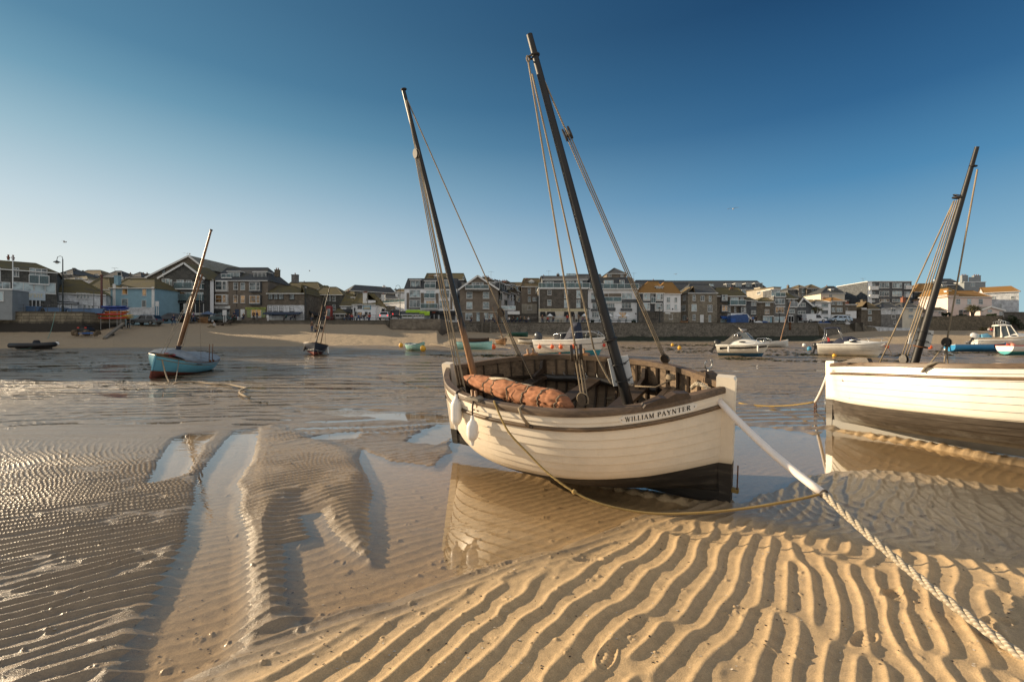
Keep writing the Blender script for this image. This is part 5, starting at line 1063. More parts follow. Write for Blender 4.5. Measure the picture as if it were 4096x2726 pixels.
def speedboat2():
    r, H_, L, P = powerboat('speedboat', 'white speedboat with navy cover, folded arch and small red flag at its stern', 3262, 3550, 1425, 1.10, hp('cream_bottom', (.82,.80,.73), (.72,.68,.50), .18), 2.2, yaw=-.70, sheer=.20)
    z = 1.1; mb = MB(); sect(mb, [(-L*.10,.82,.72,z,z+.26),(0,.84,.7,z,z+.36),(L*.16,.76,.6,z+.03,z+.32),(L*.30,.58,.4,z+.07,z+.24),(L*.42,.3,.18,z+.14,z+.19)]); mb.build('cabin_top', M_gel, r, 50)
    mb = MB(); sect(mb, [(-L*.28,.70,.62,z,z+.10),(-L*.22,.74,.66,z,z+.40),(-L*.12,.72,.62,z+.1,z+.62),(0,.70,.58,z+.2,z+.66),(L*.05,.72,.6,z+.2,z+.55),(L*.14,.66,.5,z+.2,z+.32)]); mb.sphere((-L*.33,0,z+.05), .55, 12, 8, (1.4,1.3,.45)); mb.build('cockpit_cover', M_navy, r, 50)
    mb = MB(); sect(mb, [(-L*.40,.78,.7,z+1.30,z+1.40),(-L*.33,.78,.7,z+1.36,z+1.50),(-L*.20,.78,.7,z+1.36,z+1.48),(-L*.16,.78,.7,z+1.28,z+1.36)]); b = mb.build('bimini', M_navy, r, 50)
    for sd in (-1, 1):
        for q, r_ in (([(-L*.40,sd*.8,z+.02),(-L*.385,sd*.76,z+1.34)],.022),([(-L*.44,sd*.8,z+.02),(-L*.385,sd*.78,z+.9)],.02),([(-L*.12,sd*.8,z+.4),(-L*.20,sd*.76,z+1.4)],.02)): mb = MB(); mb.tube(q, r_, 5); mb.build('arch_pole', M_steel, b, True)
    mb = MB(); mb.sphere((L*.04,-.80,z+.20), .30, 14, 6, (1,.12,.20)); mb.build('side_window', M_smoke, r, True)
    mb = MB(); h = [(-L*.02,z+.32),(L*.25,z+.50),(L*.44,z+.52),(L*.51,z+.36)]
    for sd in (-1, 1): q = [Vector((x, sd*(H_.b(min(.9, x/(L/2)))*.85+.03), zz)) for x, zz in h]; mb.tube(q, .02, 6); [mb.tube([q[i], q[i]-Vector((.1,0,.3))], .016, 5) for i in (1, 2)]
    mb.build('bow_rail', M_steel, r, True)
    for dz in (.36, .50, .62): mb = MB(); H_.strake(mb, dz, .010, -1, out=.05); mb.build('side_line', mat('line_grey', (.25,.22,.18), .5, 0, .2, 4), r, True)
    outboard(r, -L/2, .7, M_black, .8, .3)
    mb = MB(); mb.tube([(-L*.34,-.6,z),(-L*.35,-.6,z+.62)], .012, 5); mb.add([(-L*.35,-.6,z+.6),(-L*.31,-.62,z+.45),(-L*.31,-.6,z+.18),(-L*.345,-.6,z+.28)], [(0,1,2,3)]); mb.build('ensign', mat('ensign_red', (.55,.04,.04), .8, 0, .2, 6), r)
    for d, t in ((.05,.26),(-.15,.28)): ropeline(r, 'bow_line', (L*.36,-.75,z-.05+d), (L*.47,-.6,z+t-.2), .02, M_white, .1)
    ballfender(r.matrix_world @ Vector((-L*.24,-.85,.10)), .16, M_yellow, 'yellow ball buoy under the speedboat with navy cover', name='buoy', cat='buoy')
    ballfender(r.matrix_world @ Vector((L*.5,-.1,.9)), .14, M_orange, 'orange ball fender at the bow of the speedboat with navy cover')
    a = r.matrix_world @ Vector((L/2,0,1.1)); b_ = G(3568,1416); t = thing('mooring_line', 'pale mooring line from the bow of the speedboat with navy cover', 'rope', b_); mb = MB(); mb.tube([p-b_ for p in sag(a, b_, .1, 8)], .025, 5); mb.build('line', M_rope, t, True)
speedboat2()
def skiff_and_cruiser():
    r, H_, L, P = powerboat('cabin_cruiser', 'white cabin cruiser with wheelhouse and roof rack, beyond the blue skiff', 3890, 4150, 1398, 1.1, hp('cruiser_paint', (.78,.76,.70), (.55,.52,.46), .2), 2.5, yaw=-.5, sheer=.3)
    z = 1.35; mb = MB(); sect(mb, [(-L*.02,.9,.8,z,z+.25),(L*.1,.9,.8,z,z+.55),(L*.28,.7,.5,z+.1,z+.42),(L*.42,.4,.25,z+.15,z+.26)]); mb.build('cabin_top', M_gel, r, 50)
    mb = MB(); mb.add([(-L*.10,-.85,z),(L*.16,-.75,z+.5),(L*.03,-.7,z+1.25),(-L*.11,-.75,z+1.25),(-L*.10,.85,z),(L*.16,.75,z+.5),(L*.03,.7,z+1.25),(-L*.11,.75,z+1.25)], [(0,1,2,3),(4,7,6,5),(1,5,6,2)]); mb.build('wheelhouse_glass', mat('wheelhouse_glass', (.10,.13,.14), .08, 0, .4, 1), r)
    mb = MB(); sect(mb, [(-L*.16,.80,.8,z+1.22,z+1.38),(-L*.05,.82,.82,z+1.24,z+1.46),(L*.05,.78,.75,z+1.2,z+1.36)]); [mb.tube([(x0,sd*.82,z+.1),(x1,sd*.76,z+1.25)], .04, 5) for sd in (-1, 1) for x0, x1 in ((-L*.12,-L*.12),(L*.02,-L*.03),(L*.16,L*.04))]; mb.build('wheelhouse_roof', M_gel, r, 40)
    mb = MB(); [mb.tube([(x,-.6,z+1.42),(x,-.6,z+1.75),(x,.6,z+1.75),(x,.6,z+1.42)], .02, 5) for x in (-L*.15,-L*.11,-L*.07,-L*.03)]; [mb.tube([(-L*.15,y,z+1.75),(-L*.02,y,z+1.72)], .02, 5) for y in (-.6,0,.6)]; mb.tube([(-L*.12,-.3,z+1.95),(L*.05,-.3,z+1.55)], .035, 5); mb.build('roof_rack', M_steel, r, True)
    mb = MB(); mb.sphere((L*.08,-.86,z+.16), .25, 12, 6, (1,.15,.25)); mb.build('side_window', M_smoke, r, True)
    ballfender(r.matrix_world @ H_.on(-.06, .5, -1, .22), .2, M_red, 'red ball fender on the cabin cruiser\'s side'); ballfender(r.matrix_world @ H_.on(.08, .45, -1, .22), .22, mat('pink_float', (.75,.28,.2), .4, 0, .2, 3), 'faded pink fender on the cabin cruiser\'s side')
    outboard(r, -L/2+.2, 1.15, M_motorw, 1.1, .5)
    mb = MB(); sect(mb, [(-L*.40,.7,.5,z,z+.35),(-L*.30,.7,.5,z,z+.45),(-L*.24,.6,.5,z,z+.2)]); mb.build('stern_cover', mat('blue_canvas', (.10,.28,.42), .8, 0, .3, 5), r, 50)
    r, H_ = open_boat('skiff', 'bright blue flat skiff with navy bow pad, in front of the cabin cruiser', 'motor boat', 3912, 1405, 5.4, 1.5, (.90,.66,.66), -.05, -.12, hp('skiff_blue', (.03,.24,.48), (.03,.22,.44), .05), mat('light_rail', (.6,.62,.6), .5, 0, .2, 4), mat('skiff_inside', (.35,.4,.42), .6, 0, .2, 4), .9, 2, nm=3, p=2.8, K=3, e=.0)
    mb = MB(); mb.loft([[H_.on(u, dz, sd, .015) for dz in (.02,.30,.55)] for sd, u in [(-1, .35+.62*i/10) for i in range(11)]], closed=False, cap=False); mb.build('bow_pad', M_navy, r, True, fix=False)
    outboard(r, -2.6, .6, M_motorw, .9, .3)
    mb = MB(); [mb.tube([(x,-.7,.7),(x,-.7,1.0)], .02, 5) for x in (-1.5,-.9,-.3)]; mb.tube([(-1.9,-.7,.9),(0,-.7,1.0)], .02, 5); mb.build('side_rail', M_steel, r, True)
    r, H_ = open_boat('motorboat', 'white boat with red line and teal bottom, cut off by the right edge', 'motor boat', 4130, 1418, 5.2, 1.9, (1.05,.85,.85), 0.02, 0, hp('teal_white', (.78,.76,.72), (.05,.35,.36), .34), M_red, M_mintin, .8, 2, K=3, e=0)
skiff_and_cruiser()
def rib():
    g = G(138, 1396); r = thing('inflatable_dinghy', 'black inflatable dinghy with covered outboard on the wet sand', 'inflatable boat', g, .12); s = 1.15
    pts = [Vector((x*s, y*s, .42+z)) for x, y, z in ((-1.75,-.55,.0),(-1.6,-.58,0),(-.6,-.62,0),(.6,-.60,.02),(1.2,-.45,.06),(1.55,-.2,.10),(1.65,0,.12),(1.55,.2,.10),(1.2,.45,.06),(.6,.60,.02),(-.6,.62,0),(-1.6,.58,0),(-1.75,.55,0))]
    mb = MB(); mb.tube(pts, [.03]+[.26]*11+[.03], 14); mb.build('tube', mat('black_rubber', (.018,.018,.02), .5, 0, .3, 5), r, True)
    mb = MB(); mb.loft([[Vector((x*s, y*w, z)) for y, z in ((-.5,.38),(-.2,.12),(0,.03),(.2,.12),(.5,.38))] for x, w in ((-1.5,1),(.5,1),(1.1,.7),(1.5,.2))], closed=False, cap=False); mb.build('floor', M_gcan, r)
    mb = MB(); mb.loft([[Vector((.2+.34*k*math.cos(a), .26*k*math.sin(a), zz)) for a in [2*math.pi*i/10 for i in range(10)]] for zz, k in ((.6,1),(.85,.95),(1.0,.6))]); mb.build('covered_console', M_dcan, r, 40)
    mb = MB(); mb.tube([(1.2,-.3,.7),(.9,-.66,.6),(.2,-.95,.05),(-.4,-1.2,.03)], .018, 5); mb.build('painter', mat('green_cord', (.15,.3,.25), .8, 0, .2, 5), r, True)
rib()
for px, py, rr, m_, lab in ((1604,1388,.26,M_yellow,'yellow ball buoy at the stern of the bow-on mint rowing boat'),(1692,1404,.30,M_yellow,'yellow ball buoy in front of the bow-on mint rowing boat\'s stem'),(1974,1395,.26,M_orange,'orange ball buoy at the bow of the long mint rowing boat'),(2690,1384,.2,M_yellow,'yellow buoy with cord, upper one of the pair on the open flat'),(2718,1397,.2,M_yellow,'yellow ball buoy, lower one of the pair on the open flat'),(3114,1383,.24,mat('tan_float', (.55,.40,.22), .5, 0, .2, 4),'tan ball buoy under the masted white dinghy'),(3216,1385,.2,M_fend,'white buoy lying behind the speedboat with navy cover'),(3237,1402,.22,mat('blue_float', (.04,.25,.42), .5, 0, .2, 4),'turquoise buoy left of the speedboat with navy cover'),(3722,1394,.2,M_orange,'small orange buoy on the flat right of the leaning mast'),(228,1381,.22,M_fend,'white float beside the black inflatable dinghy'),(2452,1384,.15,M_orange,'orange buoy beyond the motorboat\'s bow')):
    g = G(px, py); ballfender(g+Vector((0,0,rr*.9)), rr, m_, lab, 'mooring buoys on the flats', 'buoy', 'buoy')
def gull(p, lab, rz=0, fly=False):
    t = thing('gull', lab, 'gull', p, rz); mw_ = mat('gull_white', (.78,.76,.72), .7, 0, .1, 9); mg = mat('gull_grey', (.34,.33,.33), .7, 0, .1, 9)
    mb = MB(); prof = [(-.22,.012,.15),(-.14,.04,.15),(-.05,.075,.145),(.05,.085,.15),(.12,.065,.185),(.16,.042,.235),(.19,.040,.27),(.225,.03,.285),(.24,.01,.285)]
    mb.loft([[Vector((x, rr*math.cos(a), z+rr*math.sin(a))) for a in [2*math.pi*i/10 for i in range(10)]] for x, rr, z in prof]); mb.build('body', mw_, t, True)
    mb = MB(); mb.loft([[(.235,-.01,.285),(.235,.01,.285),(.235,0,.30)],[(.29,-.003,.272),(.29,.003,.272),(.29,0,.278)]]); mb.build('beak', M_yellow, t)
    for s in (-1, 1):
        mb = MB()
        if fly: mb.loft([[Vector((x+.02, s*y, z)), Vector((x-c, s*y, z-.01)), Vector((x-c*.5, s*y, z+.015))] for y, x, c, z in ((.05,.08,.18,.18),(.30,.12,.16,.30),(.62,.0,.10,.24),(.72,-.06,.03,.22))])
        else: mb.loft([[Vector((x, s*(y+.012), z)), Vector((x, s*(y-.03), z+.06)), Vector((x, s*(y-.01), z-.03))] for x, y, z in ((.09,.07,.19),(0,.088,.18),(-.12,.065,.165),(-.27,.015,.16))])
        mb.build('wing', mg, t, 60)
        if not fly: mb = MB(); mb.tube([(.02,s*.03,.09),(.02,s*.03,0)], .008, 5); mb.box(.0, .07, s*.03-.02, s*.03+.02, 0, .008); mb.build('leg', mat('gull_leg', (.6,.3,.2), .7), t)
    return t
gull(gull_spot, 'gull standing on the windscreen of the white speedboat', math.pi*.93).scale = (1.25,)*3
for i, (px, py, d, rz) in enumerate(((2932,840,60,1.),(258,972,70,.4),(748,1017,95,2),(758,1020,96,.7),(1238,1086,110,.3),(2703,1099,110,.5))):
    gull(Wp(px, py, d), ['gull flying alone in the open sky at the right','gull flying above the street lamp at the left','upper one of two gulls flying over the gabled building','lower one of two gulls flying over the gabled building','tiny gull flying above the rooftops left of the mizzen','tiny gull flying above the rooftops right of the tall mast'][i], rz, True)
# ---------------------------------------------------------------- the town
W_ = {
 'slate_rubble': stone('slate_rubble', (.10,.10,.095), (.17,.165,.145), (.055,.052,.046), .55, .13, .02),
 'brown_stone': stone('brown_stone', (.15,.125,.095), (.235,.195,.145), (.13,.115,.095), .42, .16, .02),
 'dark_stone': stone('dark_stone', (.11,.098,.083), (.20,.175,.145), (.125,.115,.10), .4, .15, .025),
 'tan_rubble': stone('tan_rubble', (.23,.195,.145), (.35,.30,.225), (.26,.235,.19), .45, .22, .035, distort=.25),
 'grey_stone': stone('grey_stone', (.19,.185,.175), (.28,.27,.255), (.17,.165,.155), .5, .2, .02),
 'brown_render': mat('brown_render', (.20,.165,.13), .9, 0, .35, .8, .3, 6), 'pale_render': mat('pale_render', (.42,.38,.31), .9, 0, .25, .8, .3, 6),
 'white_wall': mat('white_wall', (.80,.81,.82), .85, 0, .14, .7, .3, 5), 'cream_wall': mat('cream_wall', (.66,.60,.49), .85, 0, .15, .8, .3, 5),
 'blue_wall': mat('blue_wall', (.26,.42,.50), .85, 0, .15, .9, .3, 5), 'pink_wall': mat('pink_wall', (.74,.61,.55), .85, 0, .10, .8, .3, 5),
 'slate_hang': stone('slate_hang', (.10,.11,.12), (.155,.165,.175), (.05,.052,.054), .3, .18, .015, bstr=.3), 'grey_wall': mat('grey_wall', (.27,.29,.30), .85, 0, .2, .8, .3, 5),
 'white_brick': stone('white_brick', (.72,.74,.76), (.79,.81,.83), (.6,.62,.64), .45, .16, .02, bstr=.4),
}
R_ = {'moss': roofm('moss_roof', (.085,.08,.07), (.155,.125,.045), .75), 'orange': roofm('orange_roof', (.16,.10,.055), (.36,.185,.045), .95), 'slate': roofm('slate_roof', (.075,.082,.09), (.12,.11,.06), .25),
      'brown': roofm('brown_roof', (.125,.09,.06), (.19,.145,.06), .6), 'pale': roofm('pale_roof', (.27,.26,.22), (.22,.2,.12), .3)}
M_wf = mat('white_frame', (.60,.60,.58), .5, 0, .06, 3); M_bf = mat('dark_frame', (.025,.02,.018), .5, 0, .2, 3); M_trim = mat('white_trim', (.72,.72,.70), .6, 0, .1, 3)
M_gl = glassm('window_glass', (.075,.095,.10)); M_gw = glassm('warm_glass', (.26,.15,.06)); M_gp = glassm('pale_glass', (.15,.19,.20), .08)
M_bal = clear('balcony_glass', (.55,.68,.70), .68); M_pot = mat('chimney_pot', (.26,.10,.06), .85, 0, .3, 6); M_chs = stone('chimney_stone', (.16,.13,.09), (.24,.19,.12), (.12,.10,.08), .35, .15, .02)
M_shop = mat('shop_dark', (.02,.02,.022), .3, 0, .4, 1.2); M_lit = mat('lit_shop', (.50,.30,.12), .6, 0, .5, 2.5, emit=.25)
M_warm = mat('lamp_glow', (1,.75,.4), .5, 0, 0, 1, emit=3)
class Front:
    """a facade through two sight lines: u runs along it, z up"""
    def __init__(s, Zf, x0, x1, d0, d1=None):
        s.Zf = Zf; d1 = d1 or d0; a = Wp(Zf(x0,0)[0], 0, d0); b = Wp(Zf(x1,0)[0], 0, d1); s.o = Vector((a.x, a.y, 0)); s.e = Vector((b.x-a.x, b.y-a.y, 0)); s.w = s.e.length; s.e.normalize(); s.rz = math.atan2(s.e.y, s.e.x)
    def m(s, x, y):
        px, py = s.Zf(x, y); k = (px-CXP)/FP; ex, ey = s.e.x, s.e.y; den = ex-k*ey; u = (k*s.o.y-s.o.x)/den; d = s.o.y+u*ey
        return u, EYE-(py-CYP)/FP*d
    def back(s, x, y, dy):      # height of a pixel dy metres behind the facade
        px, py = s.Zf(x, y); k = (px-CXP)/FP; n = Vector((-s.e.y, s.e.x)); o = s.o.xy+n*dy; den = s.e.x-k*s.e.y; u = (k*o.y-o.x)/den; d = o.y+u*s.e.y
        return u, EYE-(py-CYP)/FP*d
def window(par, u0, u1, z0, z1, style='sash', y=0., fm=None, gm=None, name='window'):
    fm = fm or M_wf; gm = gm or M_gl; t = .07 if u1-u0 > .9 else .06; f = MB(); f.box(u0,u0+t,y-.07,y+.05,z0,z1); f.box(u1-t,u1,y-.07,y+.05,z0,z1); f.box(u0+t,u1-t,y-.07,y+.05,z0,z0+t); f.box(u0+t,u1-t,y-.07,y+.05,z1-t,z1)
    zm_, um = (z0+z1)/2, (u0+u1)/2
    if style == 'sash': f.box(u0+t,u1-t,y-.06,y+.04,zm_-.03,zm_+.03)
    if style == 'sash4': f.box(u0+t,u1-t,y-.06,y+.04,zm_-.03,zm_+.03); f.box(um-.02,um+.02,y-.05,y+.03,z0+t,z1-t)
    if style == 'case2': f.box(um-.04,um+.04,y-.06,y+.04,z0+t,z1-t)
    if style == 'case3':
        for k in (1/3, 2/3): a = u0+(u1-u0)*k; f.box(a-.035,a+.035,y-.06,y+.04,z0+t,z1-t)
        a = z0+(z1-z0)*.7; f.box(u0+t,u1-t,y-.055,y+.03,a-.025,a+.025)
    if style == 'case4':
        for k in (.25, .5, .75): a = u0+(u1-u0)*k; f.box(a-.035,a+.035,y-.06,y+.04,z0+t,z1-t)
    f.box(u0-.06, u1+.06, y-.13, y+.02, z0-.07, z0-.004)
    o = f.build(name, fm, par, fix=False); p = MB(); p.box(u0+t*.5,u1-t*.5,y-.03,y+.02,z0+t*.5,z1-t*.5); p.build('pane', gm, o, fix=False); return o
def ridge_roof(par, u0, u1, y0, y1, ze, ra, rb, yr, zr, m_, over=.25, name='roof', gable=True, wall=None):
    """ridge along the facade from ra to rb at depth yr"""
    mb = MB(); o = over; e = .0
    A, B, C, D = (u0-o,y0-o,ze-o*.5), (u1+o,y0-o,ze-o*.5), (u1+o,y1+o,ze-o*.5), (u0-o,y1+o,ze-o*.5); P, Q = (ra,yr,zr), (rb,yr,zr)
    if abs(ra-u0) < .05: P = (u0-o*.4,yr,zr); A = (u0-o*.4,)+A[1:]; D = (u0-o*.4,)+D[1:]
    if abs(rb-u1) < .05: Q = (u1+o*.4,yr,zr); B = (u1+o*.4,)+B[1:]; C = (u1+o*.4,)+C[1:]
    mb.add([A,B,Q,P], [(0,1,2,3)]); mb.add([C,D,P,Q], [(0,1,2,3)]); 
    if abs(ra-u0) >= .05: mb.add([D,A,P], [(0,1,2)])
    if abs(rb-u1) >= .05: mb.add([B,C,Q], [(0,1,2)])
    th = .12; n = len(mb.v); mb.add([(x,y,z-th) for x,y,z in (A,B,Q,P)], [(3,2,1,0)]); mb.add([A,B,(B[0],B[1],B[2]-th),(A[0],A[1],A[2]-th)], [(0,1,2,3)])
    for a, b in ((A,P),(B,Q),(C,Q),(D,P)): mb.bar(Vector(a), Vector(b), .16, .10)
    mb.bar(Vector(P), Vector(Q), .22, .12)
    return mb.build(name, m_, par, fix=False)
def gable_roof(par, u0, u1, y0, y1, ze, ua, za, m_, over=.3, trim=True, ze2=None):
    ze2 = ze2 if ze2 is not None else ze; mb = MB(); o = over; k0 = (za-ze)/max(.1, ua-u0); k1 = (za-ze2)/max(.1, u1-ua)
    L0, L1, AP = (u0-o, ze-o*k0), (u1+o, ze2-o*k1), (ua, za)
    for (x0, z0), (x1, z1) in ((L0, AP), (AP, L1)):
        v = [(x0,y0-o,z0),(x1,y0-o,z1),(x1,y1,z1),(x0,y1,z0)]; mb.add(v+[(a,b,c+.14) for a,b,c in v], [(0,3,2,1),(4,5,6,7),(0,1,5,4),(1,2,6,5),(2,3,7,6),(3,0,4,7)])
    r = mb.build('roof', m_, par, fix=False)
    if trim:
        mb = MB()
        for (x0, z0), (x1, z1) in ((L0, AP), (AP, L1)): mb.bar((x0,y0-o-.03,z0+.0), (x1,y0-o-.03,z1+.0), .06, .34)
        mb.build('bargeboard', M_trim, r)
    return r
def chimney(par, u, y, z0, z1, w=.7, d=.6, m_=None, pots=2):
    mb = MB(); mb.box(u-w/2,u+w/2,y-d/2,y+d/2,z0,z1); mb.box(u-w/2-.06,u+w/2+.06,y-d/2-.06,y+d/2+.06,z1-.12,z1+.0)
    o = mb.build('chimney', m_ or M_chs, par)
    for i in range(pots):
        a = u+(i-(pots-1)/2)*w/max(1, pots)*.9; p = MB(); p.tube([(a,y,z1-.02),(a,y,z1+.28),(a,y,z1+.36)], [.11,.10,.13], 8); p.build('chimney_pot', M_pot, o)
def dormer(par, u0, u1, z0, z1, y, dep, rm, fm=None, style='case2', gm=None, flat=True, wallm=None):
    mb = MB(); mb.box(u0,u1,y,y+dep,z0,z1); d = mb.build('dormer', wallm or W_['slate_hang'], par)
    window(d, u0+.06, u1-.06, z0+.08, z1-.10, style, y-.01, fm, gm)
    mb = MB(); mb.box(u0-.15,u1+.15,y-.22,y+dep,z1,z1+.14) if flat else mb.prism([(u0-.2,z1-.05),((u0+u1)/2,z1+(u1-u0)*.4),(u1+.2,z1-.05)], y-.2, y+dep); mb.build('dormer_roof', rm, d)
def house(name, label, Zf, x0, x1, ye, yb, d0, d1=None, dep=8., wall='white_wall', roof=None, wins=(), group=None, ye1=None, parapet=None, cat='building', base=None, band=None, door=None):
    F = Front(Zf, x0, x1, d0, d1); z_b = (base if base is not None else min(F.m(x0, yb)[1], F.m(x1, yb)[1]))-.6; t = thing(name, label, cat, (F.o.x, F.o.y, 0), F.rz, group); w = F.w
    ze = F.m(x0, ye)[1]; ze1 = F.m(x1, ye1)[1] if ye1 is not None else ze
    wm = W_[wall] if isinstance(wall, str) else wall; mb = MB(); k = roof[0] if roof else 'flat'
    if k == 'gable':
        ua, za = F.m(*roof[1]); mb.prism([(0,z_b),(w,z_b),(w,ze1),(ua,za-.02),(0,ze)], 0, dep); mb.build('wall', wm, t); gable_roof(t, 0, w, 0, dep, ze, ua, za, R_[roof[2]], ze2=ze1)
    else:
        z1 = min(ze, ze1); mb.box(0, w, 0, dep, z_b, z1)
        if k == 'ridge':      # ('ridge', xa, xb, yr, mat[, depth of ridge])
            yr = roof[5] if len(roof) > 5 else dep/2; ra, zr = F.back(roof[1], roof[3], yr); rb, _ = F.back(roof[2], roof[3], yr); ra, rb = max(0, ra), min(w, rb)
            if ra < .35: ra = 0; mb.add([(0,0,z1),(0,dep,z1),(0,yr,zr)], [(0,1,2)])
            if rb > w-.35: rb = w; mb.add([(w,0,z1),(w,dep,z1),(w,yr,zr)], [(0,1,2)])
        mb.build('wall', wm, t)
        if k == 'ridge':
            ridge_roof(t, 0, w, 0, dep, z1, ra, rb, yr, zr, R_[roof[4]]); g = MB(); g.box(-.1, w+.1, -.36, -.26, z1-.20, z1-.06); g.build('gutter', M_trim, t)
        elif k == 'mansard':
            u0, zt = F.back(roof[1], roof[3], 1.2); u1, _ = F.back(roof[2], roof[3], 1.2); mb = MB(); mb.loft([[(0-.1,-.15,z1),(w+.1,-.15,z1),(w+.1,dep,z1),(-.1,dep,z1)],[(u0,1.2,zt),(u1,1.2,zt),(u1,dep,zt),(u0,dep,zt)]]); mb.build('roof', R_[roof[4]], t)
        elif k == 'lean': zr = min(F.m(x0, roof[1])[1]+.3, z1+2.5); ridge_roof(t, 0, w, 0, dep, z1, 0, w, dep-.05, zr, R_[roof[2]])
        else: mb = MB(); mb.box(-.12, w+.12, -.14, dep+.1, z1, z1+.18); mb.build('roof', M_trim if parapet is None else parapet, t)
    t['_F'] = 0; FR[t.name] = F
    for wn in wins:
        a = F.m(wn[0], wn[3]); b = F.m(wn[2], wn[1]); st = wn[4] if len(wn) > 4 else 'sash'; o = wn[5] if len(wn) > 5 else {}
        if st == 'bay':
            mb = MB(); mb.box(a[0], b[0], -.55, .02, a[1]-.35, b[1]+.10); by = mb.build('bay', o.get('bm', M_trim), t); window(by, a[0]+.08, a[0]+(b[0]-a[0])*.62, a[1], b[1], 'sash', -.57, o.get('fm'), o.get('gm')); window(by, a[0]+(b[0]-a[0])*.66, b[0]-.08, a[1], b[1], 'sash', -.57, o.get('fm'), o.get('gm'))
        elif st == 'dormer': dormer(t, a[0], b[0], a[1], b[1], o.get('y', 1.2), o.get('dep', 2.2), o.get('rm', M_trim), o.get('fm'), o.get('s', 'case2'), o.get('gm'), o.get('flat', True), o.get('wm'))
        elif st == 'door': mb = MB(); mb.box(a[0], b[0], -.05, .03, a[1], b[1]); dr = mb.build('door', o.get('m', M_shop), t); mb = MB(); mb.sphere((b[0]-.15,-.08,a[1]+1.0), .05, 6, 4); mb.build('handle', M_steel, dr)
        elif st == 'shop': mb = MB(); mb.box(a[0], b[0], -.04, .03, a[1], b[1]); sf = mb.build('shopfront', o.get('m', M_shop), t); n = max(2, int((b[0]-a[0])/1.3)); mb = MB(); [mb.box(a[0]+(b[0]-a[0])*i/n-.05, a[0]+(b[0]-a[0])*i/n+.05, -.09, -.03, a[1], b[1]) for i in range(n+1)]; mb.box(a[0], b[0], -.10, -.035, a[1], a[1]+.35); mb.build('shopfront_frame', o.get('fm', M_wf), sf)
        elif st == 'panel': mb = MB(); mb.box(a[0], b[0], -o.get('t', .06), .03, a[1], b[1]); mb.build(o.get('n', 'panel'), o['m'], t)
        elif st == 'awning': mb = MB(); q = o.get('q', 1.3); mb.add([(a[0],-.02,b[1]),(b[0],-.02,b[1]),(b[0]+.1,-q,a[1]),(a[0]-.1,-q,a[1]),(b[0]+.1,-q,a[1]-.3),(a[0]-.1,-q,a[1]-.3),(b[0],-.02,b[1]-.06),(a[0],-.02,b[1]-.06)], [(0,1,2,3),(3,2,4,5),(0,3,5,7),(1,6,4,2)]); mb.build('awning', o['m'], t, fix=False)
        elif st == 'balcony':
            q = o.get('q', 1.1); mb = MB(); mb.box(a[0], b[0], -q, .02, a[1]-.18, a[1]); bl = mb.build('balcony', o.get('m', M_trim), t); mb = MB(); mb.box(a[0], b[0], -q, -q+.03, a[1], b[1]); mb.box(a[0], a[0]+.03, -q, 0, a[1], b[1]); mb.box(b[0]-.03, b[0], -q, 0, a[1], b[1]); mb.build('balustrade', o.get('gm', M_bal), bl, fix=False)
            n = max(2, int((b[0]-a[0])/1.4)); mb = MB(); [mb.box(a[0]+(b[0]-a[0]-.05)*i/n, a[0]+(b[0]-a[0]-.05)*i/n+.05, -q-.03, -q+.05, a[1], b[1]+.02) for i in range(n+1)]; mb.box(a[0]-.02, b[0]+.02, -q-.04, -q+.04, b[1], b[1]+.06); mb.build('railing', o.get('fm', M_steel), bl, fix=False)
        elif st == 'sign':
            mb = MB(); mb.box(a[0], b[0], -.12, .02, a[1], b[1]); sg = mb.build('signboard', o['m'], t)
            for k2, (tx, fx, fz, hh, cm) in enumerate(o.get('tx', [])):
                tm = text_mesh(tx, 1.0, 'lettering', cm, sg, .01); dx = max(v.co.x for v in tm.data.vertices)-min(v.co.x for v in tm.data.vertices); W__ = b[0]-a[0]; Hh = b[1]-a[1]; sx_ = W__*fx[1]/dx; tm.matrix_local = Matrix.Translation((a[0]+W__*fx[0], -.14, a[1]+Hh*fz)) @ Matrix.Rotation(math.pi/2, 4, 'X') @ Matrix.Diagonal((sx_, Hh*hh*1.35, 1, 1))
        elif st == 'chim': chimney(t, (a[0]+b[0])/2, o.get('y', dep/2), a[1], b[1], b[0]-a[0], o.get('d', .7), o.get('m'), o.get('p', 2))
        else: window(t, a[0], b[0], a[1], b[1], st, -.0, o.get('fm'), o.get('gm'))
    return t
FR = {}
def rowp(xs, ys, st='sash', o=None): return [(x0, y0, x1, y1, st, o or {}) for y0, y1 in ys for x0, x1 in xs]
D = dict
BF = D(fm=M_bf); GP = D(gm=M_gp); 
M_cream = mat('cream_letters', (.62,.56,.38), .6, 0, .1, 3); M_tealsg = mat('teal_sign', (.05,.22,.20), .6, 0, .2, 3); M_ltb = mat('pale_blue_sign', (.48,.56,.62), .6, 0, .1, 3)
M_navysg = mat('navy_awning', (.035,.055,.10), .7, 0, .2, 3); M_blueaw = mat('blue_awning', (.025,.10,.36), .7, 0, .2, 3); M_lime = mat('lime_awning', (.33,.52,.03), .7, 0, .15, 3); M_darkaw = mat('dark_awning', (.035,.037,.04), .8, 0, .2, 3); M_blkaw = mat('black_awning', (.012,.012,.013), .8, 0, .2, 3)
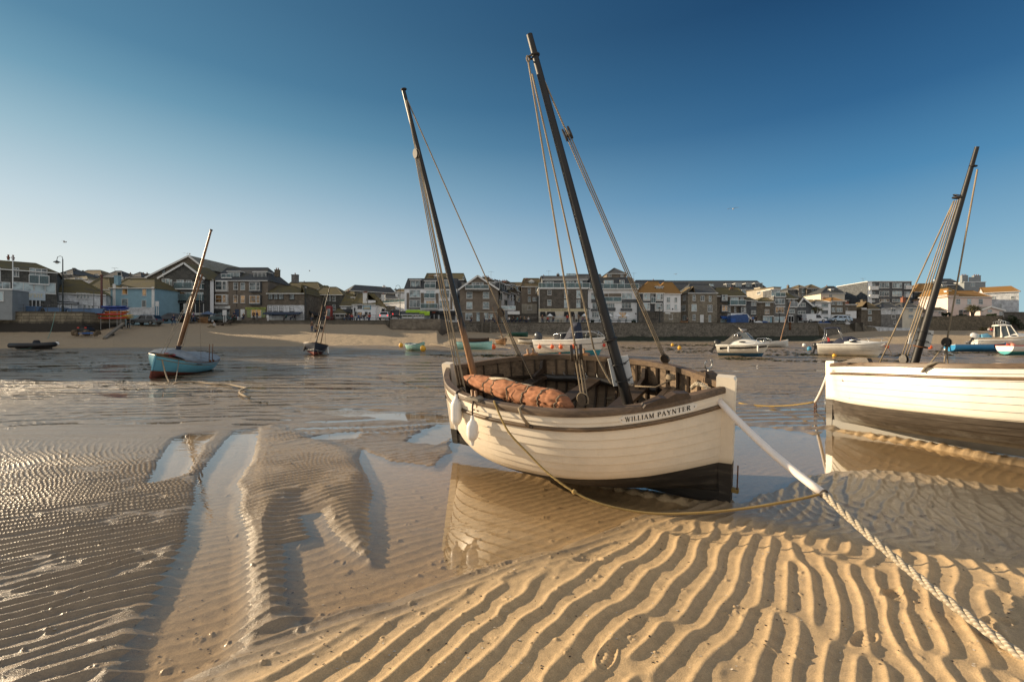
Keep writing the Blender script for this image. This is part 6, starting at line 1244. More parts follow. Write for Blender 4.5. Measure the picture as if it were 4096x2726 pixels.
# --- left side
house('restaurant_building', 'slate-walled seafront building with mossy hipped roof, glazed first floor and restaurant sign', Z1, -420, 770, 352, 960, 66, 72, 11, 'slate_rubble', ('ridge', -420, 480, 243, 'moss'),
  [(178,375,258,490,'case2',GP),(398,390,638,570,'case3',GP),(395,492,668,580,'balcony',D(q=.5)),(-60,375,12,540,'case2',GP),(-330,375,-120,560,'case3',GP),(-300,568,140,700,'case4',GP),(172,575,455,712,'case2',GP),(460,580,752,712,'case2',GP),(-120,760,160,940,'shop',{}),
   (100,690,612,795,'sign',D(m=M_ltb,tx=[('restaurant',(.50,.86),.30,.62,M_cream)])),(60,793,386,832,'sign',D(m=M_tealsg,tx=[('FISH & CHIPS  TAKEAWAY',(.46,.88),.28,.5,M_trim)])),(240,838,388,945,'shop',D(m=M_gp)),(435,810,540,945,'shop',{}),(590,815,682,965,'door',{}),(14,160,42,200,'chim',D(p=1,m=M_pot)),(82,165,110,205,'chim',D(p=1,m=M_pot))], ye1=412, base=5.2)
house('kiosk', 'pale grey-blue kiosk with one wide window at the far left of the quay', Z1, -330, 165, 660, 950, 63, 64, 3, 'grey_wall', None, [(-200,690,52,815,'case2',GP)], base=5.4)
house('low_cottage', 'low whitewashed building with mossy roof and a row of four dark windows', Z1, 790, 1425, 685, 1000, 74, 77, 8, 'white_brick', ('ridge', 850, 1090, 525, 'moss'), [(1030,705,1070,785),(1078,708,1115,786),(1124,710,1160,788),(1168,714,1204,790),(1128,875,1165,940),(1182,878,1220,940),(1232,880,1262,940)], ye1=730, base=5.2)
house('lean_to', 'small white lean-to shed in front of the low whitewashed building', Z1, 712, 1045, 835, 975, 72, 74, 3, 'white_brick', ('lean', 815, 'slate'), [], base=5.2)
house('blue_house', 'pale blue two-storey house with white quoins and four plain windows', Z1, 1488, 2085, 588, 1010, 80, 80, 7, 'blue_wall', ('ridge', 1535, 2085, 520, 'moss'), [(1645,625,1722,732,'plain',D(gm=M_gw)),(1918,650,1974,748,'plain',D(gm=M_gw)),(1642,788,1725,893,'plain',{}),(1912,808,1970,902,'plain',{}),(1488,905,2085,1010,'panel',D(m=W_['white_brick'],n='plinth')),(1492,470,1545,600,'chim',D(m=W_['blue_wall'],p=0,y=1)),(1522,590,1558,905,'panel',D(m=M_trim,n='quoin',t=.08)),(2045,632,2082,905,'panel',D(m=M_trim,n='quoin',t=.08))], ye1=640, base=4.2)
house('gabled_hall', 'tall gabled stone building with glazed balconies and white corner piers', Z2, 270, 868, 505, 1010, 86, 86, 7, 'slate_rubble', ('gable', (605,312), 'moss'),
  [(295,518,400,642,'case2',GP),(402,530,436,642,'plain',GP),(495,535,595,645,'case2',GP),(620,540,700,648,'case2',GP),(775,545,858,650,'case2',GP),(485,575,858,655,'balcony',D(q=.6)),(285,688,392,806,'case2',GP),(520,695,610,812,'plain',D(gm=M_gw)),(620,700,730,815,'case2',GP),(740,700,855,815,'case3',GP),(440,730,858,822,'balcony',D(q=.5)),(430,850,605,1000,'shop',{}),(640,855,858,1005,'shop',{}),(283,845,330,1010,'panel',D(m=M_trim,n='pier',t=.3)),(362,845,402,1010,'panel',D(m=M_trim,n='pier',t=.3)),(600,855,645,1005,'panel',D(m=M_trim,n='pier',t=.3)),(270,815,868,845,'panel',D(m=W_['slate_hang'],n='fascia',t=.5)),(300,450,320,500,'panel',D(m=M_trim,n='vent',t=.05))], ye1=512, base=5.0)
house('hall_block', 'long plain hall with pale grey roof behind the gabled stone building', Z2, 100, 880, 500, 900, 94, 93, 16, 'brown_stone', ('gable', (668,215), 'pale'), [(300,380,345,450,'plain',BF)], ye1=380, base=5.0)
house('white_pier_wall', 'narrow white rendered side building right of the gabled stone building', Z2, 868, 992, 520, 1090, 87, 88, 5, 'white_wall', ('lean', 505, 'moss'), [], base=4.6)
house('hotel', 'four-storey brown rendered hotel with slate roof, white bay windows and dormers', Z2, 990, 1722, 540, 1060, 89, 89, 9, 'brown_render', ('ridge', 990, 1722, 372, 'slate'),
  [(1035,560,1190,672,'bay',D(bm=M_trim)),(1258,568,1320,665,'sash'),(1355,570,1416,670,'sash'),(1488,572,1642,680,'bay',D(bm=W_['slate_hang'])),(1035,740,1190,845,'bay',D(bm=M_trim,gm=M_gw)),(1258,742,1318,843,'sash',D(gm=M_gw)),(1356,744,1416,845,'sash',D(gm=M_gw)),(1490,748,1642,852,'bay',D(bm=W_['slate_hang'],gm=M_gw)),
   (1130,415,1300,500,'dormer',D(s='case2')),(1482,420,1660,495,'dormer',D(s='case3')),(1105,462,1240,502,'balcony',D(q=.3)),(960,886,1216,922,'sign',D(m=M_trim,tx=[('THE SLIPWAY',(.55,.40),.3,.4,M_ink)])),(975,935,1205,1030,'shop',D(m=M_gp)),(965,925,1215,945,'awning',D(m=M_darkaw,q=.9)),(1280,930,1335,1045,'door',D(m=M_navysg)),(1355,930,1410,1040,'door',D(m=M_trim)),
   (1425,905,1697,936,'sign',D(m=mat('yellow_sign', (.42,.48,.10), .6, 0, .3, 4),tx=[('Cornish Ice Cream & Milkshakes',(.5,.92),.3,.55,M_navysg)])),(1442,938,1500,1042,'panel',D(m=mat('poster_green', (.30,.36,.16), .6, 0, .5, 6),n='poster')),(1502,938,1632,1045,'shop',D(m=M_lit)),(1634,938,1690,1042,'panel',D(m=mat('poster_green'  , (.3,.36,.16)),n='poster')),(1006,352,1068,455,'chim',D(p=2,y=4.5)),(1732,372,1790,470,'chim',D(p=2,y=2.5)),(1832,400,1920,520,'chim',D(p=1,y=6.5,m=W_['grey_stone'])),(1300,545,1306,900,'panel',D(m=M_bf,n='drainpipe'))], base=4.6)
house('corner_shop', 'stone-fronted shop with whitewashed ground floor and navy awning beside the hotel', Z2, 1716, 2212, 712, 1075, 88, 88, 8, 'brown_stone', ('ridge', 1770, 2085, 620, 'moss'),
  [(1728,722,1790,797,'sash4',BF),(1800,725,1856,797,'sash4',BF),(1866,725,1936,797,'sash',BF),(2012,730,2082,800,'sash',BF),(1716,876,2212,1075,'panel',D(m=W_['white_brick'],n='whitewash',t=.05)),(1727,886,1780,955,'sash4',D(fm=M_bf,gm=M_gw)),(1800,888,1856,956,'sash4',D(fm=M_bf,gm=M_gw)),(1876,888,1930,957,'sash4',D(fm=M_bf,gm=M_gw)),(2016,890,2076,958,'sash',D(fm=M_bf,gm=M_gw)),(1720,965,2190,985,'awning',D(m=M_navysg,q=1.6)),(1725,985,2080,1018,'sign',D(m=M_navysg,tx=[('MOR',(.10,.13),.25,.6,M_ltb),('COFFEE  DELI  BAKERY',(.70,.5),.35,.35,M_ltb)])),(1740,1020,1950,1075,'shop',{})], base=4.6)
house('corner_shop_wing', 'set-back side wing of the stone-fronted shop, with mossy roof', Z2, 2212, 2420, 745, 1075, 88.3, 97, .5, 'brown_stone', ('lean', 625, 'moss'), [(2232,745,2248,820,'plain',BF),(2298,765,2318,840,'plain',BF),(2212,895,2420,1075,'panel',D(m=W_['white_brick'],n='whitewash',t=.05)),(2290,1015,2330,1060,'plain',D(gm=M_gw)),(2255,955,2400,990,'awning',D(m=M_darkaw,q=1.0))], base=4.6)
# --- middle
house('slate_house', 'dark slate-stone house with hipped mossy roof behind the leaning navy boat\'s mast', Z3, 655, 1045, 462, 810, 98, 98, 9, 'slate_rubble', ('ridge', 720, 960, 362, 'moss'), [(660,472,706,545,'sash4'),(660,586,706,662,'sash4'),(818,488,846,545,'sash4'),(868,478,888,545,'plain'),(912,485,952,552,'sash4'),(908,596,952,670,'sash4'),(690,700,780,800,'shop',{}),(880,690,920,800,'door',D(m=M_red)),(1000,390,1040,450,'chim',D(p=1))], base=4.8)
house('inn', 'whitewashed inn with sagging mossy roof, white chimney and painted mural board', Z3, 1180, 1490, 592, 800, 92, 92, 7, 'white_wall', ('ridge', 1215, 1470, 455, 'moss'),
  [(1248,580,1305,650,'sash',D(fm=M_bf)),(1320,598,1426,666,'sign',D(m=mat('mural_blue', (.10,.33,.48), .6, 0, .2, 2))),(1328,604,1418,640,'panel',D(m=mat('mural_sky', (.46,.58,.62), .6, 0, .3, 3),n='mural',t=.15)),(1328,640,1418,660,'panel',D(m=mat('mural_sand', (.52,.42,.25), .6, 0, .3, 3),n='mural',t=.15)),(1245,700,1306,765,'sash4',D(fm=M_bf,gm=M_gw)),(1203,695,1235,755,'panel',D(m=M_shop,n='menu_board')),(1345,696,1382,755,'panel',D(m=M_shop,n='menu_board')),(1395,700,1422,755,'panel',D(m=M_shop,n='menu_board')),(1312,440,1370,600,'chim',D(m=M_trim,p=3,y=.6)),(1205,640,1215,690,'panel',D(m=M_shop,n='lantern',t=.4)),(1478,430,1522,520,'chim',D(m=M_trim,p=1,y=5))], base=4.9)
house('inn_annex', 'low annex of the inn with sloping mossy roof and dark canopy', Z3, 1018, 1182, 612, 800, 93, 93, 7, 'white_wall', ('ridge', 1035, 1182, 455, 'moss'), [(1115,492,1186,548,'dormer',D(s='case3',y=2.2)),(1100,614,1160,660,'case2',BF),(1015,660,1190,690,'awning',D(m=M_darkaw,q=1.6)),(1040,715,1190,790,'shop',D(m=M_gw)),(1118,712,1124,722,'panel',D(m=M_warm,n='lamp',t=.3))], base=4.9)
house('thatched_kiosk', 'low kiosk with broad mossy pyramid roof in front of the inn annex', Z3, 930, 1090, 715, 800, 90, 90, 4, 'brown_stone', ('ridge', 1000, 1015, 655, 'moss'), [(950,735,1070,790,'shop',{}),(945,718,1080,735,'sign',D(m=M_darkaw))], base=4.9)
house('side_house', 'warm-lit white gable wall of the inn seen from the alley', Z3, 1490, 1556, 540, 800, 92.5, 101, 1.5, 'white_wall', ('lean', 470, 'moss'), [(1530,705,1550,740,'plain',{})], base=4.9)
house('chapel_roof', 'long grey-roofed building with white gable end, above the inn', Z3, 1150, 1760, 405, 560, 118, 125, 9, 'grey_stone', ('ridge', 1210, 1700, 335, 'slate'), [(1660,335,1700,380,'chim',D(m=M_trim,p=2))], base=8)
house('lane_house', 'small white house with tiled roof at the top of the lane', Z3, 1755, 1885, 425, 620, 122, 122, 7, 'white_wall', ('ridge', 1780, 1885, 388, 'brown'), [(1788,455,1815,500,'case2')], base=7)
house('lane_wall', 'sunlit white retaining wall beside the lane, with glass balustrade on top', Z3, 1560, 1885, 590, 800, 104, 100, 4, 'white_wall', None, [(1590,520,1880,588,'balcony',D(q=-.4)),(1620,615,1755,700,'panel',D(m=W_['tan_rubble'],n='stone_panel'))], base=4.9)
house('lane_terrace', 'grey-roofed cottages stepping up the lane behind the sunlit wall', Z3, 1545, 1790, 510, 700, 112, 114, 8, 'grey_stone', ('ridge', 1600, 1790, 470, 'slate'), [(1600,520,1640,560,'case2'),(1690,520,1720,560,'case2')], base=7)
house('apartment_block', 'pale apartment house with mansard roof, brown panels and lime green awnings', Z4, 195, 905, 385, 830, 96, 96, 10, 'white_wall', ('mansard', 240, 905, 245, 'slate'),
  [(225,440,258,660,'panel',D(m=W_['brown_render'],n='panel')),(415,440,458,655,'panel',D(m=W_['brown_render'],n='panel')),(618,445,655,655,'panel',D(m=W_['brown_render'],n='panel')),(812,450,840,665,'panel',D(m=W_['brown_render'],n='panel')),
   (262,402,408,500,'case3',GP),(262,540,408,635,'case3',{}),(485,410,600,508,'case2',GP),(485,548,600,650,'case3',D(gm=M_gw)),(665,405,802,505,'case3',GP),(665,545,802,640,'case3',GP),(270,268,410,380,'dormer',D(s='case2',gm=M_gp,y=.15)),(465,282,618,378,'dormer',D(s='case2',y=.15)),(718,275,805,382,'dormer',D(s='case2',gm=M_gp,y=.15)),(465,450,612,510,'balcony',D(q=.6)),(418,590,650,650,'balcony',D(q=.8)),(465,320,618,376,'balcony',D(q=.3)),
   (262,505,408,535,'panel',D(m=W_['grey_stone'],n='apron')),(262,640,408,662,'panel',D(m=W_['grey_stone'],n='apron')),(535,680,660,730,'sign',D(m=M_blkaw,tx=[('FOOD',(.45,.35),.4,.25,M_orange)])),(540,730,650,830,'shop',{}),(665,680,890,720,'awning',D(m=M_blkaw,q=1.0)),(665,725,880,830,'shop',{})], base=5.0)
house('cafe_kiosk', 'single-storey grey cafe with lime green awning strips along its dark roof', Z4, 130, 490, 728, 800, 90, 90, 4, 'grey_wall', ('ridge', 130, 490, 688, 'slate', 2), [(168,735,300,785,'shop',D(m=mat('cafe_green', (.10,.14,.05), .4))),(320,738,375,785,'shop',D(m=M_gw)),(385,735,460,785,'shop',D(m=M_gp)),(225,668,408,688,'awning',D(m=M_lime,q=.5)),(412,682,480,702,'awning',D(m=M_lime,q=.6)),(480,690,535,725,'awning',D(m=M_lime,q=.8))], base=4.9)
house('mansion_roof', 'tall grey-roofed house with pointed dormer behind the apartment house', Z4, 465, 990, 262, 420, 118, 118, 8, 'grey_stone', ('ridge', 480, 990, 178, 'moss'), [(585,205,650,250,'dormer',D(flat=False,y=1.0)),(500,205,572,260,'chim',D(p=2,y=2)),(980,220,1000,262,'plain',{})], base=10)
house('gabled_house', 'brown rendered house with broad white-edged gable and top balcony', Z4, 938, 1452, 390, 835, 95, 95, 12, 'brown_render', ('gable', (1182,212), 'brown'),
  [(1028,425,1110,515,'sash',GP),(1250,427,1335,515,'sash',GP),(1028,562,1110,655,'sash',GP),(1250,564,1335,655,'sash',GP),(1100,300,1260,385,'case3',GP),(1020,345,1332,388,'balcony',D(q=1.0)),(1018,388,1340,418,'panel',D(m=W_['grey_stone'],n='balcony_apron',t=.9)),(1015,710,1110,800,'case2',GP),(1265,712,1325,795,'case2',GP),(1165,702,1208,820,'door',D(m=M_gp)),(1340,725,1385,790,'plain',GP),(940,690,1452,700,'panel',D(m=W_['pale_render'],n='string_course')),(1095,205,1128,260,'chim',D(p=1,y=6))], base=5.0)
for i, (x0, x1, yr, ye, d0, d1, wl, wx, lab) in enumerate(((1345,1500,300,400,101,106,'pale_render',[(1465,440,1510,535,'case2')],'white terraced house with slate dormer, first in the row climbing right of the gabled house'),(1500,1610,310,420,106,112,'white_wall',[(1535,540,1580,605,'case2'),(1575,450,1598,510,'sash')],'white terraced house with blue-framed window, second in the climbing row'),(1610,1690,350,430,112,117,'white_wall',[(1625,470,1645,540,'sash'),(1660,470,1680,545,'sash')],'narrow white terraced house, third in the climbing row'),(1690,1765,350,400,116,122,'brown_render',[(1700,490,1745,548,'case2'),(1720,405,1735,455,'sash')],'brown terraced house at the top of the climbing row'))):
    house('terraced_house', lab, Z4, x0, x1, ye, 760, d0, d1, 8, wl, ('ridge', x0, x1, yr-15, 'brown' if i > 1 else 'slate'), wx+[((x0+x1)/2-30,yr+15,(x0+x1)/2+40,ye-10,'dormer',D(y=1.0,s='case2'))]+[(x0+40,yr-45,x0+(95 if i < 2 else 70),yr,'chim',D(p=3,y=4))], 'terraced houses climbing the lane', base=5.5)
house('stair_base', 'stone terrace wall below the climbing row of terraced houses', Z4, 1590, 1990, 735, 840, 97, 97, 3, 'dark_stone', None, [(1500,620,1690,660,'balcony',D(q=.3,gm=M_gp)),(1585,690,1745,733,'panel',D(m=M_trim,n='steps',t=1.0))], base=5.0, parapet=W_['dark_stone'])
house('brown_house', 'brown rendered house with tiled roof and small white dormer beside the seafood bar', Z4, 1770, 2010, 352, 720, 104, 104, 8, 'brown_render', ('ridge', 1800, 2060, 245, 'brown'), [(1855,375,1895,452,'sash'),(1960,368,1990,445,'sash'),(1857,490,1895,558,'sash'),(1920,498,1988,552,'case3'),(1870,278,1945,318,'dormer',D(y=1.6,flat=False)),(1773,590,1990,720,'panel',D(m=W_['pale_render'],n='ground_floor')),(1852,612,1910,670,'case2'),(1820,245,1865,290,'chim',D(p=2,y=2))], base=5.2)
bar_w = [(437,405,490,466,'sash',{}),(662,405,712,512,'case2',GP),(826,404,880,512,'case2',GP),(434,533,490,610,'sash',{}),(660,532,714,638,'case2',GP),(824,532,880,638,'case2',GP),(318,655,970,688,'sign',D(m=mat('cream_sign', (.60,.52,.33), .6, 0, .1, 2),tx=[('CINTRA SEAFOOD BAR',(.31,.54),.28,.5,M_ink)])),(318,690,970,835,'panel',D(m=W_['cream_wall'],n='ground_floor'))]
bar_w += [(a, 692, b, 738, 'awning', D(m=M_blkaw, q=.8)) for a, b in ((342,405),(432,535),(662,792),(848,955))]+[(350,742,402,830,'shop',D(m=M_gw)),(440,742,530,830,'shop',D(m=M_shop)),(545,722,652,775,'shop',{}),(665,742,780,830,'shop',D(m=M_gw)),(855,742,950,830,'shop',D(m=M_gw)),(805,728,838,778,'panel',D(m=M_trim,n='menu_board',t=.09))]
house('seafood_bar', 'stone three-storey seafood bar with black awnings and long cream signboard', Z5, 320, 972, 388, 840, 97, 97, 10, 'dark_stone', None, bar_w+[(322,392,328,690,'panel',D(m=M_trim,n='drainpipe'))], base=5.0)
house('penthouse', 'glazed penthouse storey on top of the stone seafood bar', Z5, 370, 975, 255, 395, 99, 99, 8, 'slate_hang', ('ridge', 375, 975, 215, 'slate', 3), [(400,285,522,380,'case3',GP),(642,280,700,380,'case2',GP),(700,280,795,380,'case2',GP),(822,278,908,380,'case2',GP),(312,325,985,382,'balcony',D(q=2.0)),(370,262,975,275,'panel',D(m=M_trim,n='fascia'))], base=10.5)
house('white_hotel', 'white rendered building with slate mansard top, glass balconies and slate aprons', Z5, 980, 1652, 392, 845, 98, 98, 10, 'white_wall', ('mansard', 1020, 1560, 232, 'slate'),
  [(1198,270,1325,380,'case3',D(gm=M_gp)),(1410,268,1475,352,'case2',GP),(985,325,1652,386,'balcony',D(q=.8)),(1025,438,1075,525,'case2',GP),(1195,448,1262,548,'case2',GP),(1200,500,1430,555,'balcony',D(q=.5)),(1438,445,1575,525,'case3',GP),(1435,570,1565,650,'case3',D(gm=M_gl)),(1225,582,1340,640,'case4',{}),(1040,575,1120,655,'case2',{}),(1030,525,1200,570,'panel',D(m=W_['slate_hang'],n='apron',t=.3)),(1435,528,1650,568,'panel',D(m=W_['slate_hang'],n='apron',t=.3)),(1025,655,1180,685,'panel',D(m=W_['slate_hang'],n='apron',t=.4)),(1225,640,1348,682,'panel',D(m=W_['slate_hang'],n='apron',t=.4)),(1420,652,1572,682,'panel',D(m=W_['slate_hang'],n='apron',t=.4)),(1035,698,1130,770,'case3',GP),(1255,698,1325,770,'case3',{}),(1398,702,1500,778,'case3',D(gm=M_gw)),(1618,712,1635,728,'panel',D(m=M_bf,n='plaque')),(1555,210,1592,330,'chim',D(m=M_trim,p=2,y=3)),(1195,448,1430,500,'panel',D(m=W_['brown_render'],n='recess'))], base=5.0)
house('pavilion', 'square rooftop tower with pyramid slate roof above the white balconied building', Z5, 1238, 1500, 178, 300, 118, 118, 9, 'brown_render', ('ridge', 1330, 1345, 108, 'slate'), [(1252,188,1298,222,'case2'),(1420,190,1458,222,'case2')], base=12)
house('split_house', 'house half slate-clad, half white, under an orange mossy hipped roof', Z5, 1660, 2000, 440, 850, 97, 97, 8, 'slate_hang', ('ridge', 1790, 2000, 292, 'orange'), [(1720,450,1810,528,'bay',D(bm=M_trim,gm=M_gp)),(1890,455,1982,530,'bay',D(bm=M_trim,gm=M_gp)),(1820,505,1882,575,'balcony',D(q=.5)),(1830,465,1862,560,'case2',{}),(1718,580,1808,660,'bay',D(bm=M_trim,gm=M_gp)),(1880,585,1975,665,'bay',D(bm=M_trim,gm=M_gp)),(1660,695,2000,850,'panel',D(m=W_['dark_stone'],n='ground_floor')),(1800,700,1920,795,'case4',BF),(1925,350,2025,408,'dormer',D(s='case2',y=1.5,gm=M_gp))], base=5.0)
house('split_house_wing', 'white three-storey half of the pair under the orange mossy roof', Z5, 2000, 2230, 445, 850, 97, 97.5, 8, 'white_wall', ('ridge', 2000, 2120, 300, 'orange'), [(2042,498,2088,565,'sash4',GP),(2145,502,2182,565,'sash4',GP),(2040,595,2088,662,'sash4',GP),(2145,598,2182,662,'sash4',GP),(2000,698,2230,850,'panel',D(m=W_['tan_rubble'],n='ground_floor')),(2020,705,2088,722,'panel',D(m=M_trim,n='shop_sign',t=.1)),(2070,728,2120,795,'plain',{}),(2115,650,2122,668,'panel',D(m=M_bf,n='sign_bracket',t=.3))], base=5.0)
# --- right
house('rubble_house', 'square rubble-stone house with slate hipped roof edged in red ridge tiles', Z6, 310, 700, 440, 860, 99, 99, 9, 'tan_rubble', ('ridge', 330, 560, 325, 'slate'), [(370,468,410,545,'sash4'),(478,475,530,550,'case2'),(588,482,624,555,'sash'),(355,592,426,688,'case3',GP),(572,602,637,695,'case3',GP),(370,730,410,808,'sash4'),(585,738,620,830,'sash'),(472,735,520,855,'door',D(m=M_trim))], base=5.0)
house('rubble_annex', 'sunless left wing of the rubble-stone house with three tall windows', Z6, 208, 312, 455, 860, 103, 99.2, 1.2, 'tan_rubble', ('lean', 400, 'brown'), [(248,468,282,545,'case2'),(222,600,278,690,'case3'),(242,738,288,810,'case2')], base=5.0)
house('long_terrace', 'long dark slate terrace with white dormers high behind the front row', Z6, -120, 1388, 392, 520, 150, 150, 10, 'slate_hang', ('ridge', -120, 1388, 278, 'slate', 7), [(466,318,550,362,'dormer',D(s='case2',y=2.5)),(606,322,660,350,'panel',D(m=M_gp,n='skylight',t=-1)),(865,312,925,355,'dormer',D(s='case2',y=2.)),(988,305,1072,358,'dormer',D(s='case2',y=2.)),(1128,305,1212,358,'dormer',D(s='case2',y=2.)),(1255,302,1358,356,'dormer',D(s='case2',y=2.)),(1215,255,1250,295,'chim',D(p=2,y=7)),(155,255,185,300,'chim',D(p=1,y=7)),(200,318,262,360,'dormer',D(s='case2',y=2.)),(1060,392,1110,440,'case2')], base=10)
house('balcony_house', 'brown stone house with mossy roof, long upper balcony and blue shop awning', Z6, 690, 1092, 480, 865, 99.5, 99.5, 8, 'brown_stone', ('ridge', 690, 1040, 372, 'moss'), [(745,472,828,545,'bay',D(bm=W_['slate_hang'],gm=M_gp)),(880,500,990,600,'case4',GP),(1010,505,1055,600,'case2',GP),(845,545,1056,605,'balcony',D(q=1.1)),(745,612,828,688,'bay',D(bm=W_['slate_hang'],gm=M_gw)),(852,622,880,695,'sash'),(932,628,955,700,'sash'),(1002,638,1076,705,'bay',D(bm=W_['slate_hang'])),(742,752,905,775,'awning',D(m=M_blueaw,q=1.2)),(748,790,870,862,'shop',D(m=M_gp)),(955,365,1015,440,'chim',D(p=2,y=3)),(735,330,755,375,'chim',D(p=1,y=6))], base=5.0)
house('narrow_house', 'narrow slate-clad house with two bow windows, right of the balcony house', Z6, 1092, 1230, 540, 860, 101, 101, 7, 'slate_hang', ('ridge', 1092, 1230, 500, 'moss'), [(1158,555,1226,612,'case3'),(1158,678,1222,725,'case3'),(1235,570,1236,571,'plain')][:2], base=5.0)
house('lamp_lit_house', 'brown stone house with low mossy roof and shop window at its foot', Z6, 1230, 1462, 560, 860, 102, 102, 7, 'brown_stone', ('ridge', 1300, 1462, 505, 'moss'), [(1350,565,1412,618,'case2',GP),(1342,662,1402,722,'case3',D(gm=M_gw)),(1318,760,1405,835,'shop',D(m=M_gp)),(1312,748,1456,760,'panel',D(m=M_trim,n='shop_sign',t=.3)),(1410,762,1440,850,'door',D(m=W_['blue_wall']))], base=5.0)
house('tall_grey_house', 'tall grey-rendered house with roof terrace and a sunlit blank side', Z6, 1462, 1622, 490, 860, 103, 103, 9, 'grey_stone', None, [(1478,515,1612,592,'case3',GP),(1484,632,1602,712,'case3',D(gm=M_gw)),(1484,622,1608,634,'panel',D(m=M_trim,n='hood',t=.3)),(1475,765,1600,835,'shop',D(m=M_gp)),(1462,760,1622,850,'panel',D(m=M_trim,n='ground_floor',t=.02)),(1450,395,1580,490,'dormer',D(s='case3',gm=M_gp,y=.8,dep=6)),(1480,440,1615,488,'balcony',D(q=.2))], base=5.0)
house('terrace_house', 'pale stone house with long sunlit flank behind the tall grey house', Z6, 1098, 1462, 420, 600, 112, 104, 2, 'pale_render', None, [(1242,420,1290,465,'case2'),(1125,360,1205,425,'chim',D(p=0,m=W_['pale_render'],y=2))], base=8, parapet=R_['brown'])
house('grey_house', 'grey house with small dark balcony and mossy roof, left of the little gabled house', Z6, 1622, 1776, 515, 860, 104, 104, 8, 'grey_stone', ('ridge', 1622, 1776, 440, 'moss'), [(1662,530,1690,600,'case2'),(1715,530,1745,600,'case2'),(1665,655,1745,712,'case3',GP),(1660,572,1760,628,'balcony',D(q=.7,gm=W_['grey_wall'])),(1655,740,1722,755,'panel',D(m=M_trim,n='shop_sign',t=.2)),(1660,758,1730,850,'shop',{}),(1585,365,1612,425,'chim',D(p=1,y=6))], base=5.0)
house('little_gabled_house', 'slate-clad house with a steep white-edged gable and dark lean-to porch', Z6, 1776, 1978, 612, 855, 104, 104, 9, 'slate_hang', ('gable', (1855,508), 'brown'), [(1788,572,1890,626,'case3'),(1785,678,1890,728,'case3'),(1965,670,2005,715,'plain'),(1770,740,1940,768,'awning',D(m=M_darkaw,q=1.6)),(1790,772,1920,840,'shop',{})], base=5.0)
house('side_annex', 'plain slate annex right of the little gabled house', Z6, 1978, 2035, 640, 855, 106, 106, 7, 'slate_hang', ('lean', 590, 'brown'), [(1985,668,2005,715,'plain')], base=5.0)
house('hill_house', 'tall dark house on the hill with two tiled hipped roofs', Z6, 1910, 2090, 378, 560, 135, 135, 8, 'dark_stone', ('ridge', 1955, 2040, 330, 'brown'), [(1976,385,2065,430,'case4',GP),(1962,470,2078,518,'case4',GP)], base=9)
house('hill_house_wing', 'stone wing with stacked bay windows, left of the tall dark hill house', Z6, 1800, 1912, 365, 560, 136, 136, 8, 'grey_stone', ('ridge', 1800, 1912, 335, 'brown'), [(1842,382,1896,442,'plain',GP),(1845,460,1898,525,'plain',GP),(1755,320,1775,400,'chim',D(p=1))], base=9)
house('hill_cottage', 'low dark cottage left of the stone wing on the hill', Z6, 1655, 1800, 390, 560, 137, 137, 8, 'slate_hang', ('ridge', 1655, 1800, 372, 'slate'), [], base=9)
house('villa', 'cream villa with steep slate roof and small dormer below the white flats', Z6, 2098, 2420, 445, 620, 128, 128, 9, 'cream_wall', ('ridge', 2180, 2420, 352, 'slate'), [(2208,462,2250,502,'case2'),(2278,385,2318,432,'dormer',D(y=1.5,s='sash',wm=M_trim)),(2298,330,2322,370,'chim',D(p=1,y=4))], base=9)
house('white_studio', 'white three-storey house with wide dark windows above each other', Z6, 2020, 2232, 560, 860, 106, 106, 8, 'white_wall', ('ridge', 2020, 2200, 535, 'brown'), [(2105,580,2196,635,'plain',{}),(2105,670,2196,728,'plain',{}),(2105,762,2196,812,'plain',{}),(2020,818,2232,845,'panel',D(m=M_blueaw,n='plinth',t=.03))], base=5.0)
house('cafe_house', 'brown house with white ground floor beside the white three-storey house', Z6, 2235, 2430, 548, 850, 107, 107, 8, 'brown_stone', ('ridge', 2235, 2390, 505, 'orange'), [(2240,555,2290,598,'case2'),(2310,558,2385,602,'case3'),(2242,635,2290,695,'case2'),(2308,638,2385,695,'case3'),(2235,735,2430,850,'panel',D(m=M_trim,n='ground_floor')),(2248,745,2282,835,'door',D(m=mat('green_door', (.10,.10,.06), .5))),(2300,750,2340,785,'plain')], base=5.0)
house('flats_end', 'white sunlit end block of the hilltop flats', Z7, 282, 505, 292, 530, 140, 128, 1, 'white_wall', None, [(290,315,314,360,'case2'),(370,300,392,345,'case2'),(422,300,450,325,'case2'),(292,400,314,445,'case2'),(370,390,392,435,'case2'),(420,395,450,425,'case2')], ye1=262, base=9)
fl = []
for y0, y1 in ((268,332),(366,428),(462,495)): fl += [(642,y0,758,y1,'case4',GP),(795,y0,910,y1,'case4',GP),(938,y0+5,1005,y1,'case2',GP),(525,y0+8,590,y1,'case2',GP)]
for y0, y1 in ((312,346),(412,444)): fl += [(515,y0,615,y1,'balcony',D(q=.6,gm=M_trim,fm=M_trim)),(935,y0-8,1012,y1-8,'balcony',D(q=.6,gm=M_trim,fm=M_trim))]
house('flats', 'dark slate-clad block of flats with rows of wide white windows', Z7, 502, 1025, 256, 530, 128, 128, 12, 'slate_hang', None, fl, base=9)
house('link_house', 'white flat-roofed house with glass terrace between the brown house and the cottages', Z7, 218, 372, 530, 760, 112, 112, 6, 'white_wall', None, [(245,560,265,600,'sash'),(218,530,372,600,'panel',D(m=W_['brown_stone'],n='panel')),(225,640,300,655,'case3')], base=5.0)
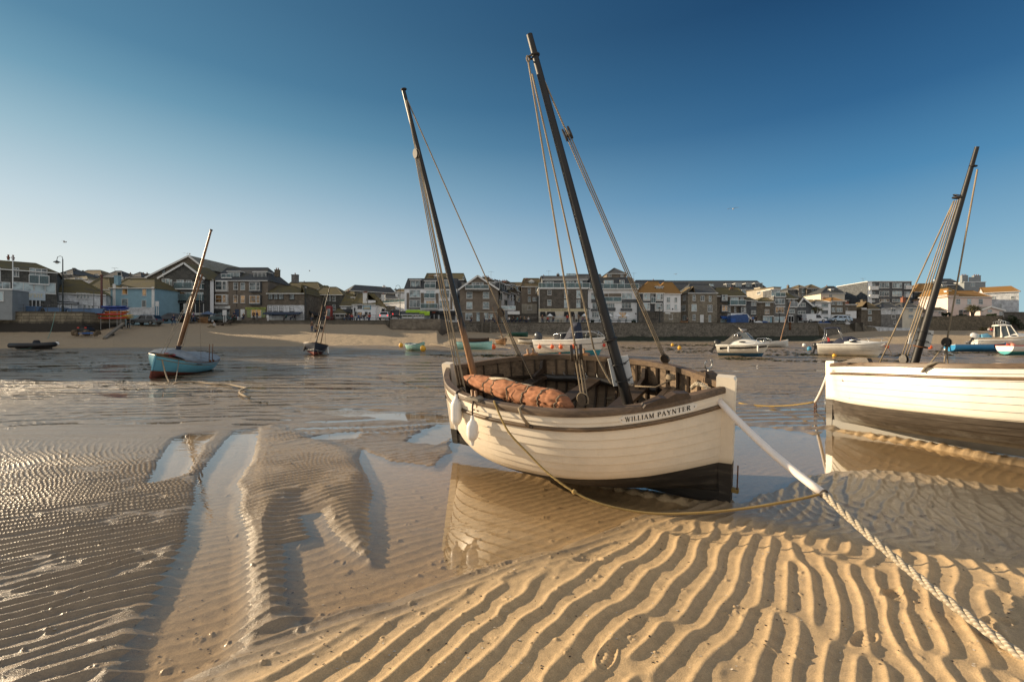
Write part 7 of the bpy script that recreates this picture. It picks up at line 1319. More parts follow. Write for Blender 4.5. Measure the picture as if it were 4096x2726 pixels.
house('stone_cottage', 'stone cottage with white sunlit end and dark mossy roof at the beach', Z7, 428, 660, 578, 760, 112, 112, 8, 'brown_stone', ('ridge', 428, 660, 498, 'brown'), [(508,590,550,638,'sash'),(508,668,552,718,'sash'),(580,450,620,505,'chim',D(p=0)),(372,480,412,560,'chim',D(p=2,m=M_pot))], base=4.5)
house('cottage_end', 'white gable-end wall of the stone cottage', Z7, 318, 430, 578, 745, 116, 112.2, 1.2, 'white_wall', ('lean', 520, 'brown'), [(326,590,342,640,'plain'),(330,665,350,700,'plain')], base=4.5)
house('white_cottage', 'cottage white above and rubble below, in the middle of the beach row', Z7, 662, 912, 568, 800, 112, 112, 8, 'white_brick', ('ridge', 662, 912, 500, 'slate'), [(785,565,834,612,'case2',D(gm=M_gl)),(785,645,834,690,'case2'),(662,642,912,800,'panel',D(m=W_['grey_stone'],n='rubble_wall')),(808,720,838,752,'plain')], base=4.0)
house('cream_cottage', 'cream rendered cottage with two small sash windows at the end of the beach row', Z7, 914, 1155, 562, 810, 112, 112, 8, 'cream_wall', ('ridge', 914, 1130, 498, 'slate'), [(990,568,1042,608,'sash'),(988,645,1042,685,'sash'),(1072,425,1108,500,'chim',D(p=1,m=M_pot))], base=4.0)
house('pink_house', 'pale pink two-storey house with orange lichen roof above the sea wall', Z7, 1455, 1975, 432, 670, 116, 116, 10, 'pink_wall', ('ridge', 1455, 1880, 362, 'orange'), [(1548,458,1600,522,'sash4',GP),(1682,458,1730,522,'sash4',GP),(1818,458,1868,522,'sash4',GP),(1582,588,1632,650,'sash4'),(1690,600,1715,650,'plain'),(1490,352,1545,440,'chim',D(m=M_trim,p=0,y=1.5))], base=6)
house('pink_wing', 'sunlit left wing of the pale pink house with orange roof', Z7, 1112, 1457, 440, 670, 124, 116.3, 3, 'pink_wall', ('ridge', 1150, 1457, 368, 'orange'), [(1335,470,1362,525,'sash4')], base=6)
house('old_house', 'mossy hipped-roof house behind the leaning mast, right of the flats', Z7, 1050, 1560, 375, 520, 134, 134, 10, 'slate_hang', ('ridge', 1110, 1440, 278, 'orange'), [(1462,285,1520,330,'dormer',D(y=2,s='case2')),(1040,255,1155,380,'chim',D(p=3,m=W_['dark_stone'],y=6)),(1045,310,1085,355,'dormer',D(y=2,s='case2',wm=M_trim))], base=9)
house('stepped_house', 'grey rendered house with stepped parapet and two chimneys, highest at the right', Z7, 1648, 1900, 262, 420, 136, 136, 9, 'grey_wall', None, [(1722,268,1772,314,'case2'),(1630,178,1700,262,'chim',D(m=W_['grey_wall'],p=3,y=.5)),(1772,180,1852,262,'chim',D(m=W_['grey_wall'],p=3,y=.5)),(1700,200,1775,262,'panel',D(m=W_['grey_wall'],n='parapet',t=.02))], base=9)
house('attic_house', 'white-dormered grey-roofed house left of the stepped-parapet house', Z7, 1370, 1650, 290, 420, 138, 138, 9, 'grey_stone', ('ridge', 1370, 1650, 222, 'slate'), [(1445,208,1525,250,'chim',D(m=M_trim,p=0,y=4)),(1575,290,1625,340,'plain'),(1405,258,1470,290,'dormer',D(y=1,s='case2'))], base=9)
house('sea_house', 'white-painted stone house with mossy roof, last on the right', Z7, 1880, 2296, 385, 640, 122, 118, 9, 'white_brick', ('ridge', 1800, 2200, 328, 'orange'), [(1972,425,2010,462,'sash'),(2198,425,2242,462,'sash'),(2065,515,2092,565,'case2'),(2070,308,2122,375,'chim',D(m=W_['dark_stone'],p=2))], base=6)
house('porch_cottage', 'tiny pink cottage with slate roof and arched fanlight before the white stone house', Z7, 1838, 2112, 592, 690, 112, 112, 6, 'pink_wall', ('gable', (1950,552), 'slate'), [(2062,605,2090,660,'case2'),(2095,605,2112,660,'sash'),(1925,585,1975,615,'plain',GP)], ye1=596, base=6)
house('garden_shed', 'small pink shed with sloping tiled roof behind the garden hedge', Z7, 1275, 1445, 595, 680, 113, 113, 4, 'pink_wall', ('ridge', 1275, 1445, 562, 'brown'), [(1340,612,1368,628,'plain')], base=6)
house('dark_building', 'dark shaded stone building cut off by the right edge', Z7, 2112, 2500, 622, 830, 112, 112, 8, 'dark_stone', None, [], base=4, parapet=W_['dark_stone'])
# --- roofs filling the hill behind
for i, (Zf, x0, x1, ye, yr, d, wl, rf, ch, lab) in enumerate((
 (Z1,780,990,455,378,100,'grey_stone','slate',[(820,430,900,468,'case2')],'slate-roofed house with white-edged gable behind the street lamp'),
 (Z1,880,1180,520,485,92,'white_wall','moss',[(1010,505,1110,560,'case2')],'low mossy roof with a white dormer in the jumble behind the cottage'),
 (Z1,985,1375,470,405,112,'brown_stone','brown',[(1050,408,1075,435,'plain'),(1105,405,1130,432,'plain'),(1190,430,1255,500,'chim',D(p=2)),(1268,455,1320,500,'case2')],'long brown-roofed house with a stone chimney on the left skyline'),
 (Z1,1100,1490,660,500,86,'cream_wall','moss',[(1200,630,1300,665,'case2')],'broad mossy roof between the whitewashed building and the blue house'),
 (Z1,1370,1650,490,415,110,'grey_stone','slate',[(1560,420,1580,450,'chim',D(p=1)),(1580,430,1635,480,'plain')],'slate roof with television aerials on the left skyline'),
 (Z1,1700,1905,500,432,108,'grey_stone','slate',[(1715,420,1830,490,'chim',D(p=2))],'grey block with big brick chimney stack on the left skyline'),
 (Z1,1545,2000,560,500,92,'grey_stone','slate',[(1550,495,1660,528,'plain',GP),(1725,525,1838,562,'plain',GP),(1900,535,1985,585,'plain',GP)],'row of slate roofs with pale rooflights above the blue house'),
 (Z2,1925,2420,660,565,104,'brown_stone','moss',[(2085,540,2120,580,'chim',D(p=1,y=4)),(1930,550,1960,575,'chim',D(p=1,y=4))],'long moss-covered roof behind the stone-fronted shop'),
 (Z3,590,860,470,345,108,'slate_rubble','moss',[(700,330,710,350,'chim',D(p=1))],'mossy hipped roof peeping over the dark slate-stone house'),
 (Z3,1040,1200,455,425,112,'brown_stone','moss',[],'orange-mossed ridge left of the grey-roofed building with white gable'),
 (Z4,890,1100,360,300,112,'slate_rubble','slate',[(1230,215,1330,300,'chim',D(p=4,y=2,m=M_chs))],'slate roof with stone chimney stack behind the brown gable'),
 (Z4,1330,1800,345,300,135,'brown_stone','brown',[(1375,255,1490,320,'chim',D(p=4,m=M_pot)),(1500,255,1585,320,'chim',D(p=3,m=M_pot)),(1665,290,1715,345,'chim',D(p=2))],'brown tiled roof with three wide brick chimney stacks'),
 (Z5,330,640,280,215,125,'slate_rubble','brown',[(385,185,415,235,'chim',D(m=M_trim,p=1)),(580,160,618,230,'chim',D(p=1))],'dark roof with a white-capped chimney and aerials above the seafood bar'),
 (Z5,680,1180,260,190,130,'grey_wall','slate',[(690,180,815,215,'panel',D(m=M_gp,n='rooflight'))],'flat grey roof with long rooflight behind the tall mast'),
 (Z5,1600,2060,360,270,135,'white_wall','slate',[(1605,235,1650,290,'chim',D(m=M_trim,p=2)),(1905,245,1930,300,'chim',D(p=1)),(1640,330,1700,380,'case2')],'white house with dark roof and twin white chimneys right of the tall mast'),
 (Z5,2000,2400,420,310,118,'slate_hang','slate',[(2080,340,2140,380,'case2')],'dark slate roofs stacked between the orange roof and the rubble house'),
 (Z6,330,720,480,360,118,'slate_hang','slate',[(470,345,540,380,'dormer',D(flat=False,y=1))],'dark slate roof with small gable behind the rubble-stone house'),
 (Z6,1040,1500,500,430,125,'grey_stone','brown',[(1030,400,1090,450,'plain')],'brown roof behind the house with the sunlit flank'),
 (Z6,1610,1860,520,450,118,'slate_hang','slate',[],'low slate roof beneath the hilltop cottages'),
 (Z6,1890,2120,600,535,114,'brown_stone','brown',[],'tiled roof above the palm by the little gabled house'),
 (Z7,180,330,470,378,135,'brown_stone','slate',[(192,420,228,460,'case2'),(240,360,262,385,'chim',D(p=1))],'brown stone house between the villa and the white flats'),
 (Z7,0,230,520,448,122,'brown_stone','orange',[(90,435,130,460,'chim',D(p=2))],'orange-tiled roof below the cream villa'),
 (Z7,1300,1600,400,320,128,'slate_hang','moss',[],'dark hipped roof just behind the pink house'),
)): house('hill_house', lab, Zf, x0, x1, ye, ye+160, d, d, 8, wl, ('ridge', x0+(x1-x0)*.06, x1-(x1-x0)*.06, yr, rf), ch, 'houses on the hill behind the front row', base=5.2)
# ---------------------------------------------------------------- quay, walls, hill
def zpix(px, py, d): return Wp(px, py, d).z
M_gran = stone('granite_wall', (.20,.17,.12), (.29,.245,.17), (.10,.085,.06), 1.1, .42, .03, weed=(4.55,.9,(.035,.03,.024)), distort=.06)
M_quay = stone('quay_wall', (.085,.075,.062), (.17,.15,.12), (.24,.215,.175), .75, .27, .05, weed=(2.6,.8,(.018,.026,.012)), distort=.14)
M_block_ = stone('block_wall', (.16,.13,.10), (.26,.22,.17), (.20,.175,.14), .8, .3, .05, weed=(4.0,.7,(.10,.08,.06)), distort=.2)
M_low = stone('low_wall', (.13,.115,.09), (.17,.15,.12), (.10,.09,.07), 1.6, .5, .02, distort=.03)
M_gard = stone('garden_wall', (.14,.115,.08), (.27,.22,.15), (.10,.085,.06), .6, .25, .04, distort=.25)
M_pave = mat('quay_paving', (.20,.185,.16), .9, 0, .3, .6, .3, 8)
def wall(name, label, pts, z0, th, m_, batter=0., cap=None, group=None):
    """a wall along (photo column, depth, top) points"""
    P = [((px-CXP)/FP*d, d, zt) for px, d, zt in pts]; o = Vector((P[0][0], P[0][1], 0)); t = thing(name, label, 'wall', o, group=group); mb = MB(); rings = []
    for i, (x, y, z) in enumerate(P):
        a = Vector(P[max(0, i-1)]); b = Vector(P[min(len(P)-1, i+1)]); e = (b-a); e.z = 0; e.normalize(); n = Vector((-e.y, e.x, 0)); p = Vector((x, y, 0))-o; zb = z0 if not callable(z0) else z0(x, y)
        rings.append([p-n*batter+Vector((0,0,zb)), p+Vector((0,0,z)), p+n*th+Vector((0,0,z)), p+n*th+Vector((0,0,zb))])
    mb.loft(rings); mb.build('masonry', m_, t)
    if cap:
        mb = MB(); rr = []
        for r_ in rings: n = (r_[2]-r_[1]).normalized(); rr.append([r_[1]-n*.08+Vector((0,0,.003)), r_[1]-n*.08+Vector((0,0,cap)), r_[2]+n*.02+Vector((0,0,cap)), r_[2]+n*.02+Vector((0,0,.003))])
        mb.loft(rr); mb.build('coping', M_low, t)
    return t
wall('harbour_wall', 'big-blocked granite harbour wall on the left, darkened at its foot', [(-1500,62,5.9),(-300,64,5.9),(330,65,5.9),(500,70,5.65)], 1.5, 1.2, M_gran, .3, .14)
wall('promenade_wall', 'low plain promenade wall along the dry sand in the middle', [(932,86,5.62),(1570,86,5.66)], 3.5, .5, M_low, .05, .12)
t = wall('slip_block', 'projecting rough stone slipway block before the apartment house', [(1560,80.5,5.70),(1640,80,5.72),(1762,80,5.72)], 2.4, 12, M_block_, .25)
wall('quay_wall', 'long dark stone quay wall in front of the seafood bar', [(1760,91.5,5.46),(1980,92,5.46),(2500,92.5,5.46),(3050,93,5.46),(3270,94,5.5)], 1., 1.2, M_quay, .8, .14)
wall('quay_wall', 'sloping stone quay arm curving away at the right end of the long wall', [(3270,94,5.5),(3330,99,5.6),(3420,108,5.7),(3500,109,5.2)], 1., 2, M_gard, 3.0)
wall('garden_wall', 'high rubble sea wall under the pink house garden', [(3700,110,7.6),(3830,110,7.85),(4012,110,7.9)], 2., 1.0, M_gard, .3, .1)
wall('cottage_wall', 'whitewashed low sea wall below the beach cottages', [(3470,110.5,5.5),(3560,110.5,5.1),(3700,110.5,4.9)], 2., .6, W_['white_brick'], .2)
wall('end_wall', 'dark stone wall in deep shade running off the right edge', [(4012,109.8,7.6),(4300,109,7.6)], 2., 1.0, W_['dark_stone'], .2)
def promenade():
    A = [(-2500,62.8,5.9),(-300,64.8,5.9),(330,65.8,5.9),(385,67,5.85),(460,77,5.6),(540,86,5.45),(930,86.4,5.5),(1555,86.4,5.55),(1565,80.8,5.69),(1765,80.5,5.69),(1768,92.3,5.45),(2500,93,5.45),(3050,93.5,5.45),(3265,94.5,5.48),(3335,101,5.5),(3450,110.5,5.0),(3700,112,5.0),(3705,111,7.4),(4012,111,7.5),(4020,110.7,7.4),(6500,110,7.4)]
    V = []; 
    for px, d, z in A:
        for k, (dd, dz) in enumerate(((0,0),(6,.02),(18,.3),(40,3.2),(75,6.2),(160,7.5))):
            y = (d if k == 0 else max(d, 84+(10 if px > 3300 else 0))+dd); V.append(((px-CXP)/FP*y, y, z+dz))
    n = 6; f = [(i*n+k, (i+1)*n+k, (i+1)*n+k+1, i*n+k+1) for i in range(len(A)-1) for k in range(n-1)]
    mb = MB(); mb.add(V, f); o = mb.build('promenade', M_pave); tag(o, kind='structure')
    a = MB(); R = []
    for i in range(40):
        px = 2330+(3290-2330)*i/39; d = 92.4+.6*i/39; R.append([((px-CXP)/FP*(d-q-.5*math.sin(i*1.7)*(q > 0)), d-q-.5*math.sin(i*1.7)*(q > 0), z) for q, z in ((-.2,2.9),(.9,2.6+.2*math.sin(i*.9)),(2.4,2.15+.15*math.sin(i*2.1)),(4.2,1.55),(4.4,1.2))])
    a.loft(R, closed=False, cap=False); o = a.build('weed_apron', mat('weed_rock', (.022,.032,.012), .8, 0, .7, 1.6, 1., 3, (.006,.007,.005)), None, True, fix=False); tag(o, kind='structure')
promenade()
def steps(Zf, x0, x1, y0, y1, d, lab, n=9):
    a, b = Wp(*Zf(x0, y1), d), Wp(*Zf(x1, y0), d); t = thing('quay_steps', lab, 'steps', (a.x, d, 0)); w = b.x-a.x; mb = MB()
    for i in range(n): z = a.z+(b.z-a.z)*i/n; mb.box(0, w, -.95-.28*(n-i)*.35, -.5, z-1.2, z+(b.z-a.z)/n)
    mb.build('tread', M_low, t)
    for x in (-.35, w): mb = MB(); mb.box(x, x+.35, -2.0, -.4, a.z-1, b.z+.06); mb.build('cheek_wall', M_quay, t)
steps(Z4, 1262, 1348, 848, 975, 92, 'narrow stone steps cut into the long quay wall')
steps(Z7, 300, 375, 745, 838, 106, 'stone steps in the sloping quay arm at the right')
# ---------------------------------------------------------------- street furniture and clutter
M_lampg = mat('lamp_green', (.025,.03,.028), .5, .3, .2, 6); M_lampglass = mat('lamp_glass', (.75,.78,.78), .2, 0, .1, 2)
M_railg = mat('rail_grey', (.12,.12,.12), .6, .4, .2, 5)
def base_at(px, py, d): p = Wp(px, py, d); return p
def lamp(px, ytop, ybase, d, lab, side=-1, neck=True):
    p = base_at(px, ybase, d); h = Wp(px, ytop, d).z-p.z; t = thing('street_lamp', lab, 'street lamp', p, group='street lamps on the seafront'); mb = MB(); mb.tube([(0,0,0),(0,0,.9),(0,0,.95),(0,0,h*.96)], [.14,.13,.085,.06], 8); mb.build('post', M_lampg, t, 40)
    if neck:
        mb = MB(); mb.tube([(0,0,h*.95),(side*.08,0,h),(side*.4,0,h+.12),(side*.75,0,h-.02),(side*.85,0,h-.4),(side*.85,0,h-.62)], .035, 6); mb.build('swan_neck', M_lampg, t, True); x, z = side*.85, h-.65
    else: x, z = 0, h
    mb = MB(); mb.loft([[(x+r*math.cos(a), r*math.sin(a), z+q) for a in [2*math.pi*i/12 for i in range(12)]] for q, r in ((.12,.05),(.05,.14),(-.08,.38),(-.14,.42))]); lh = mb.build('lamp_head', M_lampg, t, 40); mb = MB(); mb.sphere((x,0,z-.16), .22, 10, 6, (1,1,.9)); mb.build('lens', M_lampglass, lh, True)
f = lambda Zf, x, y: Zf(x, y)
lamp(Z1(845,0)[0], Z1(0,225)[1], Z1(0,968)[1], 66, 'tall dark swan-neck street lamp on the granite wall at the far left')
lamp(Z2(912,0)[0], Z2(0,525)[1], Z2(0,1100)[1], 85.5, 'dark swan-neck street lamp between the gabled building and the brown hotel')
lamp(Z2(2232,0)[0], Z2(0,620)[1], Z2(0,1075)[1], 87, 'street lamp with pale lens at the corner of the stone-fronted shop', 1, False)
lamp(Z3(1818,0)[0], Z3(0,345)[1], Z3(0,780)[1], 88, 'dark swan-neck street lamp left of the apartment house')
lamp(Z5(992,0)[0], Z5(0,650)[1], Z5(0,840)[1], 95, 'short lamp post between the seafood bar and the white hotel', 1, False)
lamp(Z5(1945,0)[0], Z5(0,640)[1], Z5(0,845)[1], 95, 'short lamp post before the half-slate house', 1, False)
lamp(Z6(1540,0)[0], Z6(0,690)[1], Z6(0,855)[1], 97, 'short lamp post before the tall grey house', 1, False)
def post(name, label, px, y0, y1, d, r, m_, cat, tip=None):
    p = base_at(px, y1, d); t = thing(name, label, cat, p); h = Wp(px, y0, d).z-p.z; mb = MB(); mb.tube([(0,0,0),(0,0,h)], [r, r*.75], 8); mb.sphere((0,0,h), r*1.3, 8, 6); mb.build('pole', m_, t, True)
post('flagpole', 'tall thin white flagpole in front of the restaurant', Z1(172,0)[0], Z1(0,222)[1], Z1(0,950)[1], 65.5, .07, M_trim, 'flagpole')
post('bollard_pole', 'rust-red wooden pole beside the kayak rack', Z1(1368,0)[0], Z1(0,480)[1], Z1(0,985)[1], 68, .16, mat('red_pole', (.14,.06,.05), .8, 0, .3, 4), 'pole')
post('sign_pole', 'thin pole with round sign before the low whitewashed building', Z1(1262,0)[0], Z1(0,700)[1], Z1(0,975)[1], 68, .04, M_railg, 'sign post'); 
def quay_rail(pts, lab, n, group=None, h=1.05):
    P = [Vector(((px-CXP)/FP*d, d, z)) for px, d, z in pts]; t = thing('railing', lab, 'railing', P[0], group=group); L_ = [(P[i+1]-P[i]).length for i in range(len(P)-1)]; tot = sum(L_)
    def at(s):
        for i, l in enumerate(L_):
            if s <= l or i == len(L_)-1: return P[i].lerp(P[i+1], min(1, s/l))-P[0]
            s -= l
    for i in range(n+1): q = at(tot*i/n); mb = MB(); mb.tube([q, q+Vector((0,0,h))], .03, 5); mb.build('railing_post', M_railg, t)
    for k in (.45, .98): mb = MB(); mb.tube([at(tot*i/n)+Vector((0,0,h*k)) for i in range(n+1)], .022, 5); mb.build('rail', M_railg, t)
quay_rail([(-200,64.6,6.03),(330,65.5,6.03),(450,68.5,5.85)], 'thin grey two-bar railing on top of the granite wall', 13)
quay_rail([(1100,86.3,5.7),(1540,86.3,5.74)], 'thin grey railing on the low promenade wall', 12)
def tub(px, y0, y1, w, d, lab, m_, group=None, name='storage_bin', cat='bin'):
    p = base_at(px, y1, d); h = Wp(px, y0, d).z-p.z; t = thing(name, lab, cat, p, group=group); mb = MB(); mb.loft([[(-w*k,-.35*k,z),(w*k,-.35*k,z),(w*k,.35*k,z),(-w*k,.35*k,z)] for z, k in ((0,.42),(h*.85,.5))]); mb.build('bin_body', m_, t); mb = MB(); mb.loft([[(-w*k,-.4*k,z),(w*k,-.4*k,z),(w*k,.4*k,z),(-w*k,.4*k,z)] for z, k in ((h*.853,.52),(h*.95,.52),(h,.35))]); mb.build('bin_lid', m_, t)
M_binb = mat('bin_blue', (.10,.18,.32), .6, 0, .2, 3)
for x, y0, y1, w, lab in ((386,890,955,3.9,'pale blue storage bin below the teal takeaway sign'),(755,908,968,3.6,'blue storage bin by the foot of the swan-neck lamp'),(1075,918,982,4.0,'blue storage bin before the whitewashed building\'s lower windows'),(1248,920,986,3.8,'blue storage bin nearest the kayak rack')): a = Z1(x, y0); b = Z1(x, y1); tub(a[0], a[1], b[1], w*.9, 66.5, lab, M_binb, 'blue bins along the granite wall')
def bench(px, py, d, w, lab, m_, group='benches and tables on the quay', rz=0):
    t = thing('picnic_table', lab, 'picnic table', base_at(px, py, d), rz, group); mb = MB(); mb.box(-w/2, w/2, -.38, .38, .70, .76); mb.build('tabletop', m_, t)
    for s in (-1, 1): mb = MB(); mb.box(-w/2, w/2, s*.72-.14, s*.72+.14, .42, .47); mb.build('bench_seat', m_, t); mb = MB(); mb.bar((s*w*.4,-.7,0), (s*w*.4,-.3,.70), .07, .09); mb.bar((s*w*.4,.7,0), (s*w*.4,.3,.70), .07, .09); mb.bar((s*w*.4,-.72,.40), (s*w*.4,.72,.40), .06, .08); mb.build('trestle', m_, t)
M_bench = woodm('blue_bench', (.05,.10,.12), (.11,.20,.22), .7); M_bench2 = woodm('grey_bench', (.07,.065,.06), (.18,.165,.14), .7); M_benchw = mat('white_table', (.65,.66,.66), .6, 0, .1, 4)
for i, (x, lab) in enumerate(((1620,'teal picnic table at the left end of the seafood bar terrace'),(1700,'teal picnic table second from the left on the seafood bar terrace'),(1790,'teal picnic table third from the left on the seafood bar terrace'),(1900,'dark picnic table under the lit bank by the seafood bar'),(2010,'dark picnic table beside the seafood bar\'s corner'))): p = Z4(x, 842); bench(p[0], p[1], 93.3, 3.6, lab, M_bench if i < 3 else M_bench2)
for x, lab in ((480,'teal picnic table under the first white parasol of the seafood bar'),(720,'long dark picnic table before the seafood bar\'s third awning'),(930,'teal picnic table under the second white parasol of the seafood bar'),(1040,'teal picnic table left of the white hotel\'s parasols'),(1290,'teal picnic table under the leftmost hotel parasol'),(1395,'teal picnic table under the middle hotel parasol'),(1510,'teal picnic table under the rightmost hotel parasol')): p = Z5(x, 845); bench(p[0], p[1], 94, 3.8, lab, M_bench if x != 720 else M_bench2)
for x, lab in ((960,'small dark table on the inn terrace near the kiosk'),(1120,'small dark table on the inn terrace by its canopy'),(1260,'pale table on the inn terrace under the mural board'),(1330,'pale table on the inn terrace left of the alley')): p = Z3(x, 812); bench(p[0], p[1], 88, 2.6, lab, M_bench2 if x < 1200 else M_benchw)
M_para = mat('parasol_white', (.72,.74,.75), .8, 0, .1, 2)
def parasol(px, ytop, ybase, w, d, lab, m_, group=None):
    p = base_at(px, ybase, d); h = Wp(px, ytop, d).z-p.z; r = w/FP*d/2; t = thing('parasol', lab, 'parasol', p, group=group); mb = MB(); mb.loft([[(r*k*math.cos(a), r*k*math.sin(a), z) for a in [2*math.pi*i/8+.39 for i in range(8)]] for k, z in ((1,h*.72),(1,h*.70),(.02,h))][::-1], cap=False); mb.build('canopy', m_, t); mb = MB(); mb.tube([(0,0,0),(0,0,h*.98)], .04, 6); mb.build('pole', M_grey, t); mb = MB(); mb.tube([(0,0,0),(0,0,.12)], .3, 10); mb.build('base', M_low, t)
for x, y0, w, lab in ((470,718,96,'white parasol left before the seafood bar'),(935,716,92,'white parasol at the right corner of the seafood bar'),(1280,720,86,'leftmost of three white parasols before the white hotel'),(1395,720,90,'middle of three white parasols before the white hotel'),(1505,722,84,'rightmost of three white parasols before the white hotel')): a = Z5(x, y0); b = Z5(x, 845); parasol(a[0], a[1], b[1], w*.297, 94, lab, M_para, 'white parasols on the quay')
a = Z2(915, 955); b = Z2(915, 1110); parasol(a[0], a[1], b[1], 205*.297, 84, 'wide faded blue parasol beside the parked dark saloon', mat('parasol_blue', (.10,.15,.25), .8, 0, .2, 3))
# kayaks on their rack
def kayak(c, L, rz, m_, lab):
    t = thing('kayak', lab, 'kayak', c, rz, 'kayaks stacked on the rack'); mb = MB(); rings = []
    for i in range(17):
        u = -1+2*i/16; k = max(.02, 1-abs(u)**2.6); rings.append([Vector((u*L/2, .36*k*math.cos(a), .16*k**.6*math.sin(a)+.16*abs(u)**3)) for a in [2*math.pi*j/10 for j in range(10)]])
    mb.loft(rings); mb.build('hull', m_, t, True); mb = MB()
    for x in (-.5, .6): mb.torus((x,0,.15), .24, .03, (0,.1,1), 14, 5)
    mb.build('seat_well', M_black, t, True)
kr = G(470, 1316); kr = Vector(Wp(472, 1310, 67.5))
M_ky = [mat('kayak_red', (.50,.055,.03), .45, 0, .2, 2), mat('kayak_yellow', (.62,.42,.03), .45, 0, .2, 2), mat('kayak_blue', (.03,.06,.28), .45, 0, .2, 2), mat('kayak_orange', (.60,.16,.03), .45, 0, .2, 2)]
for x, y, L, m_, dd, lab in ((1500,1050,5.2,0,-.4,'red kayak, lowest at the front of the rack'),(1560,1022,5.4,1,.0,'yellow kayak, second layer of the rack'),(1490,1000,4.9,0,-.5,'red kayak resting above the yellow one on the rack'),(1590,1048,5.0,1,.6,'yellow kayak lying behind the lowest red one'),(1540,972,4.2,3,-.2,'orange kayak in the middle of the stacked rack'),(1570,975,4.0,1,.5,'yellow kayak behind the orange one on the rack'),(1545,935,4.6,2,-.3,'blue kayak, lower of the blue ones on the rack'),(1560,915,4.4,2,.3,'blue kayak in the middle of the blue ones on the rack'),(1535,900,4.2,2,-.1,'blue kayak on the very top of the rack')):
    px, py = Z1(x, y); kayak(Wp(px, py, 67.3+dd), L, random.uniform(-.05, .05), M_ky[m_], lab)
t = thing('kayak_rack', 'grey tube rack carrying the stacked kayaks beside the parked crossover', 'rack', Wp(*Z1(1550,1150), 67.5)); z0 = t.location.z
for x in (1422, 1540, 1640, 1690):
    for y in (-.8, .8): X = Wp(Z1(x, 0)[0], 0, 67.5).x-t.location.x; mb = MB(); mb.tube([(X,y,-.6),(X,y,2.3)], .035, 6); mb.build('upright', M_galv, t)
for z in (.45, 1.25, 1.75): mb = MB(); X0, X1 = (Wp(Z1(q, 0)[0], 0, 67.5).x-t.location.x for q in (1410, 1700)); mb.tube([(X0,-.8,z),(X1,-.8,z)], .03, 6); mb.build('cross_bar', M_galv, t)
# beams, boxes, boards
def beam(a, b, w, h, lab, m_, name='timber_beam'):
    t = thing(name, lab, 'timber', a); mb = MB(); mb.bar((0,0,h/2), Vector(b)-Vector(a)+Vector((0,0,h/2)), w, h); mb.build('beam', m_, t)
    for k in (.35, .8): p = (Vector(b)-Vector(a))*k; mb = MB(); mb.box(p.x-.12, p.x+.12, p.y-.3, p.y+.3, p.z-.25, p.z); mb.build('block', M_tar, t)
beam(G(*Z1(1405,1338)), Wp(*Z1(1665,1130), 66), .35, .25, 'long weathered timber ramp beam sloping down the sand by the quad bike', M_grey)
beam(G(*Z2(1030,1150)), Wp(*Z2(1250,1095), 82), .35, .25, 'dark timber ramp beam on the sand behind the seated person', M_tar)
def crate(Zf, x0, x1, y0, y1, d, m_, lab, name, cat):
    a = Wp(*Zf(x0, y1), d); b = Wp(*Zf(x1, y0), d); t = thing(name, lab, cat, ((a.x+b.x)/2, d, a.z)); w = (b.x-a.x)/2; h = b.z-a.z; mb = MB(); n = 5
    for i in range(n): mb.box(-w, w, -.5, .5, h*i/n+.01, h*(i+1)/n-.02)
    mb.build('slats', m_, t)
    for x in (-w+.06, w-.06): mb = MB(); mb.box(x-.06, x+.06, -.55, -.501, 0, h+.05); mb.build('corner_post', m_, t)
crate(Z2, 808, 938, 1035, 1118, 83, M_wood, 'brown slatted wooden box under the blue parasol', 'wooden_box', 'box')
crate(Z6, 205, 296, 822, 850, 95, M_thole, 'low orange-brown wooden planter beside the rubble-stone house', 'planter', 'planter')
crate(Z7, 305, 402, 688, 738, 108, M_tar, 'dark wooden store beside the white gable end of the stone cottage', 'store_box', 'box')
crate(Z2, 1290, 1345, 1035, 1078, 86.8, M_benchw, 'white slatted freezer box before the ice cream kiosk', 'white_box', 'box')
def info_board(Zf, x0, x1, y0, yp, y1, d, lab, tilt=0):
    a = Wp(*Zf(x0, yp), d); b = Wp(*Zf(x1, y0), d); g = Wp(*Zf(x0, y1), d).z; t = thing('sign_board', lab, 'sign', ((a.x+b.x)/2, d, g)); w = (b.x-a.x)/2; mb = MB(); mb.box(-w, w, -.03, .03, a.z-g, b.z-g); mb.build('panel', M_benchw, t)
    for x in (-w*.5, w*.5): mb = MB(); mb.box(x-.05, x+.05, .031, .10, 0, b.z-g); mb.build('sign_post', M_benchw, t)
info_board(Z2, 1112, 1166, 940, 1010, 1105, 82, 'white two-post notice sign before the dark parked saloon')
info_board(Z1, 2092, 2140, 822, 890, 1010, 79, 'small white hanging sign right of the pale blue house')
info_board(Z2, 1705, 1733, 1008, 1045, 1085, 85.5, 'small white notice on the railing left of the navy awning')
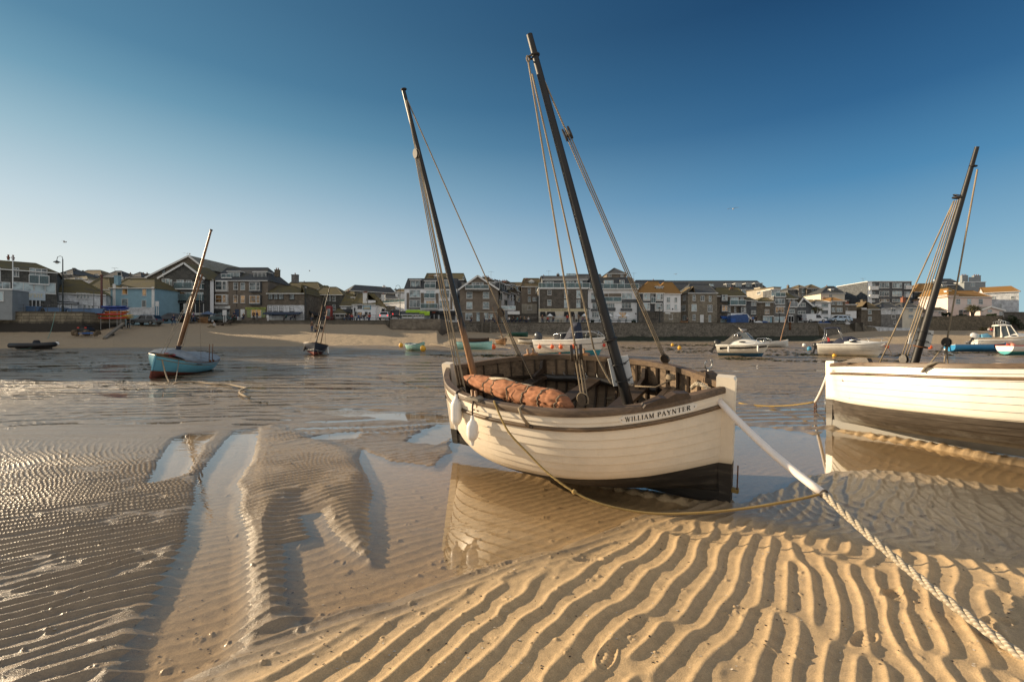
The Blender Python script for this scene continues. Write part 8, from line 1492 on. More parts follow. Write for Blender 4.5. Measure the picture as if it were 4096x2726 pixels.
# ---------------------------------------------------------------- vehicles
def car(p, rz, paint, lab, L=4.2, h=1.55, kind='hatch', w=1.78, lights=None):
    t = thing('parked_car' if kind != 'van' else 'parked_van', lab, 'car' if kind != 'van' else 'van', p, rz, 'vehicles parked along the seafront'); q = L/4.2
    low = [(-2.1,.45,.72),(-2.05,.36,.86),(-1.4,.30,.92),(1.2,.30,.90),(1.95,.36,.80),(2.1,.45,.66)]
    mb = MB(); mb.loft([[(x*q, -w/2*k, z0),(x*q, -w/2*k, z0+(z1-z0)*.6),(x*q, -w/2*k*.95, z1),(x*q, w/2*k*.95, z1),(x*q, w/2*k, z0+(z1-z0)*.6),(x*q, w/2*k, z0)] for x, z0, z1, k in [(a, b, c, .86 if i in (0, 5) else .97 if i in (1, 4) else 1) for i, (a, b, c) in enumerate(low)]]); mb.build('body', paint, t, 35)
    cab = {'hatch': [(-1.98,.84,.88),(-1.55,1.0,h-.08),(-.6,1.0,h),(.25,1.0,h-.05),(1.05,.93,.90)], 'saloon': [(-1.75,.88,.92),(-1.0,1.0,h-.08),(-.35,1.0,h),(.3,1.0,h-.06),(1.15,.92,.90)], 'van': [(-2.08,.95,.9),(-2.04,1,h-.03),(-.2,1,h),(.75,1.0,h-.08),(1.45,.92,.98)]}[kind]
    rg = [[(x*q, -w/2*.96, .86),(x*q, -w/2*.80 if z > 1 else -w/2*.95, max(.87, z-.07)),(x*q, -w/2*.68, max(.875, z)),(x*q, w/2*.68, max(.875, z)),(x*q, w/2*.80 if z > 1 else w/2*.95, max(.87, z-.07)),(x*q, w/2*.96, .86)] for x, k, z in cab]
    mb = MB(); mb.loft(rg); cb = mb.build('cabin', paint, t, 30)
    mb = MB()
    for sd in (-1, 1):
        for a, b in ((1, 2), (2, 3)) if kind != 'van' else ((2, 3),):
            x0, x1 = cab[a][0]*q+.08, cab[b][0]*q-.06; zt = min(cab[a][2], cab[b][2])-.12; mb.add([(x0-(.1 if a == 1 else 0), sd*w/2*.975, .93),(x1+(.35 if b == 3 else 0), sd*w/2*.975, .93),(x1, sd*w/2*.835, zt),(x0+.05, sd*w/2*.835, zt)], [(0,1,2,3)])
    A, B = cab[3], cab[4]; mb.add([(A[0]*q+.10, -w*.36, A[2]-.06),(B[0]*q-.03, -w*.42, .94),(B[0]*q-.03, w*.42, .94),(A[0]*q+.10, w*.36, A[2]-.06)], [(0,1,2,3)])
    if kind != 'van': A, B = cab[1], cab[0]; mb.add([(A[0]*q-.06, -w*.34, A[2]-.06),(B[0]*q+.03, -w*.40, .95),(B[0]*q+.03, w*.40, .95),(A[0]*q-.06, w*.34, A[2]-.06)], [(0,1,2,3)])
    mb.build('window_glass', M_smoke, cb, fix=False)
    for x in (-1.32*q, 1.28*q):
        for sd in (-1, 1):
            mb = MB(); mb.loft([[(x+.33*k*math.cos(a), sd*(w/2-.02)+o, .33+.33*k*math.sin(a)) for a in [2*math.pi*i/14 for i in range(14)]] for o, k in ((-.10,.9),(-.10,1),(.06,1),(.06,.9))]); wh = mb.build('wheel', M_black, t, 40); mb = MB(); mb.loft([[(x+.21*math.cos(a), sd*(w/2-.02)+o, .33+.21*math.sin(a)) for a in [2*math.pi*i/10 for i in range(10)]] for o in (-.12, .08)]); mb.build('rim', M_galv, wh, 40)
    for sd in (-1, 1):
        mb = MB(); mb.box(2.0*q, 2.09*q, sd*w*.33-.16, sd*w*.33+.16, .62, .74); mb.build('headlight', M_lampglass, t); mb = MB(); mb.box(-2.1*q, -2.02*q, sd*w*.38-.10, sd*w*.38+.10, .66, .88); mb.build('tail_light', lights or mat('tail_red', (.35,.02,.02), .4), t)
    return t
P_grey = mat('paint_grey', (.16,.17,.18), .3, .4, .1, 2, coat=.5); P_dark = mat('paint_dark', (.025,.03,.04), .3, .3, .1, 2, coat=.5); P_green = mat('paint_green', (.03,.06,.065), .3, .3, .1, 2, coat=.5); P_white = mat('paint_white', (.68,.70,.72), .35, 0, .1, 2, coat=.4); P_pol = mat('paint_pale_blue', (.42,.55,.68), .35, 0, .35, 1.2, coat=.4)
M_brake = mat('brake_light', (.9,.05,.04), .4, 0, 0, 1, emit=2)
def road(Zf, x, y, d=None): 
    p = Zf(x, y); return G(*p) if d is None else Wp(p[0], p[1], d)
car(road(Z1,1965,1138,72), math.pi, P_grey, 'grey crossover car parked beside the kayak rack', 4.5, 1.6)
car(road(Z2,420,1095,80), math.pi+.1, P_dark, 'dark car behind the varnished mast of the blue boat', 4.5, 1.5)
car(road(Z2,590,1095,81), .0, P_dark, 'black car with lit headlight before the gabled building', 4.4, 1.45, 'saloon')
car(road(Z2,1090,1098,83.5), math.pi, P_green, 'dark green saloon parked behind the two-post sign', 5.0, 1.5, 'saloon')
car(road(Z3,1610,805,88), math.pi/2+.2, P_white, 'white car with bright brake lights entering the lane', 4.2, 1.55, lights=M_brake)
car(road(Z3,1745,785,92), math.pi/2+.4, P_dark, 'black off-road car stopped in the lane beside the white car', 4.4, 1.75, lights=M_brake)
car(road(Z3,1600,748,98), math.pi/2, P_grey, 'silver car further up the lane above the white car', 4.2, 1.5)
car(road(Z3,950,772,95), 0, P_dark, 'dark car half hidden behind the inn\'s kiosk', 4.2, 1.5)
car(road(Z6,1025,855,97), 0, P_white, 'large white van beside the blue tarpaulin stall', 5.2, 2.2, 'van', 1.95)
car(road(Z6,2010,838,100), 0, P_white, 'small white van before the white three-storey house', 4.5, 1.85, 'van')
car(road(Z7,192,735,106), math.pi, P_pol, 'pale blue and white car at the end of the quay', 4.2, 1.5)
car(road(Z6,2330,832,104), math.pi, P_pol, 'pale car half hidden before the brown cafe house', 4.0, 1.5)
# covered stall with blue sheets
t = thing('market_stall', 'stall draped in blue tarpaulin on the quay beside the white van', 'stall', road(Z6,980,860,95.5)); M_tarp = mat('blue_tarp', (.02,.07,.22), .6, 0, .3, 2, .4, 5)
mb = MB(); mb.loft([[(-1.9,-.8,z),(-.6,-.95,z),(.6,-.8,z),(1.8,-.9,z),(1.8,.8,z),(-1.9,.8,z)] for z in (0, 1.2)]+[[(-1.7,-.7,1.75),(-.6,-.7,1.95),(.6,-.7,1.85),(1.6,-.7,2.0),(1.6,.7,2.0),(-1.7,.7,1.8)]]); mb.build('tarpaulin', M_tarp, t, 40); mb = MB(); mb.box(-2.0, -1.1, -1.3, -.97, 0, 1.2); mb.build('side_flap', M_blueaw, t)
# upturned dinghies and sheets on the quay edge at the right
for x, L, m_, lab in ((1262,2.6,M_benchw,'white upturned tender on the quay edge'),(1335,2.4,M_tarp,'blue sheeted tender on the quay edge')):
    t = thing('upturned_boat', lab, 'rowing boat', road(Z6, x, 866, 94.5)); mb = MB(); mb.loft([[Vector((L*(i/10-.5), .65*math.sin(math.pi*min(.97, max(.03, i/10)))**.6*math.cos(a), .75*math.sin(math.pi*min(.97, max(.03, i/10)))**.5*math.sin(a))) for a in [math.pi*j/8 for j in range(9)]] for i in range(11)], closed=False, cap=False); mb.build('hull', m_, t, True); mb = MB(); mb.box(-L*.42, L*.42, -.03, .03, .70, .76); mb.build('keel', M_grey, t)
def quad():
    g = G(345, 1343); t = thing('quad_bike', 'dark quad bike seen from behind with blue tow frame, on the dry sand', 'quad bike', g, .1); t.scale = (1.2,)*3; mb = MB(); sect(mb, [(-.55,.5,.4,.62,.95),(0,.5,.4,.62,1.0),(.55,.5,.4,.62,.95)]); o = mb.build('body', M_black, t, 40); o.rotation_euler = (0,0,math.pi/2)
    mb = MB(); mb.box(-.25,.25,-.5,.5,1.0,1.12); mb.build('seat', M_dcan, t); mb = MB(); mb.tube([(-.45,.5,1.25),(0,.45,1.15),(.45,.5,1.25)], .03, 6); mb.build('handlebar', M_black, t, True)
    mt = mat('muddy_tyre', (.16,.115,.07), .95, 0, .4, 6)
    for x in (-.62, .62):
        for y in (-.75, .75): mb = MB(); mb.loft([[(x+o, y+.34*k*math.cos(a), .34+.34*k*math.sin(a)) for a in [2*math.pi*i/14 for i in range(14)]] for o, k in ((-.17,.85),(-.13,1),(.13,1),(.17,.85))]); mb.build('wheel', mt, t, 40)
    for x in (-.38, .38): mb = MB(); mb.box(x-.1, x+.1, -.62, -.56, .85, .97); mb.build('tail_light', M_red, t)
    mb = MB(); mb.box(-.55,.55,-.6,.7,.5,.66); mb.build('chassis', M_black, t)
    tr = thing('boat_trolley', 'blue launching trolley frame with small wheels hitched behind the quad bike', 'trolley', g*(1-1.9/g.y)+Vector((0,0,g.z*1.9/g.y-.05)), .1); mbl = mat('trolley_blue', (.03,.13,.40), .5, 0, .2, 5); mb = MB(); mb.bar((-.95,0,.35),(.95,0,.35),.09,.09); mb.bar((-.5,-.3,.35),(-.5,.9,.5),.08,.08); mb.bar((.5,-.3,.35),(.5,.9,.5),.08,.08); mb.bar((-.5,.6,.46),(.5,.6,.46),.08,.08); mb.build('frame', mbl, tr)
    for x in (-1.15, 1.15): mb = MB(); mb.loft([[(x+o, .27*math.cos(a), .27+.27*math.sin(a)) for a in [2*math.pi*i/12 for i in range(12)]] for o in (-.14, .14)]); mb.build('wheel', mt, tr, 40)
quad()

def shade_hill():       # unseen hill west of the harbour, added and shaped to shade the beach
    V = []; nx, ny = 14, 16
    for i in range(nx):
        for j in range(ny):
            x = -240+(240-98)*i/(nx-1); y = 56+45*j/(ny-1); e = min(1, (nx-1-i)/2.5)*min(1, j/1.6)*min(1, (ny-1-j)/1.5); V.append((x-4*math.sin(j), y, 3+e*(33+3*math.sin(i*1.3+j*.8)+2*math.sin(j*2.1))))
    mb = MB(); mb.add(V, [(i*ny+j, (i+1)*ny+j, (i+1)*ny+j+1, i*ny+j+1) for i in range(nx-1) for j in range(ny-1)]); o = mb.build('hill', M_leafd0, None, True); tag(o, kind='structure')
M_leafd0 = mat('hill_scrub', (.07,.075,.035), .9, 0, .5, .3, .5, 2)
shade_hill()
# ---------------------------------------------------------------- people and a dog
SKIN = mat('skin', (.42,.24,.16), .6, 0, .1, 8); HAIR = [mat('hair_dark', (.03,.02,.014), .7), mat('hair_fair', (.36,.25,.12), .7), mat('hair_grey', (.25,.24,.23), .7)]
CL = {k: mat('cloth_'+k, c, .9, 0, .25, 8) for k, c in dict(black=(.016,.016,.018), navy=(.025,.035,.08), brown=(.14,.085,.05), white=(.62,.60,.57), red=(.42,.04,.03), blue=(.05,.14,.36), jeans=(.05,.08,.15), grey=(.20,.20,.20), teal=(.05,.20,.22), yellow=(.55,.40,.06), purple=(.12,.07,.16), khaki=(.22,.18,.11)).items()}
def skeleton(pose):
    """joints, radii and bones of one figure about 1.75 m tall facing -y"""
    J = {}; 
    def s(n, p, r, k): J[n] = (Vector(p), r, k)          # k: 0 skin 1 hair 2 top 3 legs 4 shoes
    if pose in ('stand', 'walk'):
        a = .22 if pose == 'walk' else .0; hip = .92
        s('pelvis',(0,0,hip),.15,3); s('waist',(0,0,1.08),.135,2); s('chest',(0,-.01,1.30),.165,2); s('neck',(0,-.01,1.47),.06,0); s('head',(0,-.03,1.60),.10,0); s('crown',(0,0,1.70),.085,1)
        for d, q in ((1,1),(-1,-1)):
            L = 'l' if d > 0 else 'r'; s(L+'sh',(d*.19,0,1.40),.07,2); s(L+'el',(d*.25,.02+a*.3*q,1.13),.05,2); s(L+'ha',(d*.24,-.10-a*.4*q*-1,.90),.04,0); s(L+'fi',(d*.235,-.12-a*.4*q*-1,.81),.03,0)
            s(L+'hp',(d*.10,0,.86),.11,3); s(L+'kn',(d*.11,-.03-a*.75*q,.48),.075,3); s(L+'an',(d*.11,.02-a*1.1*q,.09),.05,3); s(L+'to',(d*.12,-.16-a*1.1*q,.04),.045,4)
    elif pose == 'sit':        # on a seat .45 high
        s('pelvis',(0,.0,.55),.16,3); s('waist',(0,.01,.72),.14,2); s('chest',(0,-.02,.95),.165,2); s('neck',(0,-.04,1.12),.06,0); s('head',(0,-.07,1.25),.10,0); s('crown',(0,-.03,1.35),.085,1)
        for d in (1,-1):
            L = 'l' if d > 0 else 'r'; s(L+'sh',(d*.19,-.02,1.05),.07,2); s(L+'el',(d*.25,-.10,.80),.05,2); s(L+'ha',(d*.14,-.33,.76),.04,0); s(L+'fi',(d*.10,-.40,.77),.03,0)
            s(L+'hp',(d*.10,-.04,.54),.115,3); s(L+'kn',(d*.12,-.45,.50),.08,3); s(L+'an',(d*.12,-.42,.09),.05,3); s(L+'to',(d*.13,-.58,.04),.045,4)
    else:                      # on the ground, legs out
        s('pelvis',(0,.0,.16),.16,3); s('waist',(0,.05,.34),.14,2); s('chest',(0,.05,.57),.165,2); s('neck',(0,.0,.73),.06,0); s('head',(0,-.05,.86),.10,0); s('crown',(0,-.01,.96),.085,1)
        for d in (1,-1):
            L = 'l' if d > 0 else 'r'; s(L+'sh',(d*.19,.03,.67),.07,2); s(L+'el',(d*.27,-.06,.42),.05,2); s(L+'ha',(d*.16,-.30,.36),.04,0); s(L+'fi',(d*.12,-.38,.36),.03,0)
            s(L+'hp',(d*.10,-.05,.14),.11,3); s(L+'kn',(d*.15,-.44,.34 if d > 0 else .22),.075,3); s(L+'an',(d*.15,-.82,.08),.05,3); s(L+'to',(d*.16,-.92,.16),.045,4)
    B = [('pelvis','waist'),('waist','chest'),('chest','neck'),('neck','head'),('head','crown')]
    for L in 'lr': B += [('chest',L+'sh'),(L+'sh',L+'el'),(L+'el',L+'ha'),(L+'ha',L+'fi'),('pelvis',L+'hp'),(L+'hp',L+'kn'),(L+'kn',L+'an'),(L+'an',L+'to')]
    return J, B
def skinned(name, pts, bones, radii, kinds, mats, root=0, sub=1):
    me = bpy.data.meshes.new(name); me.from_pydata([tuple(p) for p in pts], bones, []); o = bpy.data.objects.new(name, me); COL.objects.link(o)
    mo = o.modifiers.new('s', 'SKIN'); mo.use_smooth_shade = True
    if not me.skin_vertices:
        b = bmesh.new(); b.from_mesh(me); b.verts.layers.skin.verify(); b.to_mesh(me); b.free()
    for i, v in enumerate(me.skin_vertices[0].data): v.radius = (radii[i],)*2; v.use_root = i == root
    if sub: o.modifiers.new('b', 'SUBSURF').levels = sub
    out = bpy.data.meshes.new_from_object(o.evaluated_get(bpy.context.evaluated_depsgraph_get())); bpy.data.objects.remove(o); bpy.data.meshes.remove(me)
    out.materials.clear(); [out.materials.append(m) for m in mats]
    P = np.array([tuple(p) for p in pts]); ends = [(np.array(pts[a]), np.array(pts[b]), kinds[a], kinds[b]) for a, b in bones]
    for f in out.polygons:
        c = np.array(f.center); best = 9
        for a, b, ka, kb in ends:
            t = max(0, min(1, (c-a)@(b-a)/max(1e-9, (b-a)@(b-a)))); d = np.linalg.norm(c-a-t*(b-a))
            if d < best: best = d; f.material_index = ka if t < .5 else kb
        f.use_smooth = True
    out.name = name; return out
BODY = {}
for pose in ('stand', 'walk', 'sit', 'ground'):
    J, B = skeleton(pose); nm = list(J); BODY[pose] = skinned('person', [J[n][0] for n in nm], [(nm.index(a), nm.index(b)) for a, b in B], [J[n][1] for n in nm], [J[n][2] for n in nm], [SKIN, HAIR[0], CL['black'], CL['jeans'], CL['black']])
def person(p, pose, top, legs, hair, lab, rz=0, h=1.75, group='people on the seafront'):
    me = BODY[pose].copy(); me.materials[1] = HAIR[hair]; me.materials[2] = CL[top]; me.materials[3] = CL[legs]; o = bpy.data.objects.new('person', me); COL.objects.link(o); o.location = p; o.rotation_euler = (0, 0, rz); o.scale = (h/1.75,)*3
    return tag(o, lab, 'person', group)
def gz(Zf, x, y): return G(*Zf(x, y))
person(gz(Z3,632,966), 'stand', 'brown', 'jeans', 0, 'person in brown jacket and jeans standing on the sand by a seated companion', .9, 1.85, None)
person(gz(Z3,680,966), 'ground', 'khaki', 'jeans', 1, 'fair-haired person sitting on the sand beside a dark dog', .6, 1.8, None)
person(gz(Z2,1000,1178), 'ground', 'white', 'khaki', 1, 'person in pale top sitting on the sand before the ramp beam', -1.3, 1.9, None)
person(gz(Z1,1728,1185), 'stand', 'black', 'black', 0, 'person all in black holding something white by the kayak rack', .4, 1.7, None)
person(gz(Z2,452,1145), 'walk', 'navy', 'jeans', 0, 'person in navy walking past the grey crossover car', 1.2, 1.85, None)
person(road(Z2,682,1098,79), 'walk', 'black', 'black', 0, 'person in black walking before the gabled building', -1.2, 1.85); person(road(Z2,722,1098,79.3), 'walk', 'purple', 'jeans', 2, 'person in purple top walking just behind the one in black', -1.2, 1.75)
person(road(Z2,1395,1078,86.9), 'sit', 'black', 'navy', 0, 'person in black sitting outside the ice cream kiosk\'s white door', .2); person(road(Z2,1530,1078,88), 'stand', 'brown', 'black', 0, 'person standing in the lit doorway of the ice cream kiosk', .1); person(road(Z2,1575,1078,87.6), 'stand', 'navy', 'grey', 2, 'person in navy queuing at the ice cream kiosk', 2.8)
person(road(Z2,1272,1078,86.9), 'stand', 'navy', 'black', 0, 'person in dark coat before the hotel\'s navy door', 1)
person(road(Z2,2082,1078,86.9), 'sit', 'navy', 'black', 0, 'person in navy sitting at the right end of the navy awning', .5); person(road(Z2,1965,1078,86.9), 'sit', 'teal', 'black', 1, 'person in teal sitting under the navy awning', -.4); person(road(Z2,2055,1078,87), 'sit', 'grey', 'navy', 2, 'person in grey sitting beside the one in navy under the awning', -.6)
for x, top, hair, lab, ps in ((640,'khaki',1,'person in khaki sitting behind the low wall under the shop\'s side wing','sit'),(805,'black',0,'person in black standing behind the low wall near the phone box','stand'),(1100,'black',0,'person in black at the inn\'s left table','sit'),(1140,'navy',1,'fair-haired person at the inn\'s left table','sit'),(1168,'red',0,'person in red sitting at the inn\'s canopy','sit'),(1262,'blue',2,'person in blue at the inn\'s middle table','sit'),(1300,'grey',0,'person in grey at the inn\'s middle table','sit'),(1332,'black',0,'person in black before the inn\'s menu board','sit'),(1378,'white',1,'person in white at the inn\'s right table','sit'),(1408,'red',0,'person in red at the inn\'s right corner','sit')): person(road(Z3,x,815,87.3), ps, top, 'jeans', hair, lab, random.uniform(-1, 1))
for x, top, hair, lab, ps in ((1095,'black',0,'person in black sitting on the quay below the brown gabled house','sit'),(1270,'grey',0,'person in grey standing before the brown gabled house','stand'),(1348,'white',1,'person in white sitting on the quay bench','sit'),(1385,'black',0,'person in black sitting right of the one in white on the quay bench','sit'),(1605,'white',1,'person in white at the first teal table','sit'),(1665,'black',0,'person in black between the first two teal tables','sit'),(1715,'teal',2,'person in teal at the second teal table','sit'),(1760,'black',0,'person in black at the third teal table','sit'),(1805,'khaki',1,'person in khaki at the third teal table','sit'),(1865,'white',0,'person in white at the bank by the seafood bar','sit'),(2050,'brown',0,'person in brown outside the seafood bar\'s corner','stand')): person(road(Z4,x,845,92.9), ps, top, 'navy', hair, lab, random.uniform(-1.5, 1.5))
for x, top, hair, lab, ps in ((440,'red',0,'person in dark red under the first white parasol','sit'),(515,'black',1,'fair-haired person under the first white parasol','sit'),(705,'red',2,'person in red before the seafood bar\'s third awning','stand'),(795,'black',0,'person in black beside the seafood bar\'s menu board','stand'),(860,'brown',0,'person in brown in the seafood bar\'s right doorway','stand'),(915,'purple',1,'person in purple under the second white parasol','sit'),(965,'red',0,'person in red at the end of the seafood bar terrace','sit')): person(road(Z5,x,845,93.2), ps, top, 'navy', hair, lab, random.uniform(-1.5, 1.5))
for x, top, hair, lab, ps in ((300,'black',0,'person in black sitting before the rubble-stone house','sit'),(1150,'white',0,'person in white standing on the quay right of the white van','stand'),(1182,'blue',1,'person in bright blue on the quay right of the white van','stand'),(1225,'black',0,'person in black with yellow hat height standing on the quay edge','stand'),(1635,'navy',0,'person in navy before the tall grey house','stand')): person(road(Z6,x,860,95), ps, top, 'black', hair, lab.replace(' with yellow hat height',''), random.uniform(-1, 1))
for x, y, top, hair, lab in ((1970,850,'red',0,'person in red sitting on the sand beneath the garden wall'),(2085,848,'brown',1,'bare-armed person sitting on the sand right of the one in red'),(1945,846,'white',2,'person in white sitting on the sand left of the one in red')): person(gz(Z7,x,y), 'ground', top, 'jeans', hair, lab, -.6, 1.8)
person(gz(Z7,978,1000), 'stand', 'navy', 'navy', 0, 'distant child standing on the flat behind the leaning mast\'s ropes', 0, 1.1, None)
def dog():
    pts = [(0,-.28,.42),(0,-.10,.40),(0,.12,.42),(0,.30,.43),(0,-.38,.56),(0,-.52,.60),(0,-.66,.55),(0,.44,.46),(0,.56,.36)]; R = [.12,.13,.115,.10,.08,.075,.04,.03,.02]; E_ = [(0,1),(1,2),(2,3),(0,4),(4,5),(5,6),(3,7),(7,8)]
    for sx in (-1, 1):
        n = len(pts); pts += [(sx*.09,-.24,.32),(sx*.09,-.22,.18),(sx*.09,-.25,.03)]; R += [.06,.035,.03]; E_ += [(0,n),(n,n+1),(n+1,n+2)]
        n = len(pts); pts += [(sx*.09,.26,.32),(sx*.09,.22,.24),(sx*.09,.34,.15),(sx*.09,.30,.03)]; R += [.075,.05,.03,.03]; E_ += [(3,n),(n,n+1),(n+1,n+2),(n+2,n+3)]
        n = len(pts); pts += [(sx*.06,-.47,.69)]; R += [.025]; E_ += [(5,n)]
    me = skinned('dog', [Vector(p) for p in pts], E_, R, [0]*len(pts), [mat('dog_coat', (.02,.017,.014), .8, 0, .3, 10)]); o = bpy.data.objects.new('dog', me); COL.objects.link(o); o.location = gz(Z3,742,962); o.rotation_euler = (0,0,-1.9); o.scale = (1.6,)*3; tag(o, 'dark dog standing beside the person sitting on the sand', 'dog')
dog()
# ---------------------------------------------------------------- plants
M_leafd = mat('leaf_dark', (.03,.045,.016), .8, 0, .5, 2); M_leafl = mat('leaf_light', (.10,.13,.03), .7, 0, .5, 2); M_frond = mat('palm_frond', (.12,.11,.045), .7, 0, .5, 3); M_trunk = woodm('palm_trunk', (.06,.045,.03), (.15,.12,.08), .9, 2)
def palm(px, py, ytop, d, lab, heads, dry=.4):
    p = Wp(px, py, d); h = Wp(px, ytop, d).z-p.z; t = thing('palm_tree', lab, 'palm tree', p); r = random.Random(px)
    for hx, hz in heads:
        mb = MB(); mb.tube([(0,0,-1),(hx*.3,0,h*.3),(hx,0,h*hz)], [.2,.14,.10], 8); mb.build('trunk', M_trunk, t, True); mb = MB()
        for i in range(70):
            a = r.uniform(0, 6.28); el = r.uniform(-.9, 1.4); L = r.uniform(.8, 1.25); d0 = Vector((math.cos(a)*math.cos(el), math.sin(a)*math.cos(el), math.sin(el))); c = Vector((hx,0,h*hz)); s = d0.orthogonal().normalized()*.05; q = [c, c+d0*L*.5+Vector((0,0,-.05)), c+d0*L+Vector((0,0,-.28*L))]
            mb.add([q[0]-s*.5, q[0]+s*.5, q[1]+s, q[1]-s, q[2]], [(0,1,2,3),(3,2,4)])
        mb.build('crown', M_frond, t, fix=False)
palm(*Z7(1745,655), Z7(0,548)[1], 111.5, 'many-headed cordyline palm in the pink house garden', ((-.9,.9),(0,1.0),(.9,.92),(1.5,.75),(-.4,.7)))
palm(*Z6(2025,800), Z6(0,640)[1], 104, 'shaggy dark palm between the little gabled house and the white house', ((-.4,.95),(.3,1.0),(.9,.85)))
def bush(Zf, x, y, w, h, d, lab, m_, n=900, name='bush', cat='bush', top=True):
    c = Wp(*Zf(x, y), d); s = 796/2356/FP*d if Zf is Z7 else 700/2356/FP*d; W__, H__ = w*s/2, h*s; t = thing(name, lab, cat, c); r = random.Random(int(x)); mb = MB(); cl = [(r.uniform(-.8,.8), r.uniform(-.5,.5), r.uniform(.25,.85), r.uniform(.25,.5)) for _ in range(9)]
    for i in range(n):
        a, b, z, q = r.choice(cl); v = Vector((r.gauss(0,1), r.gauss(0,1), r.gauss(0,1))).normalized()*q*r.uniform(.6,1); p = Vector(((a+v.x*.6)*W__, (b+v.y)*W__*.5, max(.02, (z+v.z*.5))*H__*.85)); u = Vector((r.gauss(0,1), r.gauss(0,1), r.gauss(0,1))).normalized()*.16; w2 = u.orthogonal().normalized()*.10; mb.add([p-u, p+w2, p+u, p-w2], [(0,1,2,3)])
    mb.build('foliage', m_, t, fix=False); mb = MB(); mb.tube([(0,0,-.3),(0,0,H__*.5)], .08, 6); mb.build('stem', M_trunk, t)
bush(Z7, 1440, 672, 140, 62, 110.8, 'rounded dark green hedge bush on top of the garden wall', M_leafd); bush(Z7, 1975, 672, 155, 58, 110.8, 'bright yellow-green bush before the tiny pink cottage', M_leafl); bush(Z7, 1620, 665, 110, 26, 110.8, 'low dark planting along the garden wall', M_leafd, 500)
bush(Z7, 1280, 680, 90, 28, 110.8, 'low dark shrub at the left end of the garden wall', M_leafd, 400); bush(Z5, 1040, 845, 60, 46, 93.5, 'potted shrub left of the white hotel\'s parasols', M_leafd, 300); bush(Z5, 1600, 845, 55, 46, 93.5, 'potted shrub right of the white hotel\'s parasols', M_leafd, 300); bush(Z7, 2220, 830, 240, 215, 109, 'tall dark ivy mass on the shaded wall at the right edge', M_leafd, 1500, 'ivy', 'ivy'); bush(Z7, 1870, 850, 120, 75, 108, 'sunlit tuft of dry grass and shrub beneath the garden wall', mat('dry_shrub', (.20,.16,.07), .8, 0, .4, 2), 700)
bush(Z7, 1990, 830, 90, 40, 108.5, 'small grey parasol-shaped shrub over the seated beach group', M_leafd, 400)
# aerials
def aerial(Zf, x, y0, y1, d, lab):
    p = Wp(*Zf(x, y1), d); h = Wp(*Zf(x, y0), d).z-p.z; t = thing('tv_aerial', lab, 'aerial', p); mb = MB(); mb.tube([(0,0,-1.5),(0,0,h)], .025, 5); mb.build('mast_pole', M_railg, t); mb = MB(); mb.tube([(-.7,0,h*.9),(.7,0,h*.9)], .018, 4); [mb.tube([(q,-.3,h*.9),(q,.3,h*.9)], .012, 4) for q in (-.6,-.35,-.1,.15,.4,.65)]; mb.build('aerial_boom', M_railg, t)
aerial(Z1, 1545, 372, 420, 108, 'television aerial on the left skyline above the slate roof'); aerial(Z4, 1360, 145, 290, 118, 'tall thin aerial behind the brown gabled house'); aerial(Z7, 450, 212, 262, 128, 'television aerial on the white end of the hilltop flats'); aerial(Z5, 1600, 170, 230, 120, 'television aerial beside the twin white chimneys'); aerial(Z5, 455, 140, 215, 118, 'television aerial above the seafood bar roof')
# ---------------------------------------------------------------- telephone box, moorings, weed and litter on the flats
p = road(Z3, 868, 790, 89); t = thing('telephone_box', 'red telephone box left of the inn\'s kiosk', 'telephone box', p); mb = MB(); mb.box(-.45,.45,-.45,.45,0,2.2); mb.loft([[(-.5*k,-.5*k,z),(.5*k,-.5*k,z),(.5*k,.5*k,z),(-.5*k,.5*k,z)] for z, k in ((2.201,1),(2.35,1),(2.5,.7))]); mb.build('cabinet', mat('phone_red', (.28,.03,.025), .5, 0, .2, 3), t); mb = MB(); mb.box(-.33,.33,-.47,-.451,.5,1.95); mb.build('glazing', M_gl, t)
def mooring(a, b, lab, s=.3, m_=None, r=.03):
    t = thing('mooring_line', lab, 'rope', a); mb = MB(); mb.tube([q-Vector(a) for q in sag(a, b, s, 14)], r, 5); mb.build('line', m_ or M_bldr, t, True)
mooring(Wp(*Z1(130,960), 64.3), G(*Z1(-60,1170)), 'rope slanting down the granite wall at the far left', .2); mooring(Wp(*Z1(745,965), 64.8), G(*Z1(640,1330)), 'greenish rope hanging down the granite wall towards the sand', .5, mat('green_cord', (.15,.3,.25)))
mooring(Wp(*Z4(1125,860), 91.2), G(*Z4(1230,975)), 'drooping rope left of the quay steps', .4); mooring(Wp(*Z4(1230,860), 91.2), G(*Z4(1400,985)), 'drooping rope across the quay steps', .5); mooring(Wp(*Z4(1430,940), 90.8), G(*Z4(1640,1130)), 'long rope from the quay wall to the brown dinghy', .4); mooring(Wp(*Z6(900,870), 92.4), Wp(*Z6(1290,880), 92.4), 'chain looping along the top of the quay wall', .9, M_iron, .05)
mooring(G(*T(880,870)), G(*T(1040,905)), 'thin chain lying on the wet sand behind the middle lugger\'s stern', -.01, M_roped, .02); mooring(G(*Z4(540,1130)), G(*Z4(860,1180)), 'pale line lying across the flats before the mint boats', -.03, M_rope, .03); mooring(G(*Z4(1340,1155)), G(*Z4(1640,1185)), 'pale line trailing from the long mint boat past the orange buoy', -.03, M_rope, .03)
for x, y, lab in ((1660,860,'square iron ladder post on the quay wall right of the speedboat'),): post('ladder_post', lab, Z6(1682,0)[0], Z6(0,850)[1], Z6(0,940)[1], 91.5, .22, M_rust, 'post')
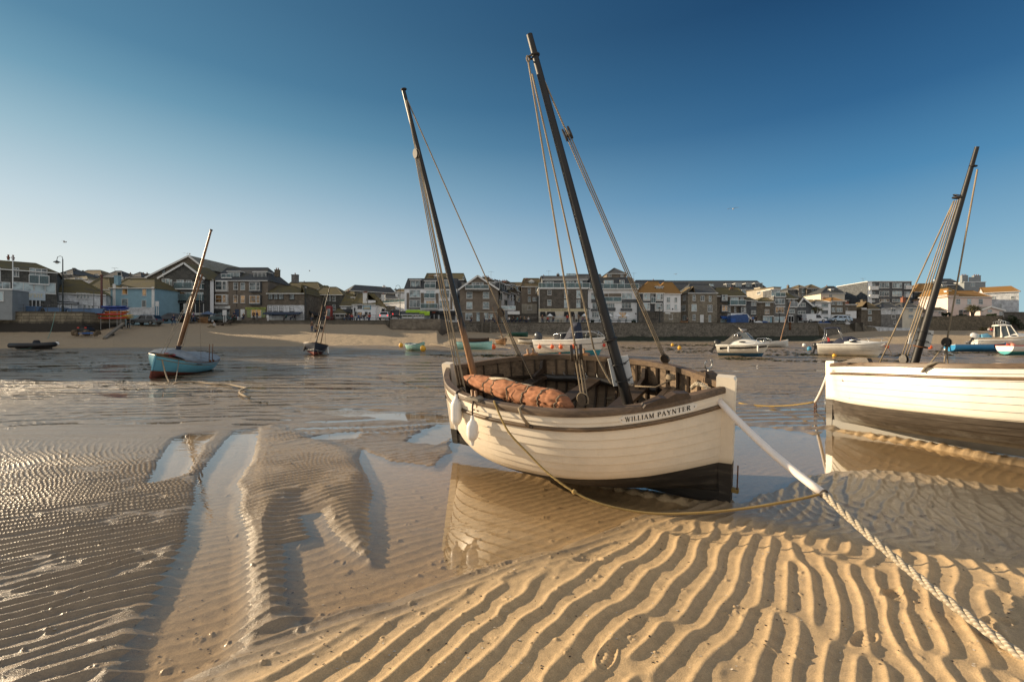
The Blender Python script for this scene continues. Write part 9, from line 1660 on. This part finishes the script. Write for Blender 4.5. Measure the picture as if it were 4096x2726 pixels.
def weed():
    r = random.Random(12); V = MB(); blobs = []
    for x0, x1, y0, y1, n in ((2700,3300,1400,1412,26),(2650,3100,1376,1384,20),(2880,3080,1432,1438,20),(3100,3640,1414,1424,40),(3640,4060,1404,1424,26),(1740,2100,1420,1430,26),(2350,2900,1388,1404,24),(3000,3600,1440,1450,22),(1900,2080,1420,1424,16)):
        for i in range(n): blobs.append((r.uniform(x0, x1), r.uniform(y0, y1)))
    blobs += [(r.uniform(990,1060), r.uniform(1606,1612)) for i in range(5)]+[(r.uniform(0, 900), r.uniform(1400, 1560)) for i in range(60)]
    for px, py in blobs:
        g = G(px, py); s = g.y/40
        for k in range(7):
            a = r.uniform(0, 6.28); c = g+Vector((r.gauss(0,.5)*s, r.gauss(0,.25)*s, .015)); q = Vector((math.cos(a), math.sin(a)*.6, 0))*r.uniform(.12,.4)*s; w = Vector((-q.y, q.x, 0))*r.uniform(.2,.5); z = Vector((0,0,r.uniform(.02,.07)*s)); V.add([c-q, c+w*.6+z, c+q, c-w+z*.5], [(0,1,2,3)])
    o = V.build('seaweed', mat('weed_green', (.045,.055,.014), .6, 0, .7, 1.2, 0, 6, (.014,.012,.006)), None, fix=False); tag(o, 'strands of dark and green seaweed strewn over the wet flats', 'seaweed', kind='stuff')
weed()

def shells():
    U, y, Z = SAND[0]; r = random.Random(8); V = MB()
    for i in range(1500):
        px, py = r.uniform(-50, 2420), 985+583*r.random()**1.15; d = FP*EYE/(py*TF-CYP); x = (px*TF-CXP)/FP*d; a = np.searchsorted(y, d); b = np.searchsorted(U, x/d)
        if a >= len(y) or b >= len(U): continue
        z = float(Z[a, b])+.002; s = r.uniform(.003, .009)*(1+.1*d); t = r.uniform(0, 6.28); k = r.uniform(.4, 1); mi = 0 if r.random() < .45 else 1
        V.add([(x+s*math.cos(t+q)*m, d+s*math.sin(t+q)*k*m, z+r.uniform(0, .004)) for q, m in ((0,1),(1.2,.8),(2.4,1),(3.7,.7),(5,.9))], [(0,1,2,3,4)], mi)
    o = V.build('shell_litter', [mat('shell_pale', (.62,.54,.42), .6, 0, .3, 30), mat('shell_dark', (.045,.035,.028), .7, 0, .4, 30)], None, fix=False); tag(o, 'tiny pale and dark shell bits scattered over the near sand', 'shells', kind='stuff')
shells()
# ---------------------------------------------------------------- sky and sun
SUN_EL = math.radians(16.3); SUN_AZ = Vector((-.945, .325))     # horizontal direction towards the sun
def sky():
    w = bpy.data.worlds.new('World'); S.world = w; w.use_nodes = True; nt = w.node_tree; nt.nodes.clear()
    N = lambda t: nt.nodes.new('ShaderNode'+t); L = nt.links.new
    sk = N('TexSky'); sk.sky_type = 'NISHITA'; sk.sun_disc = False; sk.sun_elevation = SUN_EL
    sk.sun_rotation = math.atan2(SUN_AZ.x, SUN_AZ.y); sk.altitude = 0; sk.air_density = 1.; sk.dust_density = .6; sk.ozone_density = 1.6
    # grade the sky by elevation and by bearing from the sun, as the photograph's clear evening sky goes
    lin = lambda c: tuple(((v/255+.055)/1.055)**2.4 if v > 10 else v/255/12.92 for v in c)
    def rmp(st):
        r = N('ValToRGB'); e = r.color_ramp.elements
        while len(e) < len(st): e.new(.5)
        for i, (p, c) in enumerate(st): e[i].position = p; e[i].color = (*lin(c), 1)
        return r
    A = rmp([(0,(176,206,214)),(.08,(160,198,212)),(.17,(128,174,202)),(.28,(78,138,180)),(.39,(46,101,146)),(.55,(20,66,108)),(1,(15,45,80))])
    B = rmp([(0,(238,238,230)),(.135,(226,233,231)),(.22,(200,218,225)),(.314,(156,191,205)),(.39,(112,161,184)),(.455,(84,136,165)),(.7,(44,92,130)),(1,(25,60,100))])
    tc = N('TexCoord'); sx = N('SeparateXYZ'); L(tc.outputs['Generated'], sx.inputs[0]); L(sx.outputs[2], A.inputs[0]); L(sx.outputs[2], B.inputs[0])
    fl = N('VectorMath'); fl.operation = 'MULTIPLY'; fl.inputs[1].default_value = (1, 1, 0); L(tc.outputs['Generated'], fl.inputs[0])
    nm = N('VectorMath'); nm.operation = 'NORMALIZE'; L(fl.outputs[0], nm.inputs[0])
    dt = N('VectorMath'); dt.operation = 'DOT_PRODUCT'; L(nm.outputs[0], dt.inputs[0]); h = SUN_AZ.normalized(); dt.inputs[1].default_value = (h.x, h.y, 0)
    mr = N('MapRange'); mr.inputs[1].default_value = -.35; mr.inputs[2].default_value = 1.0; L(dt.outputs['Value'], mr.inputs[0])
    pw = N('Math'); pw.operation = 'POWER'; pw.inputs[1].default_value = 1.35; L(mr.outputs[0], pw.inputs[0])
    mx = N('Mix'); mx.data_type = 'RGBA'; L(pw.outputs[0], mx.inputs[0]); L(A.outputs[0], mx.inputs[6]); L(B.outputs[0], mx.inputs[7])
    # unseen sky behind and overhead is brightened and made neutral to fill the shadows
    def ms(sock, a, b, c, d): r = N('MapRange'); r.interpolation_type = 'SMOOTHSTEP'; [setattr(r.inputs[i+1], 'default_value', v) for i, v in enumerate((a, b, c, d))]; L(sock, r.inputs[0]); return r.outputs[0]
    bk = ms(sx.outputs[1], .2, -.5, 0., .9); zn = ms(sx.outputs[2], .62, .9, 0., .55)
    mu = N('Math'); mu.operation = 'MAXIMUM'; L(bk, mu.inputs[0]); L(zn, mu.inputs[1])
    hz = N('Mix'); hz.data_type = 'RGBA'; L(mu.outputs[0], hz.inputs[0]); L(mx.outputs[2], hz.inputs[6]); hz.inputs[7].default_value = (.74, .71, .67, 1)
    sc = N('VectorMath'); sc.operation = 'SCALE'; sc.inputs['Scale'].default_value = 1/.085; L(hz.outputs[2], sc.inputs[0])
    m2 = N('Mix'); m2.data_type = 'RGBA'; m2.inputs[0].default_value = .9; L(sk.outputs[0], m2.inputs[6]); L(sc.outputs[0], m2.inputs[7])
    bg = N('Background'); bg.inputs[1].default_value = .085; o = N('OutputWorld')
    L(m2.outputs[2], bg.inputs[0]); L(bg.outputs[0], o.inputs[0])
    l = bpy.data.lights.new('sun', 'SUN'); l.energy = 8.0; l.angle = math.radians(.55); l.color = (1, .79, .53)
    ob = bpy.data.objects.new('sun', l); COL.objects.link(ob); h = SUN_AZ.normalized()
    d = -Vector((h.x*math.cos(SUN_EL), h.y*math.cos(SUN_EL), math.sin(SUN_EL))); ob.rotation_euler = d.to_track_quat('-Z', 'Y').to_euler(); ob.location = (-60, 30, 30)
sky()
